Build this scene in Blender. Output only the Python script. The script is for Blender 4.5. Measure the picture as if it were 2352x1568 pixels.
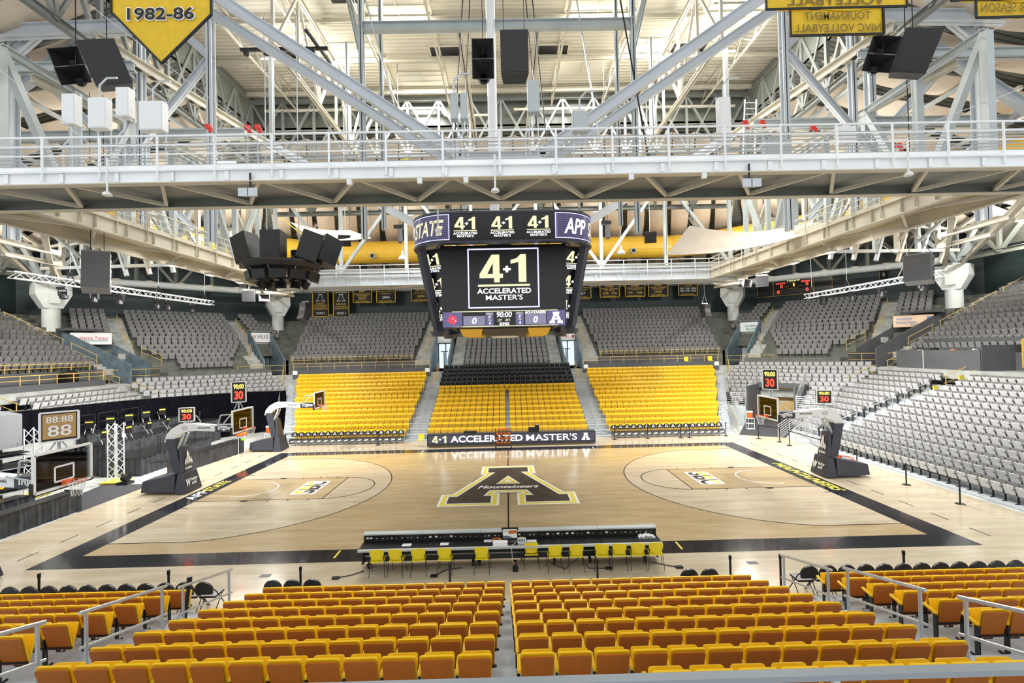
import bpy, math, random
from mathutils import Vector, Matrix
C = bpy.context.scene.collection
SC = bpy.context.scene
for o in list(bpy.data.objects): bpy.data.objects.remove(o)
random.seed(7)
PI = math.pi; rad = math.radians
V = Vector

# ---------------------------------------------------------------- camera
CAM = V((0.104, -23.987, 6.626)); YAW, PIT, ROL, FPX = 0.010, 0.017, -0.022, 1100.61
_f = V((math.sin(YAW)*math.cos(PIT), math.cos(YAW)*math.cos(PIT), math.sin(PIT)))
_r = V((math.cos(YAW), -math.sin(YAW), 0)); _u = _r.cross(_f)
_r2 = _r*math.cos(ROL)+_u*math.sin(ROL); _u2 = -_r*math.sin(ROL)+_u*math.cos(ROL)
cd = bpy.data.cameras.new('camera'); cam = bpy.data.objects.new('camera', cd); C.objects.link(cam)
cd.sensor_width = 36; cd.lens = FPX/2352*36; cd.clip_start = .1; cd.clip_end = 500
cam.matrix_world = Matrix(((_r2.x, _u2.x, -_f.x, CAM.x), (_r2.y, _u2.y, -_f.y, CAM.y), (_r2.z, _u2.z, -_f.z, CAM.z), (0, 0, 0, 1)))
SC.camera = cam
# ---------------------------------------------------------------- world, exposure
W = bpy.data.worlds.new('world'); SC.world = W; W.use_nodes = True
W.node_tree.nodes['Background'].inputs[0].default_value = (.93, .97, 1, 1)
W.node_tree.nodes['Background'].inputs[1].default_value = 1.0
SC.view_settings.view_transform = 'Standard'; SC.view_settings.look = 'None'
SC.view_settings.gamma = 1; SC.view_settings.use_curve_mapping = False
SC.view_settings.exposure = 0.22
def area_light(name, loc, size, power, color=(1, 1, 1), rot=(0, 0, 0), parent=None, size_y=None):
    l = bpy.data.lights.new(name, 'AREA'); l.energy = power; l.color = color; l.size = size
    if size_y: l.shape = 'RECTANGLE'; l.size_y = size_y
    o = bpy.data.objects.new(name, l); C.objects.link(o); o.location = loc; o.rotation_euler = rot
    if parent: o.parent = parent
    return o

# ---------------------------------------------------------------- materials
def M(name, col, rough=.5, metal=0, noise=0, nscale=3, emit=0, spec=.5, coat=0, alpha=1, bump=0):
    m = bpy.data.materials.new(name); m.use_nodes = True; nt = m.node_tree
    b = nt.nodes['Principled BSDF']; c = (*col, 1)
    b.inputs['Base Color'].default_value = c; b.inputs['Roughness'].default_value = rough
    b.inputs['Metallic'].default_value = metal; b.inputs['Specular IOR Level'].default_value = spec
    if coat: b.inputs['Coat Weight'].default_value = coat; b.inputs['Coat Roughness'].default_value = .06
    if emit:
        b.inputs['Emission Color'].default_value = c; b.inputs['Emission Strength'].default_value = emit
        b.inputs['Base Color'].default_value = (.01, .01, .01, 1)
    if alpha < 1: b.inputs['Alpha'].default_value = alpha
    if noise:
        tc = nt.nodes.new('ShaderNodeTexCoord'); n = nt.nodes.new('ShaderNodeTexNoise'); n.inputs['Scale'].default_value = nscale
        n.inputs['Detail'].default_value = 4
        r = nt.nodes.new('ShaderNodeValToRGB')
        lo = tuple(max(0, x*(1-noise)) for x in col); hi = tuple(min(1, x*(1+noise)) for x in col)
        r.color_ramp.elements[0].color = (*lo, 1); r.color_ramp.elements[1].color = (*hi, 1)
        r.color_ramp.elements[0].position = .3; r.color_ramp.elements[1].position = .7
        nt.links.new(tc.outputs['Object'], n.inputs[0]); nt.links.new(n.outputs[0], r.inputs[0]); nt.links.new(r.outputs[0], b.inputs['Base Color'])
        if bump:
            bp = nt.nodes.new('ShaderNodeBump'); bp.inputs['Strength'].default_value = bump; bp.inputs['Distance'].default_value = .02
            nt.links.new(n.outputs[0], bp.inputs['Height']); nt.links.new(bp.outputs[0], b.inputs['Normal'])
    return m
def wood(name, a, b_, rough=.17):
    m = bpy.data.materials.new(name); m.use_nodes = True; nt = m.node_tree; b = nt.nodes['Principled BSDF']
    tc = nt.nodes.new('ShaderNodeTexCoord')
    br = nt.nodes.new('ShaderNodeTexBrick'); br.inputs['Scale'].default_value = 1
    br.inputs['Brick Width'].default_value = 1.1; br.inputs['Row Height'].default_value = .058; br.inputs['Mortar Size'].default_value = .0018
    br.inputs['Color1'].default_value = (*a, 1); br.inputs['Color2'].default_value = (*b_, 1)
    br.inputs['Mortar'].default_value = (*[x*.72 for x in b_], 1); br.offset = .37
    n = nt.nodes.new('ShaderNodeTexNoise'); mp = nt.nodes.new('ShaderNodeMapping'); mp.inputs['Scale'].default_value = (.35, 2.2, 1)
    n.inputs['Scale'].default_value = 1.2; n.inputs['Detail'].default_value = 6
    mx = nt.nodes.new('ShaderNodeMixRGB'); mx.blend_type = 'MULTIPLY'; mx.inputs[0].default_value = 1
    r = nt.nodes.new('ShaderNodeValToRGB'); r.color_ramp.elements[0].color = (.84, .8, .72, 1); r.color_ramp.elements[1].color = (1, 1, 1, 1)
    r.color_ramp.elements[0].position = .32; r.color_ramp.elements[1].position = .62
    L = nt.links.new
    L(tc.outputs['Object'], br.inputs[0]); L(tc.outputs['Object'], mp.inputs[0]); L(mp.outputs[0], n.inputs[0])
    L(n.outputs[0], r.inputs[0]); L(br.outputs[0], mx.inputs[1]); L(r.outputs[0], mx.inputs[2]); L(mx.outputs[0], b.inputs['Base Color'])
    b.inputs['Roughness'].default_value = rough; b.inputs['Coat Weight'].default_value = .4; b.inputs['Coat Roughness'].default_value = .08
    return m
def corr(name, a, b_, axis='X', pitch=.3):
    m = bpy.data.materials.new(name); m.use_nodes = True; nt = m.node_tree; b = nt.nodes['Principled BSDF']
    tc = nt.nodes.new('ShaderNodeTexCoord'); w = nt.nodes.new('ShaderNodeTexWave'); w.wave_type = 'BANDS'; w.bands_direction = axis
    w.inputs['Scale'].default_value = 1/pitch*.314
    r = nt.nodes.new('ShaderNodeValToRGB'); r.color_ramp.elements[0].color = (*a, 1); r.color_ramp.elements[1].color = (*b_, 1)
    r.color_ramp.elements[0].position = .12; r.color_ramp.elements[1].position = .3
    L = nt.links.new; L(tc.outputs['Object'], w.inputs[0]); L(w.outputs['Fac'], r.inputs[0]); L(r.outputs[0], b.inputs['Base Color'])
    bp = nt.nodes.new('ShaderNodeBump'); bp.inputs['Distance'].default_value = .04; L(w.outputs['Fac'], bp.inputs['Height']); L(bp.outputs[0], b.inputs['Normal'])
    b.inputs['Roughness'].default_value = .6
    return m
m_yel = M('yellow plastic', (.92, .54, .008), .38, noise=.05, nscale=8)
m_org = M('orange and painted shell shade', (.47, .125, .002), .45, noise=.08, nscale=6)  # darker orange paints shade onto the rear shells of yellow seats; also orange print
m_gryu = M('mid grey plastic', (.25, .25, .25), .42, noise=.05, nscale=8)
m_gry = M('grey plastic', (.56, .56, .56), .42, noise=.05, nscale=8)
m_gdk = M('dark grey plastic shell', (.14, .135, .13), .5, noise=.06, nscale=6)
m_blk = M('black metal', (.012, .012, .013), .35)
m_blkp = M('black plastic', (.018, .018, .02), .3)
m_tag = M('white tag', (.9, .9, .88), .3)
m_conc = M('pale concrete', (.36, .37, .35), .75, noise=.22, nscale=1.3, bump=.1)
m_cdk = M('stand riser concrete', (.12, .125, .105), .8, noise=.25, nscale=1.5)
m_alu = M('pale metal deck', (.42, .45, .47), .4, .1, noise=.12, nscale=4)
m_pip = M('galvanised pipe', (.62, .64, .66), .28, .6)
m_yp = M('mustard painted pipe', (.66, .45, .12), .4)
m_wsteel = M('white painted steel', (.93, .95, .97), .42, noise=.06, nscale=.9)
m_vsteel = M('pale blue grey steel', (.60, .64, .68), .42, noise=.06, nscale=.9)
m_bsteel = M('mid grey painted steel', (.24, .25, .235), .5, noise=.1, nscale=.8)
m_steel = M('light grey painted steel', (.48, .52, .52), .45, noise=.1, nscale=.8)
m_csteel = M('cream painted steel', (.58, .54, .44), .5, noise=.08, nscale=.8)
m_dsteel = M('dark olive steel', (.16, .17, .145), .55, noise=.15, nscale=.8)  # dark olive tone of the outer trusses, clerestory and rear catwalk web
m_wall = M('dark green wall', (.036, .060, .062), .6, noise=.12, nscale=.5)
m_char = M('charcoal painted wall', (.085, .088, .095), .6, noise=.08, nscale=1)
m_slate = M('slate blue wall', (.13, .18, .21), .55, noise=.3, nscale=2)
m_white = M('white paint', (.85, .86, .86), .4)
m_wht2 = M('white column paint', (.74, .77, .74), .55, noise=.05, nscale=1)
m_fab = M('cream fabric', (.72, .61, .49), .8, noise=.05, nscale=1.2)
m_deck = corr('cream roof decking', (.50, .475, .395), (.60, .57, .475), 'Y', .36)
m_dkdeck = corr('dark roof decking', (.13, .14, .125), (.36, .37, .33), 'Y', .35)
m_duct = M('mustard duct paint', (.80, .50, .05), .4, noise=.05, nscale=1)
m_drape = M('black drape', (.004, .004, .007), .9, noise=.3, nscale=2, spec=.05)
m_gdrape = M('charcoal drape', (.05, .053, .06), .6, spec=.3, noise=.35, nscale=2.5, bump=.4)
m_pad = M('navy black padding', (.05, .055, .075), .42, noise=.12, nscale=3)
m_lwood = wood('light maple', (.63, .545, .41), (.57, .485, .355))
m_twood = wood('honey maple', (.56, .44, .265), (.50, .385, .22))
m_bpaint = M('black court paint', (.014, .014, .02), .16, coat=.4, noise=.4, nscale=5)
m_wpaint = M('white court paint', (.86, .86, .84), .25)
m_ypaint = M('yellow court paint', (.80, .68, .10), .25)
m_apaint = M('charcoal court paint', (.06, .048, .042), .25, noise=.5, nscale=4)
m_orange = M('orange rim paint', (.9, .13, .02), .4)
m_ball = M('basketball leather', (.62, .17, .03), .55, noise=.2, nscale=20)
m_spk = M('black speaker cabinet', (.022, .02, .02), .5, noise=.2, nscale=3)
m_spg = M('grey speaker cabinet', (.20, .20, .21), .4)
m_gold = M('gold banner cloth', (.72, .46, .015), .7, noise=.08, nscale=6)
m_bban = M('black banner cloth', (.012, .012, .014), .7)
m_gtxt = M('gold lettering', (.80, .52, .08), .6)
m_wtxt = M('white lettering', (.9, .9, .9), .5)
m_scr = M('screen black', (.01, .01, .013), .25)
m_e_w = M('lit white pixels', (.95, .95, 1), emit=2.2)
m_e_c = M('lit cream pixels', (.93, .86, .52), emit=1.0)
m_e_y = M('lit yellow pixels', (1, .82, .15), emit=1.6)
m_e_r = M('lit red digits', (1, .04, .02), emit=3.0)
m_e_b = M('lit indigo pixels', (.22, .2, .45), emit=.55)
m_e_l = M('lit lavender pixels', (.55, .53, .85), emit=1.6)
m_e_g = M('lit grey pixels', (.30, .29, .42), emit=.8)
m_e_m = M('lit maroon pixels', (.85, .05, .1), emit=1.0)
m_lamp = M('lamp glass glow', (1, 1, .95), emit=14)
m_sky = M('bright window', (.75, .88, 1), emit=1.0)
m_carp = M('black ribbed mat', (.03, .03, .035), .7, noise=.3, nscale=6)
m_tan = M('tan wall paint', (.52, .33, .12), .6)
m_red = M('red plastic', (.75, .03, .02), .4)
m_cord = M('orange cord', (.8, .25, .08), .5)
m_hose = M('yellow webbing', (.78, .68, .08), .5)
m_net = M('white net cord', (.85, .85, .85), .6)
m_tile = M('ceiling tile', (.58, .56, .49), .8)
def glassmat():
    m = bpy.data.materials.new('clear backboard glass'); m.use_nodes = True; nt = m.node_tree; nt.nodes.clear()
    o = nt.nodes.new('ShaderNodeOutputMaterial'); t = nt.nodes.new('ShaderNodeBsdfTransparent'); g = nt.nodes.new('ShaderNodeBsdfGlossy')
    g.inputs['Roughness'].default_value = .03; t.inputs[0].default_value = (.93, .96, .96, 1)
    f = nt.nodes.new('ShaderNodeFresnel'); f.inputs[0].default_value = 1.5; x = nt.nodes.new('ShaderNodeMixShader')
    nt.links.new(f.outputs[0], x.inputs[0]); nt.links.new(t.outputs[0], x.inputs[1]); nt.links.new(g.outputs[0], x.inputs[2]); nt.links.new(x.outputs[0], o.inputs[0])
    return m
m_glass = glassmat()

# ---------------------------------------------------------------- mesh builder
def basis(d, up=V((0, 0, 1))):
    d = d.normalized(); s = d.cross(up)
    if s.length < 1e-4: s = V((1, 0, 0))
    s.normalize(); return s, s.cross(d).normalized(), d
class MB:
    def __init__(s): s.v = []; s.f = []; s.m = []; s.mats = []; s.cur = 0
    def mat(s, m):
        if m not in s.mats: s.mats.append(m)
        s.cur = s.mats.index(m); return s
    def add(s, vs, fs):
        n = len(s.v); s.v += [tuple(v) for v in vs]; s.f += [tuple(n+i for i in f) for f in fs]; s.m += [s.cur]*len(fs); return s
    def hexa(s, p):  # 8 points: bottom 4 ccw, top 4 ccw
        return s.add(p, [(3, 2, 1, 0), (4, 5, 6, 7), (0, 1, 5, 4), (1, 2, 6, 5), (2, 3, 7, 6), (3, 0, 4, 7)])
    def box(s, a, b):
        x0, y0, z0 = a; x1, y1, z1 = b
        return s.hexa([(x0, y0, z0), (x1, y0, z0), (x1, y1, z0), (x0, y1, z0), (x0, y0, z1), (x1, y0, z1), (x1, y1, z1), (x0, y1, z1)])
    def bar(s, p, q, w, h, up=V((0, 0, 1))):
        p = V(p); q = V(q); a, b, d = basis(q-p, up); a = a*w/2; b = b*h/2
        return s.hexa([p-a-b, p+a-b, p+a+b, p-a+b, q-a-b, q+a-b, q+a+b, q-a+b])
    def ibeam(s, p, q, w, h, t=.03, up=V((0, 0, 1))):
        p = V(p); q = V(q); a, b, d = basis(q-p, up)
        for k in (-1, 1): o = b*k*(h/2-t/2); s.bar(p+o, q+o, w, t, up)
        return s.bar(p, q, t, h, up)
    def tube(s, p, q, r, n=8, r2=None, cap=True):
        p = V(p); q = V(q); a, b, d = basis(q-p); r2 = r if r2 is None else r2; vs = []
        for c, rr in ((p, r), (q, r2)):
            for i in range(n): t = 2*PI*i/n; vs.append(c+a*math.cos(t)*rr+b*math.sin(t)*rr)
        fs = [(i, (i+1) % n, n+(i+1) % n, n+i) for i in range(n)]
        if cap: fs += [tuple(range(n-1, -1, -1)), tuple(range(n, 2*n))]
        return s.add(vs, fs)
    def path(s, pts, r, n=6):
        for i in range(len(pts)-1): s.tube(pts[i], pts[i+1], r, n)
        return s
    def lathe(s, c, prof, n=16, axis='z'):
        vs = []; k = len(prof)
        for (r, h) in prof:
            for i in range(n):
                t = 2*PI*i/n; x, y = r*math.cos(t), r*math.sin(t)
                vs.append(V(c)+(V((x, y, h)) if axis == 'z' else V((x, h, y)) if axis == 'y' else V((h, x, y))))
        fs = [(j*n+i, j*n+(i+1) % n, (j+1)*n+(i+1) % n, (j+1)*n+i) for j in range(k-1) for i in range(n)]
        fs += [tuple(range(n-1, -1, -1)), tuple(range((k-1)*n, k*n))]
        return s.add(vs, fs)
    def prism(s, poly, o, ex, ey, t):  # polygon in plane (ex,ey) at o, thickness t along normal
        o = V(o); ex = V(ex); ey = V(ey); nn = ex.cross(ey).normalized()*t; n = len(poly)
        a = [o+ex*x+ey*y for x, y in poly]; vs = a+[p+nn for p in a]
        return s.add(vs, [tuple(range(n-1, -1, -1)), tuple(range(n, 2*n))]+[(i, (i+1) % n, n+(i+1) % n, n+i) for i in range(n)])
    def quad(s, *p): return s.add(p, [tuple(range(len(p)))])
    def merge(s, o, mtx):
        base = [];
        for m in o.mats:
            if m not in s.mats: s.mats.append(m)
            base.append(s.mats.index(m))
        n = len(s.v); s.v += [tuple(mtx @ V(v)) for v in o.v]; s.f += [tuple(n+i for i in f) for f in o.f]; s.m += [base[i] for i in o.m]
    def build(s, name, mat=None, parent=None, world=False, smooth=False, off=None):
        me = bpy.data.meshes.new(name); vs = s.v
        if world and parent is not None:
            l = parent.location if parent.parent is None else parent.location+parent.parent.location
            vs = [(v[0]-l.x, v[1]-l.y, v[2]-l.z) for v in vs]
        if off is not None: vs = [(v[0]-off[0], v[1]-off[1], v[2]-off[2]) for v in vs]
        me.from_pydata(vs, [], s.f)
        mats = s.mats if s.mats else [mat]
        for m in mats: me.materials.append(m)
        if s.mats: me.polygons.foreach_set('material_index', s.m)
        if smooth: me.polygons.foreach_set('use_smooth', [True]*len(s.f))
        me.update(); o = bpy.data.objects.new(name, me); C.objects.link(o)
        if parent is not None: o.parent = parent
        if off is not None: o.location = off
        return o
def world_part(mb, name, mat, parent):
    o = mb.build(name, mat); o.parent = parent
    o.matrix_parent_inverse = Matrix.LocRotScale(parent.location, parent.rotation_euler, None).inverted(); return o
def tag(o, label, cat, group=None, kind=None):
    if label: o['label'] = label
    if cat: o['category'] = cat
    if group: o['group'] = group
    if kind: o['kind'] = kind
    return o
def thing(name, label, cat, loc=(0, 0, 0), rz=0, group=None):
    o = bpy.data.objects.new(name, None); C.objects.link(o); o.location = loc; o.rotation_euler = (0, 0, rz); o.empty_display_size = .2
    return tag(o, label, cat, group)
def solo(mb, name, mat, label, cat, group=None, kind=None, smooth=False, off=None):
    return tag(mb.build(name, mat, smooth=smooth, off=off), label, cat, group, kind)
def struct(mb, name, mat): o = mb.build(name, mat); o['kind'] = 'structure'; return o
def copy_tree(o, parent=None):
    c = o.copy(); C.objects.link(c)
    if parent is not None: c.parent = parent
    for ch in o.children: copy_tree(ch, c)
    return c
_tc = {}
def text(s, w, h, c, ex, ey, mat, parent=None, name='lettering', bold=.02, shear=0, mirror=False, world=True, off=.006, space=1):
    key = (s, bold, shear, space)
    if key not in _tc:
        cu = bpy.data.curves.new('t', 'FONT'); cu.body = s; cu.size = 1; cu.offset = bold; cu.shear = shear; cu.align_x = 'CENTER'; cu.resolution_u = 3
        cu.space_line = .85; cu.space_character = space
        to = bpy.data.objects.new('t', cu); me = bpy.data.meshes.new_from_object(to)
        _tc[key] = ([v.co.copy() for v in me.vertices], [tuple(p.vertices) for p in me.polygons])
        bpy.data.objects.remove(to); bpy.data.meshes.remove(me)
    vs, fs = _tc[key]
    x0 = min(v.x for v in vs); x1 = max(v.x for v in vs); y0 = min(v.y for v in vs); y1 = max(v.y for v in vs)
    ex = V(ex).normalized(); ey = V(ey).normalized(); nn = ex.cross(ey); c = V(c)+nn*off
    sx = w/(x1-x0)*(-1 if mirror else 1); sy = (h/(y1-y0)) if h else abs(sx)
    P = [c+ex*((v.x-(x0+x1)/2)*sx)+ey*((v.y-(y0+y1)/2)*sy) for v in vs]
    mb = MB(); mb.add(P, fs); return mb.build(name, mat, parent, world=world)
X_, Y_, Z_ = V((1, 0, 0)), V((0, 1, 0)), V((0, 0, 1))
# block letter A: outline polygons, unit height 1, width ~1.17, origin at centre bottom
def lettA(g):   # g = outward grow for outlines
    return [(-.585-g, -g), (-.585-g+.0, .2+g*.7), (-.44-g*.6, .2+g), (-.205-g*1.1, .80-g), (-.27-g, .80-g), (-.27-g, 1+g), (.27+g, 1+g), (.27+g, .80-g), (.205+g*1.1, .80-g), (.44+g*.6, .2+g), (.585+g, .2+g*.7), (.585+g, -g), (.10-g, -g), (.10-g, .2+g*.6), (.18-g*.2, .2+g*.6), (.155-g, .30-g), (-.155+g, .30-g), (-.18+g*.2, .2+g*.6), (-.10+g, .2+g*.6), (-.10+g, -g)]
def emblemA(c, ex, ey, h, mat, parent, hole=None, name='emblem', g=0, off=.006, world=True):
    ex = V(ex).normalized(); ey = V(ey).normalized(); nn = ex.cross(ey); mb = MB(); c = V(c)+nn*off
    L = [(-.585, 0), (-.585, .2), (-.45, .2), (-.2, .82), (-.28, .82), (-.28, 1), (.28, 1), (.28, .82), (.2, .82), (.45, .2), (.585, .2), (.585, 0), (.1, 0), (.1, .2), (.19, .2), (.15, .31), (-.15, .31), (-.19, .2), (-.1, .2), (-.1, 0)]
    # split in convex-ish pieces so the counter stays open
    pcs = [[(-.585, 0), (-.1, 0), (-.1, .2), (-.585, .2)], [(.1, 0), (.585, 0), (.585, .2), (.1, .2)], [(-.28, .82), (.28, .82), (.28, 1), (-.28, 1)],
           [(-.45, .2), (-.19, .2), (-.15, .31), (-.1, .46), (0, .78), (0, .82), (-.2, .82)], [(.45, .2), (.2, .82), (0, .82), (0, .78), (.1, .46), (.15, .31), (.19, .2)], [(-.15, .31), (.15, .31), (.1, .46), (-.1, .46)]]
    for p in pcs:
        mb.quad(*[c+ex*(x*h)+ey*(y*h) for x, y in p])
    return mb.build(name, mat, parent, world=world)
# ================================================================ floor and court
m_ = .3048; CW, CH = 94*m_/2, 50*m_/2
b = MB(); b.box((-48, -34, -.3), (48, 40, -.012)); struct(b, 'floor', m_conc)
court = thing('basketball_court', 'glossy maple basketball court with a black border band and large letter emblem', 'court', (0, 0, -.012))
b = MB(); b.box((-18.6, -12.2, -.012), (19.5, 11.6, 0)); b.build('playing_surface', m_lwood, court, world=True)
def flat(pts, z): return [(x, y, z) for x, y in pts]
def band(mb, x0, y0, x1, y1, t, z, outw=True):
    o = t if outw else 0; i = 0 if outw else t
    X0, Y0, X1, Y1 = x0-o, y0-o, x1+o, y1+o; a0, b0, a1, b1 = x0+i, y0+i, x1-i, y1-i
    mb.quad((X0, Y0, z), (X1, Y0, z), (a1, b0, z), (a0, b0, z)); mb.quad((X1, Y0, z), (X1, Y1, z), (a1, b1, z), (a1, b0, z))
    mb.quad((X1, Y1, z), (X0, Y1, z), (a0, b1, z), (a1, b1, z)); mb.quad((X0, Y1, z), (X0, Y0, z), (a0, b0, z), (a0, b1, z))
R3 = 22.1458*m_; HX = CW-5.25*m_; YC = CH-3.344*m_; XK = HX-math.sqrt(R3*R3-YC*YC)
def arc3(sx, r=R3, n=48):
    a = math.asin(min(1, YC/R3)); pts = [(sx*CW, -(YC if r == R3 else r))]
    t0 = a
    return [(sx*(HX-r*math.cos(t)), r*math.sin(t)) for t in [(-t0+2*t0*i/n) for i in range(n+1)]]
# honey stain everywhere inside the lines except inside the arcs
b = MB(); arcL = arc3(-1); arcR = arc3(1)
poly = [(-CW, -CH), (CW, -CH), (CW, -YC)]+arcR+[(CW, YC), (CW, CH), (-CW, CH), (-CW, YC)]+arcL[::-1]+[(-CW, -YC)]
mid = []
for i in range(len(arcR)-1):   # strips between arcs so faces stay simple
    b.quad((arcL[i][0], arcL[i][1], .002), (arcR[i][0], arcR[i][1], .002), (arcR[i+1][0], arcR[i+1][1], .002), (arcL[i+1][0], arcL[i+1][1], .002))
b.quad((-CW, -CH, .002), (CW, -CH, .002), (CW, -YC, .002), (-CW, -YC, .002)); b.quad((-CW, YC, .002), (CW, YC, .002), (CW, CH, .002), (-CW, CH, .002))
for s in (-1, 1): b.quad((s*CW, -6*m_, .002), (s*CW, 6*m_, .002), (s*(CW-19*m_), 6*m_, .002), (s*(CW-19*m_), -6*m_, .002))
b.build('honey_stain', m_twood, court, world=True)
b = MB(); band(b, -CW-.06, -CH-.06, CW+.06, CH+.06, .9, .004); b.build('border_band', m_bpaint, court, world=True)
b = MB(); band(b, -CW, -CH, CW, CH, .06, .004); b.build('boundary_line', m_bpaint, court, world=True)
def strip(mb, pts, w, z):
    n = len(pts); L = []; Rr = []
    for i, p in enumerate(pts):
        a = V((*pts[max(0, i-1)], 0)); c = V((*pts[min(n-1, i+1)], 0)); d = (c-a).normalized(); s = V((-d.y, d.x, 0))*w/2
        L.append((p[0]+s.x, p[1]+s.y, z)); Rr.append((p[0]-s.x, p[1]-s.y, z))
    for i in range(n-1): mb.quad(L[i], Rr[i], Rr[i+1], L[i+1])
for s in (-1, 1):
    b = MB(); strip(b, [(s*CW, -YC), (s*XK, -YC)], .05, .006)
    strip(b, arc3(s), .05, .006); strip(b, [(s*XK, YC), (s*CW, YC)], .05, .006); b.build('three_point_line', m_bpaint, court, world=True)
    b = MB(); F = CW-19*m_; K = 6*m_
    for y in (-K, K): strip(b, [(s*CW, y), (s*F, y)], .05, .006)
    strip(b, [(s*F, -K), (s*F, K)], .05, .006)
    strip(b, [(s*(F-K*math.cos(t)), K*math.sin(t)) for t in [-PI/2+PI*i/24 for i in range(25)]], .05, .006)
    for y in (-1, 1):
        b.quad((s*(CW-7*m_), y*K, .006), (s*(CW-8*m_), y*K, .006), (s*(CW-8*m_), y*(K+.2), .006), (s*(CW-7*m_), y*(K+.2), .006))
        for d in (11, 14, 17): strip(b, [(s*(CW-d*m_), y*K), (s*(CW-d*m_), y*(K+.2))], .05, .006)
        strip(b, [(s*CW, y*(K+3*m_)), (s*(CW-.3), y*(K+3*m_))], .05, .006)
    b.build('key_line', m_bpaint, court, world=True)
    b = MB(); r = 4*m_; strip(b, [(s*(CW-4*m_), -r), (s*HX, -r)]+[(s*(HX-r*math.cos(t)), r*math.sin(t)) for t in [-PI/2+PI*i/20 for i in range(1, 20)]]+[(s*HX, r), (s*(CW-4*m_), r)], .06, .006)
    b.build('restricted_arc', m_wpaint, court, world=True)
    y = -7.52
    while y < 10: b = MB(); strip(b, [(s*16.24, y-.37), (s*16.24, y+.37)], .05, .003); y += 1.525; b.build('dashed_line', m_bpaint, court, world=True)
    for y in (-8.0, 7.9): bb = MB(); strip(bb, [(s*5.66, y-.3), (s*5.66, y+.3)], .07, .007); bb.build('coaching_box_mark', m_ypaint if y < 0 else m_wpaint, court, world=True)
b = MB(); strip(b, [(0, -CH), (0, CH)], .06, .006)
strip(b, [(6*m_*math.cos(t), 6*m_*math.sin(t)) for t in [2*PI*i/48 for i in range(49)]], .05, .006); b.build('centre_line', m_bpaint, court, world=True)
blkA = [(-2.69, -3.07), (-.78, -3.07), (-.78, -2.09), (-1.14, -2.09), (-.88, -1.23), (.88, -1.23), (1.14, -2.09), (.78, -2.09), (.78, -3.07), (2.69, -3.07), (2.69, -2.11), (2.31, -2.11), (.69, 2.07), (1.08, 2.07), (1.08, 3.04), (-1.08, 3.04), (-1.08, 2.07), (-.69, 2.07), (-2.31, -2.11), (-2.69, -2.11)]
def offs(poly, d):
    n = len(poly); out = []
    for i in range(n):
        p0, p, p1 = V(poly[i-1]), V(poly[i]), V(poly[(i+1) % n]); a = (p-p0).normalized(); c = (p1-p).normalized()
        na = V((a.y, -a.x)); nc = V((c.y, -c.x)); m = na+nc; k = d/max(.28, (1+na.dot(nc))); q = p+m*k; out.append((q.x, q.y))
    return out
from mathutils.geometry import tessellate_polygon
def fillpoly(mb, loops, z):
    vs = [V((x, y, 0)) for l in loops for x, y in l]; tr = tessellate_polygon([[V((x, y, 0)) for x, y in l] for l in loops])
    mb.add([(v.x, v.y, z) for v in vs], [tuple(t) for t in tr])
emb = bpy.data.objects.new('centre_emblem', None); C.objects.link(emb); emb.parent = court
def addf(name, poly, z, mat):
    b = MB(); fillpoly(b, [poly], z)
    o = b.build(name, mat, emb, world=False); o.location = (0, 0, .012); return o
addf('white_outline', offs(blkA, .38), .008, m_wpaint); addf('gold_outline', offs(blkA, .27), .010, m_ypaint)
addf('inner_white_outline', offs(blkA, .08), .012, m_wpaint); addf('charcoal_letter', blkA, .014, m_apaint)
tri = [(-.6, -.2), (.6, -.2), (0, 1.35)]
addf('counter_outline', tri, .016, m_wpaint); addf('counter_gold', offs(tri, -.1), .018, m_ypaint); addf('counter_white', offs(tri, -.27), .020, m_wpaint)
text('Mountaineers', 2.95, .52, (0, -.72, .022), X_, Y_, m_wpaint, emb, 'script_lettering', .03, .35, world=True, off=0)
text('APP', 1.42, .52, (-14.88, -.83, .008), Y_, -X_, m_wpaint, court, 'baseline_lettering', .025, .15, off=0)
text('STATE', 1.85, .52, (-14.88, .78, .008), Y_, -X_, m_ypaint, court, 'baseline_lettering', .025, .15, off=0)
text('MOUNTAINEERS', 5.2, .52, (14.88, 0, .008), -Y_, X_, m_ypaint, court, 'baseline_lettering', .025, .3, off=0)
for s in (-1, 1):
    ex, ey = (Y_, -X_) if s < 0 else (-Y_, X_)
    c = V((s*9.8, .03, .008))
    for i, ch in enumerate('SBC'):
        cc = c+ex*(i-1)*.74
        bb = MB(); pts = [(-.40, -.5), (.34, -.5), (.42, -.42), (.42, .42), (.34, .5), (-.34, .5), (-.42, .42), (-.42, -.42)]
        bb.quad(*[cc+ex*x+ey*(y*1.18) for x, y in pts]); bb.build('conference_emblem', m_wpaint, court, world=True)
        o = text(ch, .6, .95, cc, ex, ey, m_bpaint, court, 'conference_letter', .03, 0, off=.002)
        # the upper half of each letter is gold
        import bmesh
        bm = bmesh.new(); bm.from_mesh(o.data); co = cc-V((0, 0, -.012))
        g = bmesh.ops.bisect_plane(bm, geom=bm.verts[:]+bm.edges[:]+bm.faces[:], plane_co=(cc.x, cc.y, 0), plane_no=ey)
        o.data.materials.append(m_ypaint)
        for f in bm.faces:
            if (f.calc_center_median()-V((cc.x, cc.y, 0))).dot(ey) > 0: f.material_index = 1
        bm.to_mesh(o.data); bm.free()
for x, y in ((-7.31, -9.4), (7.4, -9.4)): b = MB(); b.quad((x-.16, y-.1, .004), (x+.16, y-.1, .004), (x+.16, y+.1, .004), (x-.16, y+.1, .004)); b.build('floor_hatch', m_pad, court, world=True)
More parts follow.
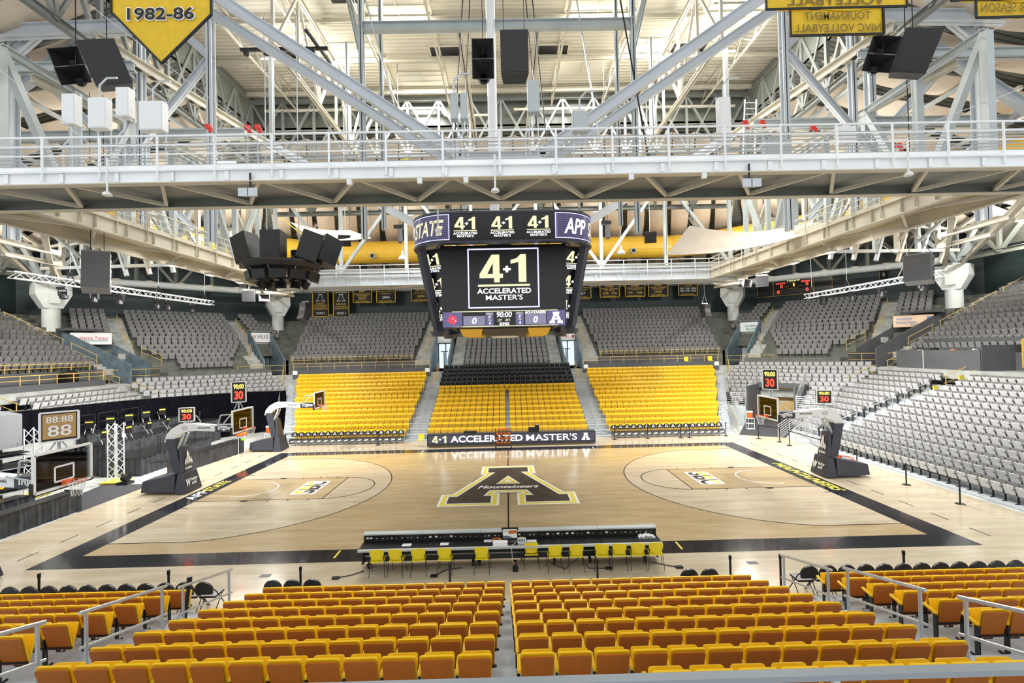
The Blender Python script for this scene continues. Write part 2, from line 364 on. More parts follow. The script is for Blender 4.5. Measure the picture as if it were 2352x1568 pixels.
b = MB(); b.quad((-20.6, -2.9, .005), (-18.6, -2.9, .005), (-18.6, 1.5, .005), (-21.3, 1.5, .005)); solo(b, 'entrance_carpet', m_carp, 'black carpet strip on the concrete beside the left edge of the court', 'carpet')
b = MB(); b.add([(17.0, 11.2, .006), (19.6, 9.7, .006), (23.6, 15.2, .45), (21.0, 17.6, .45), (17.0, 11.2, -.01), (19.6, 9.7, -.01), (23.6, 15.2, .3), (21.0, 17.6, .3)], [(0, 1, 2, 3), (7, 6, 5, 4), (0, 4, 5, 1), (1, 5, 6, 2), (2, 6, 7, 3), (3, 7, 4, 0)])
solo(b, 'ramp_mat', m_carp, 'black ribbed mat on the ramp leading up to the right corner tunnel', 'mat')
# ================================================================ seating bowl
Q = math.sqrt(.5)
class Fr:
    def __init__(s, o, u, n): s.o = V((*o, 0)); s.u = V((*u, 0)); s.n = V((*n, 0))
    def p(s, a, d, z=0): return s.o+s.u*a+s.n*d+V((0, 0, z))
    def rz(s): return math.atan2(-(-s.n.x), -s.n.y)     # local +y points at the court
FAR = Fr((0, 12.3), (1, 0), (0, 1)); SR = Fr((20.3, 0), (0, 1), (1, 0)); SL = Fr((-20.3, 0), (0, 1), (-1, 0))
CR = Fr((21.7*Q, 21.7*Q), (Q, -Q), (Q, Q)); CL = Fr((-21.7*Q, 21.7*Q), (-Q, -Q), (-Q, Q)); NR = Fr((0, -12.24), (1, 0), (0, -1))
TR, RI = .777, .296
def lz(k): return .03+RI*k          # lower deck height, row k
def uz(k): return 5.75+.415*k       # upper deck height
def us(k): return 12.6+.9*k
def nz(k): return .2+.24*k
def slab(mb, fr, s0, s1, a0, a1, z0, z1):  # a0,a1 functions of s
    P = [fr.p(a0(s0), s0), fr.p(a1(s0), s0), fr.p(a1(s1), s1), fr.p(a0(s1), s1)]
    if (P[1]-P[0]).cross(P[3]-P[0]).z < 0: P = [P[1], P[0], P[3], P[2]]
    mb.hexa([p+V((0, 0, z0)) for p in P]+[p+V((0, 0, z1)) for p in P])
def terr(label, fr, rows, a0, a1, mat, thick=.6):
    mb = MB()
    for (s0, s1, z) in rows: slab(mb, fr, s0, s1, a0, a1, max(-.01, z-thick), z)
    return solo(mb, 'seating_terrace', mat, label, 'terrace')
lrow = lambda k0, k1: [(TR*k-.5, TR*k+.277, lz(k)) for k in range(k0, k1)]
urow = lambda k0, k1: [(us(k)-.55, us(k)+.35, uz(k)) for k in range(k0, k1)]
c = lambda v: (lambda s: v)
mF = lambda s: 18.4+.414*s; mC0 = lambda s: 4.31-.414*s; mC1 = lambda s: 7.0+.414*s; mS = lambda s: 10.4+.414*s
WALK = [(10.38, 12.05, 4.6)]
terr('stepped metal deck under the yellow seats opposite, behind the lit court table', FAR, lrow(0, 10), lambda s: -16.9-.41*s, lambda s: 16.9+.41*s, m_alu)
terr('concrete steps under the orange and black seats at the top of the far lower stand', FAR, lrow(10, 15), lambda s: -mF(s), mF, m_conc)
for f, sd in ((FAR, 'far left'), (FAR, 'far right')):
    g = -1 if 'left' in sd else 1
    lo, hi = (lambda s: -mF(s), c(-7.5)) if g < 0 else (c(7.5), mF)
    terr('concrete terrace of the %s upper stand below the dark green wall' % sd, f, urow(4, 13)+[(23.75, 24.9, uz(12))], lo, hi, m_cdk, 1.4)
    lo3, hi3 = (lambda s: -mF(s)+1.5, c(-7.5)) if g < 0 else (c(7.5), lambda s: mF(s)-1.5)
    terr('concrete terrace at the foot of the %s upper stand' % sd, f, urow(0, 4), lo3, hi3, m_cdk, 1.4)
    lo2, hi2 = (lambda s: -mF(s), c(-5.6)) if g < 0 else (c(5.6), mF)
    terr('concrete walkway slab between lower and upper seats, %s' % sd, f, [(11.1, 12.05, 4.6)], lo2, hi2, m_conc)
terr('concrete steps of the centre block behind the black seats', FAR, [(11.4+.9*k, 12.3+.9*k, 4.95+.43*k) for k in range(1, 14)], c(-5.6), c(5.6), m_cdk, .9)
for fr, sd in ((CR, 'right'), (CL, 'left')):
    terr('lower concrete steps of the %s corner stand' % sd, fr, lrow(9, 15)+[(11.15, 12.06, 4.5)], mC0, mC1, m_conc)
    terr('upper concrete steps of the %s corner stand between door and entrance walls' % sd, fr, urow(-1, 4), c(.25), lambda s: 8.6+.5*(s-12), m_cdk, 1.4)
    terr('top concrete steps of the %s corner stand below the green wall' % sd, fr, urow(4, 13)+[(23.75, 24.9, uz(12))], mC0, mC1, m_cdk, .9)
terr('concrete steps of the right side stand, walkway and all', SR, lrow(10, 13)+[(9.8, 12.05, 4.6)], c(-7), mS, m_conc)
terr('metal telescopic deck under the light grey seats at right', SR, lrow(0, 10), c(-7), lambda s: min(14.4, 9.3+1.2*s), m_alu)
terr('concrete steps of the left side stand above the black curtain', SL, lrow(7, 13)+[(9.8, 12.05, 4.6)], c(-2), mS, m_conc)
for fr, sd in ((SR, 'right'), (SL, 'left')):
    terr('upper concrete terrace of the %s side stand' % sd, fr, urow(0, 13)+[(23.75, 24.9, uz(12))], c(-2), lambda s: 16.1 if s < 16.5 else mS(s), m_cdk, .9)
for fr, lo in ((CR, 3), ):
    terr('small metal decks either side of the right corner tunnel, tunnel left', fr, lrow(4, 9), mC0, c(3.1), m_alu)
    terr('small metal decks right of the corner tunnel under grey seats', fr, lrow(4, 9), c(6.6), mC1, m_alu)
nrow = [(TR*k-.5, TR*k+.277, nz(k)) for k in range(0, 11)]
terr('pale concrete steps under the yellow seats in the foreground', NR, nrow+[(8.05, 14, 2.85)], c(-21), c(21), m_alu)

lerp0 = lambda s: 1.5 if s < 14 else .8
# ---- aisle stairs: half-height treads between the rows
def stairs(label, fr, rows, rise, a0, a1, mat):
    mb = MB()
    for (s0, s1, z) in rows: slab(mb, fr, s0-.015, s1-.015, a0, a1, z-rise-.06, z+.012); slab(mb, fr, s1-.3, s1-.01, a0, a1, z-.05, z+rise/2)
    return solo(mb, 'aisle_stairs', mat, label, 'stairs', kind=None)
for g, sd in ((-1, 'left'), (1, 'right')):
    o2 = lambda a, b_: (c(min(g*a, g*b_)), c(max(g*a, g*b_)))
    stairs('grey steps of the far %s aisle beside the centre block' % sd, FAR, lrow(0, 13), RI, *o2(6.25, 7.5), m_alu)
    stairs('steps beside the grey seats behind the scoreboard, %s' % sd, FAR, [(11.4+.9*k, 12.3+.9*k, 4.95+.43*k) for k in range(1, 8)], .43, *o2(4.4, 5.6), m_conc)
    stairs('concrete steps of the far %s upper aisle beside the scoreboard' % sd, FAR, urow(0, 12), .415, *o2(7.6, 9.25), m_conc)
    fr_ = CR if g > 0 else CL
    stairs('concrete steps beside the %s corner door' % sd, fr_, urow(4, 12), .415, c(-.4), c(.7), m_conc)
    stairs('concrete steps in front of the %s corner block' % sd, fr_, urow(0, 4), .415, c(.3), lambda s: lerp0(s), m_conc)
    stairs('concrete steps above the big %s entrance' % sd, fr_, urow(3, 12), .415, c(9.95), c(11.15), m_conc)
    stairs('grey steps between far and corner seats, %s' % sd, FAR, lrow(0, 13), RI, *((lambda s: 16.3+.41*s, lambda s: 16.9+.41*s) if g > 0 else (lambda s: -16.9-.41*s, lambda s: -16.3-.41*s)), m_alu)
    stairs('concrete steps at the edge of the %s side upper stand' % sd, SR if g > 0 else SL, urow(0, 12), .415, lambda s: 14.9+.22*(s-12.6), lambda s: 15.8 if s < 16.5 else 16.2+.22*(s-12.6), m_conc)
stairs('grey steps of the aisle in the right stand', SR, lrow(0, 12), RI, c(6.6), c(8.2), m_alu)

# ---- walls
def wallobj(name, pts, z0, z1, t, mat):
    mb = MB()
    for (x0, y0), (x1, y1) in zip(pts[:-1], pts[1:]):
        d = (V((x1, y1, 0))-V((x0, y0, 0))).normalized(); n = V((-d.y, d.x, 0))*t
        a, b_ = V((x0, y0, z0)), V((x1, y1, z0)); P = [a, b_, b_+n, a+n]
        if (P[1]-P[0]).cross(P[3]-P[0]).z < 0: P = P[::-1]
        mb.hexa(P+[p+V((0, 0, z1-z0)) for p in P])
    return struct(mb, name, mat)
xe = mF(25); pc = CR.p(mC1(25), 25)
wallobj('wall_back', [(xe, 37.3), (-xe, 37.3)], 0, 18.2, -.3, m_wall)
wallobj('wall_corner_right', [(xe, 37.3), (45.3, mS(25))], 0, 18.2, .3, m_wall)
wallobj('wall_corner_left', [(-xe, 37.3), (-45.3, mS(25))], 0, 18.2, -.3, m_wall)
wallobj('wall_right', [(45.3, mS(25)), (45.3, -8)], 0, 18.2, .3, m_wall)
wallobj('wall_left', [(-45.3, mS(25)), (-45.3, -8)], 0, 18.2, -.3, m_wall)

# ---- low walls, curbs
def lowwall(fr, s, a0, a1, z0, z1, mat, label, cat='low wall', t=.14, end=None):
    mb = MB(); slab(mb, fr, s, s+t, c(a0), c(a1), z0, z1); return solo(mb, 'parapet', mat, label, cat)
lowwall(FAR, 10.95, -21.0, -7.5, 3.9, 5.05, m_char, 'charcoal parapet along the top of the far left yellow seats')
lowwall(FAR, 10.95, 7.5, 21.0, 3.9, 5.05, m_char, 'charcoal parapet along the top of the far right yellow seats')
lowwall(FAR, 11.95, -21.3, -9.3, 4.6, 5.75, m_char, 'charcoal wall under the far left upper seats')
lowwall(FAR, 11.95, 9.3, 21.3, 4.6, 5.75, m_char, 'charcoal wall under the far right upper seats')
lowwall(SL, 10.4, 5.2, 13.0, 3.9, 5.0, m_char, 'charcoal parapet above the left side grey seats')
lowwall(SL, 11.95, 1.0, 14.0, 4.6, 5.75, m_char, 'charcoal wall under the left upper seats')
lowwall(SR, 11.95, 0.0, 6.2, 4.6, 5.75, m_char, 'charcoal wall at the right frame edge under the upper seats')
for g in (-1, 1):
    for x in (20.75, 7.8):
        mb = MB(); mb.box((g*x-.22, 23.2, 4.62), (g*x+.22, 23.24, 5.0))
        solo(mb, 'row_sign', m_tag, 'small white notice on the charcoal parapet, %s end, %s of the scoreboard' % ('outer' if x > 9 else 'inner', 'left' if g < 0 else 'right'), 'sign')

# ---- seats
def seat_parts(pan, back, leg, arm, tagm, detail=True):
    """local: +y faces the court, origin on the deck under the backrest"""
    w = .215; P = {}
    def plate(y0, z0, y1, z1, w0, w1, t, rnd=.035):
        mb = MB(); d = V((0, y1-y0, z1-z0)); L = d.length; d.normalize()
        if detail: poly = [(-w0, 0), (w0, 0), (w1, L-rnd), (w1-rnd*.3, L-rnd*.3), (w1-rnd, L), (-w1+rnd, L), (-w1+rnd*.3, L-rnd*.3), (-w1, L-rnd)]
        else: poly = [(-w0, 0), (w0, 0), (w1, L), (-w1, L)]
        mb.prism(poly, (0, y0, z0), (1, 0, 0), d, t); return mb
    P['pan'] = plate(.09, .34, .21, .715, .20, .205, .035)
    P['back'] = plate(.07, .30, -.06, .82, .20, .225, -.028)
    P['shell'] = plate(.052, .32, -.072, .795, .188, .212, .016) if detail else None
    lg = MB(); lg.box((-.25, -.02, 0), (-.225, .06, .52))
    if detail: lg.box((-.25, -.05, 0), (-.225, .16, .03)); lg.bar((-.237, .02, .36), (.237, .02, .36), .03, .03)
    P['leg'] = lg
    am = MB()
    if detail: am.bar((-.237, -.01, .555), (-.237, .27, .60), .05, .035)
    P['arm'] = am
    tg = MB(); tg.prism([(-.02, -.012), (.02, -.012), (.02, .012), (-.02, .012)], (0, .206, .675), (-1, 0, 0), V((0, .03, .09)).normalized()*1, .004)
    P['tag'] = tg
    return P
PY = seat_parts(m_yel, m_yel, m_blk, m_yel, m_tag)
def make_seat(kind):
    y = kind == 'Y'; t = thing('yellow_folding_seat' if y else 'grey_folding_seat', 'x', 'seat')
    pan = PY['pan'].build('seat_pan', m_yel if y else m_gryu if kind == 'U' else m_gry, t)
    PY['tag'].build('number_plate', m_tag, pan)
    bk = PY['back'].build('backrest', m_yel if y else m_gdk, t)
    PY['shell'].build('back_shell', m_org if y else m_gdk, bk)  # on yellow seats this panel's darker orange is painted shade
    PY['leg'].build('leg', m_blk, t); PY['arm'].build('armrest', m_yel if y else m_gdk, t)
    return t
PLX = seat_parts(0, 0, 0, 0, 0, False)
def stuffseat(mb, fr, a, s, z, kind, rz):   # U = the darker seats of the upper decks
    mt = Matrix.Translation(fr.p(a, s, z)) @ Matrix.Rotation(rz, 4, 'Z')
    for part, m in (('pan', {'Y': m_yel, 'G': m_gry, 'U': m_gryu}[kind]), ('back', {'Y': m_yel, 'G': m_gdk, 'U': m_gdk}[kind]), ('leg', m_blk), ('tag', m_tag)):
        P = PLX[part]; n = len(mb.v); mb.mat(m); mb.add([mt @ V(v) for v in P.v], P.f)
seats = []   # (kind, frame, a, s, z, section text, row, index, count)
def row(kind, fr, a0, a1, s, z, pitch, sec, rn, skip=None):
    n = int((a1-a0+.02)/pitch)
    if n < 1: return
    off = ((a1-a0)-n*pitch)/2
    for i in range(n):
        seats.append((kind, fr, a0+off+pitch*(i+.5), s, z, sec, rn, i+1, n))
for k in range(9):
    row('Y', NR, -5.96-.03*k, -.03, TR*k, nz(k), .49, 'near centre block, left half', k+1)
    row('Y', NR, .03, 5.96+.03*k, TR*k, nz(k), .49, 'near centre block, right half', k+1)
    row('Y', NR, -14.3, -7.5, TR*k, nz(k), .49, 'near left block', k+1)
    row('Y', NR, 7.5, 14.3, TR*k, nz(k), .49, 'near right block', k+1)
for k in range(14):
    row('Y', FAR, -16.1-.32*k, -7.55, TR*k, lz(k), .49, 'far left', k+1); row('Y', FAR, 7.55, 16.1+.32*k, TR*k, lz(k), .49, 'far right', k+1)
for k in range(9): row('Y', FAR, -6.1, -.1, TR*k, lz(k), .49, 'far centre', k+1); row('Y', FAR, .1, 6.1, TR*k, lz(k), .49, 'far centre', k+1)
row('Y', FAR, -6.15, 6.15, TR*9, lz(9), .49, 'far centre', 10)
for k in range(10, 15): row('K', FAR, -6.2, 6.2, TR*k, lz(k)+.05*(k-9), .495, 'black block', k-9)
for k in range(7): row('G', FAR, -4.28, 4.28, 11.95+.9*k, 4.95+.43*(k+.05), .53, 'far centre grey', k+1)
for k in range(13):
    for g in (-1, 1):
        a, b_ = 9.35, 21.9+.2*k-(.0 if k < 7 else .0)
        if g < 0: a, b_ = -b_, -a
        row('G', FAR, a, b_, us(k), uz(k), .52, 'far upper', k+1)
lerp = lambda s, pts: next((y0+(y1-y0)*(s-x0)/(x1-x0) for (x0, y0), (x1, y1) in zip(pts[:-1], pts[1:]) if s <= x1), pts[-1][1])
for fr, sd in ((CR, 'right'), (CL, 'left')):
    for k in range(13):
        s = us(k); L = lerp(s, [(12.5, 2.9), (15, 1.7), (16.7, .85), (24, .75)]); R_ = lerp(s, [(12.5, 7.4), (13.4, 8.3), (15.6, 9.8), (24, 9.9)])
        row('G', fr, L, R_, s, uz(k), .53, '%s corner upper' % sd, k+1)
        if s > 17.8: row('G', fr, -3.6 if s < 21.5 else -2.4, -.5, s, uz(k), .53, '%s corner upper' % sd, k+1)
        if s > 17: row('G', fr, 11.2, 13.9, s, uz(k), .53, '%s corner upper' % sd, k+1)
    row('G', fr, 2.9, 7.4, us(-1), uz(-1), .53, '%s corner upper' % sd, 0+1)
    for k in range(9, 15): row('G', fr, -.3+(0 if k > 9 else .6), 10.9-abs(13-k)*.25, TR*k, lz(k), .53, '%s corner lower' % sd, k+1)
for k in range(4, 9): row('G', CR, mC0(TR*k)-1.2+.0*k, 2.7, TR*k, lz(k), .5, 'right corner low left', k+1); row('G', CR, 6.9, 9.2, TR*k, lz(k), .5, 'right corner low right', k+1)
for k in range(13):
    row('G', SR, -5.6, 6.5, TR*k, lz(k), .5, 'right stand main block', k+1)
    if k >= 1: row('G', SR, 8.3, min(13.8, 10.4+.9*k), TR*k, lz(k), .5, 'right stand small block', k+1)
    if k >= 8: row('G', SL, 5.3, 12.9, TR*k, lz(k), .5, 'left side', k+1); row('G', SL, -1, 3.6, TR*k, lz(k), .5, 'left side', k+1)
for fr, sd in ((SR, 'right'), (SL, 'left')):
    for k in range(13): row('G', fr, 1.5 if sd == 'left' else 5.2 if k < 4 else 1.5, 14.7+.21*k, us(k), uz(k), .53, '%s side upper' % sd, k+1)
Minv = cam.matrix_world.inverted()
def inview(p):
    q = Minv @ p
    if q.z > -.5: return None
    u = 1176+FPX*q.x/-q.z; v = 784-FPX*q.y/-q.z
    return -q.z if -20 < u < 2372 and -20 < v < 1580 else None
ORD = ['front', 'second', 'third', 'fourth', 'fifth', 'sixth', 'seventh', 'eighth', 'ninth', 'tenth', 'eleventh', 'twelfth', 'thirteenth', 'fourteenth', 'fifteenth', 'sixteenth', 'seventeenth', 'eighteenth', 'nineteenth', 'twentieth']+['%dth' % i for i in range(21, 40)]
def nth(i): return 'end seat' if i == 1 else '%s seat' % ORD[i-1]
def seat_label(k, sec, r, i, n):
    rw = 'front row' if r == 1 else '%s row' % ORD[r-1]
    if k == 'Y':
        if 'centre block, left' in sec: return 'yellow flip-up seat, near stand %s from court, %s left of centre gap' % (rw, nth(n-i+1))
        if 'centre block, right' in sec: return 'yellow flip-up seat, near stand %s from court, %s right of centre gap' % (rw, nth(i))
        if 'near left' in sec: return 'yellow flip-up seat, near left block %s from court, %s from the handrails' % (rw, nth(n-i+1))
        return 'yellow flip-up seat, near right block %s from court, %s from the handrails' % (rw, nth(i))
    if k == 'K': return 'black flip-up seat opposite, %s of black block, %s from its left' % (rw, nth(i))
    if 'main' in sec: return 'light grey flip-up seat, big right block %s up, %s from its far aisle' % (rw, nth(n-i+1))
    if 'small' in sec: return 'light grey flip-up seat, small right block %s up, %s from the near aisle' % (rw, nth(i))
    return 'grey flip-up seat, %s section, %s, %s from its left' % (sec, rw, nth(i))
ys = []; gs = []
for q in seats:
    d = inview(q[1].p(q[2], q[3], q[4]+.6))
    if q[0] == 'Y' and d: ys.append((d, q))
    if q[0] == 'G' and d: gs.append((d, q))
ys.sort(key=lambda t: t[0]); gs.sort(key=lambda t: t[0])
indiv = set(id(q) for d, q in ys[:300]) | set(id(q) for d, q in gs[:300])
proto = {'Y': make_seat('Y'), 'G': make_seat('G'), 'U': make_seat('U')}; used = set()
mk = MB(); PYk = MB()
for part, m in (('pan', m_blkp), ('back', m_blkp), ('leg', m_blk), ('tag', m_tag)):
    P = PY[part]; PYk.mat(m); PYk.add(P.v, P.f)
kproto = None
sy = MB(); sg = MB()
for q in seats:
    kind, fr, a, s, z, sec, r, i, n = q; rz = fr.rz()
    if kind == 'K':
        if kproto is None: o = kproto = PYk.build('black_folding_seat')
        else: o = kproto.copy(); C.objects.link(o)
        o.location = fr.p(a, s, z); o.rotation_euler = (0, 0, rz)
        tag(o, seat_label('K', sec, r, i, n), 'seat', 'black flip-up seats in the far centre block')
    elif id(q) in indiv:
        up_ = kind == 'G' and ('upper' in sec or 'centre' in sec); kind = 'U' if up_ else kind
        if kind not in used: o = proto[kind]; used.add(kind)
        else: o = copy_tree(proto[kind])
        o.location = fr.p(a, s, z); o.rotation_euler = (0, 0, rz)
        tag(o, seat_label(kind, sec, r, i, n), 'seat', {'Y': 'yellow flip-up seats of the near stand', 'G': 'light grey flip-up seats of the lower side stands', 'U': 'grey flip-up seats of the upper side stands'}[kind])
    elif kind == 'Y':
        if fr is FAR: stuffseat(sy, fr, a, s, z, 'Y', rz)
    else: stuffseat(sg, fr, a, s, z, 'U' if 'upper' in sec or 'centre' in sec else 'G', rz)
for k_ in ('G', 'U'):
    if k_ not in used:
        for o in [proto[k_]]+list(proto[k_].children_recursive): bpy.data.objects.remove(o)
solo(sy, 'yellow_folding_seats', None, 'rows of yellow flip-up seats filling the far lower stand opposite', 'seats', kind='stuff')
solo(sg, 'grey_folding_seats', None, 'rows of grey flip-up seats filling the upper, corner and left stands', 'seats', kind='stuff')
print('SEATS', len(seats), len(ys), len(gs))
# ================================================================ roof shell
CZ, SZ = 26.4, 24.0; IX, IY = 19.0, 13.0
def zc(r0, r1, t): return r0+(r1-r0)*t
b = MB(); b.box((-IX, -13, CZ), (IX, IY, CZ+.2)); struct(b, 'ceiling', m_deck)
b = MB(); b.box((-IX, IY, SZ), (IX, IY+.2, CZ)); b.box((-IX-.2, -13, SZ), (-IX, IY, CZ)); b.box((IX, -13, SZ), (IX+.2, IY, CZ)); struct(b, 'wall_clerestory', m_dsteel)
OZ = 16.9; xo = mF(25); yo = mS(25)
def plane(name, pts, mat):
    mb = MB(); n = len(pts); P = [V(p) for p in pts]; T = [p+V((0, 0, .15)) for p in P]
    mb.add(P+T, [tuple(range(n-1, -1, -1)), tuple(range(n, 2*n))]+[(i, (i+1) % n, n+(i+1) % n, n+i) for i in range(n)]); return struct(mb, name, mat)
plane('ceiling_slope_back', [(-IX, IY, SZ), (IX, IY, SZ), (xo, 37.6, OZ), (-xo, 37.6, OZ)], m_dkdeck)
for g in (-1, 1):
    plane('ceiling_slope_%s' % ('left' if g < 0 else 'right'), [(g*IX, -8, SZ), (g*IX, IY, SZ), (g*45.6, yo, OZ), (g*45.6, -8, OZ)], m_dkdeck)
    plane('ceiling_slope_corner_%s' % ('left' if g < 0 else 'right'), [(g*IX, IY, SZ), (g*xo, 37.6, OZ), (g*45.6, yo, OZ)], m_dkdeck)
    mb = MB(); P = [V((g*41.6, 19.6, 17.4)), V((g*45.2, yo, 15.1)), V((g*45.2, 0, 15.1)), V((g*41.6, 0, 17.4))]
    mb.add(P+[p+V((0, 0, .08)) for p in P], [(0, 1, 2, 3), (7, 6, 5, 4), (0, 4, 5, 1), (1, 5, 6, 2), (2, 6, 7, 3), (3, 7, 4, 0)])
    solo(mb, 'tiled_soffit', m_tile, 'cream tiled soffit sloping down to the green wall at the %s edge of the view' % ('left' if g < 0 else 'right'), 'ceiling panel')
    for i in range(3):
        mb = MB(); t0, t1 = .12+.3*i, .12+.3*i+.01
        for t in (t0,): mb.bar(P[0].lerp(P[1], t)-V((0, 0, .01)), P[3].lerp(P[2], t)-V((0, 0, .01)), .04, .02)
        bpy.data.objects['tiled_soffit' if g < 0 else 'tiled_soffit.001'] and mb.build('tile_seam', m_csteel, bpy.data.objects['tiled_soffit' if g < 0 else 'tiled_soffit.001'])

# fabric baffles hung below the slopes
def baffle(A, B, w, side, label, grp):
    mb = MB(); n = 14; A = V(A); B = V(B); side = V(side); rows = []
    for i in range(n+1):
        t = i/n; c0 = A.lerp(B, t); sag = -.55*abs(math.sin(PI*t*3))
        rows.append([c0+side*(w*(j/4-.5))+V((0, 0, sag-.25*math.sin(PI*j/4))) for j in range(5)])
    vs = [p for r in rows for p in r]+[p+V((0, 0, .03)) for r in rows for p in r]; m = 5*(n+1); fs = []
    for i in range(n):
        for j in range(4):
            a = i*5+j; fs += [(a, a+5, a+6, a+1), (m+a, m+a+1, m+a+6, m+a+5)]
    mb.add(vs, fs); solo(mb, 'fabric_baffle', m_fab, label, 'ceiling baffle', grp, smooth=True)
N = 21
for i in range(N):
    x = -27.3+2.73*i; t = (OZ-SZ)/(37.6-IY); xi = x*.66
    baffle((xi, IY+.4, SZ-.5), (x, 36.6, OZ-.2), 1.75, (1, 0, 0), 'cream fabric baffle under the far roof slope, %s from the left' % ORD[i], 'far roof baffles')
for g, sd in ((-1, 'left'), (1, 'right')):
    for i in range(9):
        y = -5+2.9*i; y2 = -6.5+3.3*i
        baffle((g*(IX+.3), min(y, 12.6)*.92, SZ-.5), (g*44.6, y2*.97, OZ-.25), 1.9, (0, 1, 0), 'cream fabric baffle under the %s roof slope, %s from the near end' % (sd, ORD[i]), '%s roof baffles' % sd)
    for i in range(4):
        a = V((g*(IX+.3), IY+.3, SZ-.6)); e = V((g*xo, 37.6, OZ-.3)).lerp(V((g*45.6, yo, OZ-.3)), (i+.7)/4.6); e = e.lerp(a, .04); a = a.lerp(e, .3)
        dd = (e-a).normalized(); baffle(a, e, 1.9, (-dd.y, dd.x, 0), 'cream fabric baffle of the %s roof corner, %s from the back wall' % (sd, ORD[i]), '%s corner baffles' % sd)

# joists, skylights and hatches below the centre ceiling
def joist(p, q, h, label, mat=m_csteel, n=None, grp='centre roof joists'):
    t = thing('roof_joist', label, 'joist', V(p), 0, grp); mb = MB(); p = V(p); q = V(q); L = (q-p).length; n = n or int(L/1.3)
    mb.bar(p, q, .12, .07); mb.build('top_chord', mat, t, world=True)
    mb = MB(); mb.bar(p-V((0, 0, h)), q-V((0, 0, h)), .12, .07); mb.build('bottom_chord', mat, t, world=True)
    mb = MB(); pts = [p.lerp(q, i/n)-V((0, 0, h if i % 2 else 0)) for i in range(n+1)]
    for a, b_ in zip(pts[:-1], pts[1:]): mb.bar(a, b_, .045, .045)
    mb.build('web', mat, t, world=True)
for i in range(9):
    x = -15.6+3.9*i
    if i == 4: continue
    joist((x, -12, CZ-.1), (x, IY-.1, CZ-.1), 1.0, 'cream open-web joist under the centre roof, %s from the left' % ORD[i])
for i in range(5):
    y = -4+3.9*i; mb = MB(); mb.ibeam((-IX, y, CZ-.35), (IX, y, CZ-.35), .22, .3, .03)
    solo(mb, 'roof_purlin', m_csteel, 'cream purlin crossing the centre roof, %s from the back' % ORD[4-i], 'purlin', 'centre roof purlins')
k = 0
for (x, y, w, d) in [(-9.7, 7.2, 3.2, 1.9), (-5.8, 3.4, 3.2, 1.9), (9.6, 7.2, 3.2, 1.9), (5.8, 9.0, 3.2, 1.9), (-5.6, 10.3, 3.2, 1.6), (14, 4.2, 3.2, 1.9), (5.8, 3.2, 3.2, 1.9)]:
    t = thing('skylight_panel', 'pale ribbed skylight panel in the centre roof, %s' % ['left of middle', 'nearest left', 'right of middle', 'back right', 'back left', 'far right', 'nearest right'][k], 'skylight', (x, y, CZ-.1)); k += 1
    mb = MB(); mb.box((-w/2, -d/2, 0), (w/2, d/2, .06)); mb.build('panel', m_tile, t)
    mb = MB(); mb.bar((-w/2-.1, d*.2, -.03), (w/2+.1, d*.2, -.03), .05, .05); mb.bar((-w/2-.1, -d*.25, -.03), (w/2+.1, -d*.25, -.03), .05, .05); mb.bar((0, -d/2, -.03), (0, d/2, -.03), .05, .05); mb.build('grid', m_csteel, t)
k = 0
for (x, y) in [(-3.4, 7.2), (3.4, 7.2), (-13.5, 7.4), (12.5, 7.2), (-8.2, 2.2), (7.7, 2.2)]:
    mb = MB(); mb.box((x-1.1, y-.5, CZ-.09), (x+1.1, y+.5, CZ-.02)); mb.mat(m_dkdeck)
    t = thing('roof_vent', 'dark louvred vent opening in the cream ceiling, %s' % ['just left of centre', 'just right of centre', 'far left', 'far right', 'nearest left', 'nearest right'][k], 'vent', (x, y, CZ-.09)); k += 1
    mb = MB(); mb.box((-1.1, -.5, 0), (1.1, .5, .07)); mb.build('louvre', m_blk, t)
    mb = MB(); [mb.bar(a, b_, .1, .1) for a, b_ in (((-1.15, -.55, 0), (1.15, -.55, 0)), ((-1.15, .55, 0), (1.15, .55, 0)), ((-1.15, -.55, 0), (-1.15, .55, 0)), ((1.15, -.55, 0), (1.15, .55, 0)))]; mb.build('frame', m_csteel, t)
t = thing('cream_pipe', 'long cream pipe with a dropped bend below the back edge of the centre roof', 'pipe', (0, 12.4, 25))
for pts in ([(-18, 12.4, 25.2), (-4.6, 12.4, 25.2), (-4.2, 12.4, 24.6), (-.6, 12.4, 24.6)], [(1, 12.4, 25), (18, 12.4, 25)], [(-18, 12.6, 26.1), (18, 12.6, 26.1)]):
    mb = MB(); mb.path(pts, .11, 8); mb.build('pipe_run', m_csteel if pts[0][2] < 26 else m_blk, t, world=True)

# duct ring
def ducting(pts, r, name, label):
    mb = MB(); n = 20; rings = []
    for i, p in enumerate(pts):
        p = V(p); d = (V(pts[min(i+1, len(pts)-1)])-V(pts[max(i-1, 0)])).normalized(); a, b_, _ = basis(d)
        rings.append([p+a*math.cos(2*PI*j/n)*r+b_*math.sin(2*PI*j/n)*r for j in range(n)])
    mb.add([p for q in rings for p in q], [(i*n+j, i*n+(j+1) % n, (i+1)*n+(j+1) % n, (i+1)*n+j) for i in range(len(pts)-1) for j in range(n)]+[tuple(range(n)), tuple(range((len(pts)-1)*n, len(pts)*n))])
    return solo(mb, name, m_duct, label, 'duct', smooth=False)
dp = [(-30.5, -2, 17.2), (-30.5, 8, 17.2)]
for i in range(5): t = i/4*PI/4; dp.append((-30.5+6*(1-math.cos(t)), 8+6*math.sin(t)+1.5*i, 17.2))
dp += [(-21, 25.2, 17.2), (-17.5, 26.6, 17.2), (0, 26.6, 17.2)]
dp = dp+[(-x, y, z) for x, y, z in dp[::-1][1:]]
ducting(dp, 1.15, 'air_duct', 'large round mustard yellow air duct curving around behind the scoreboard')
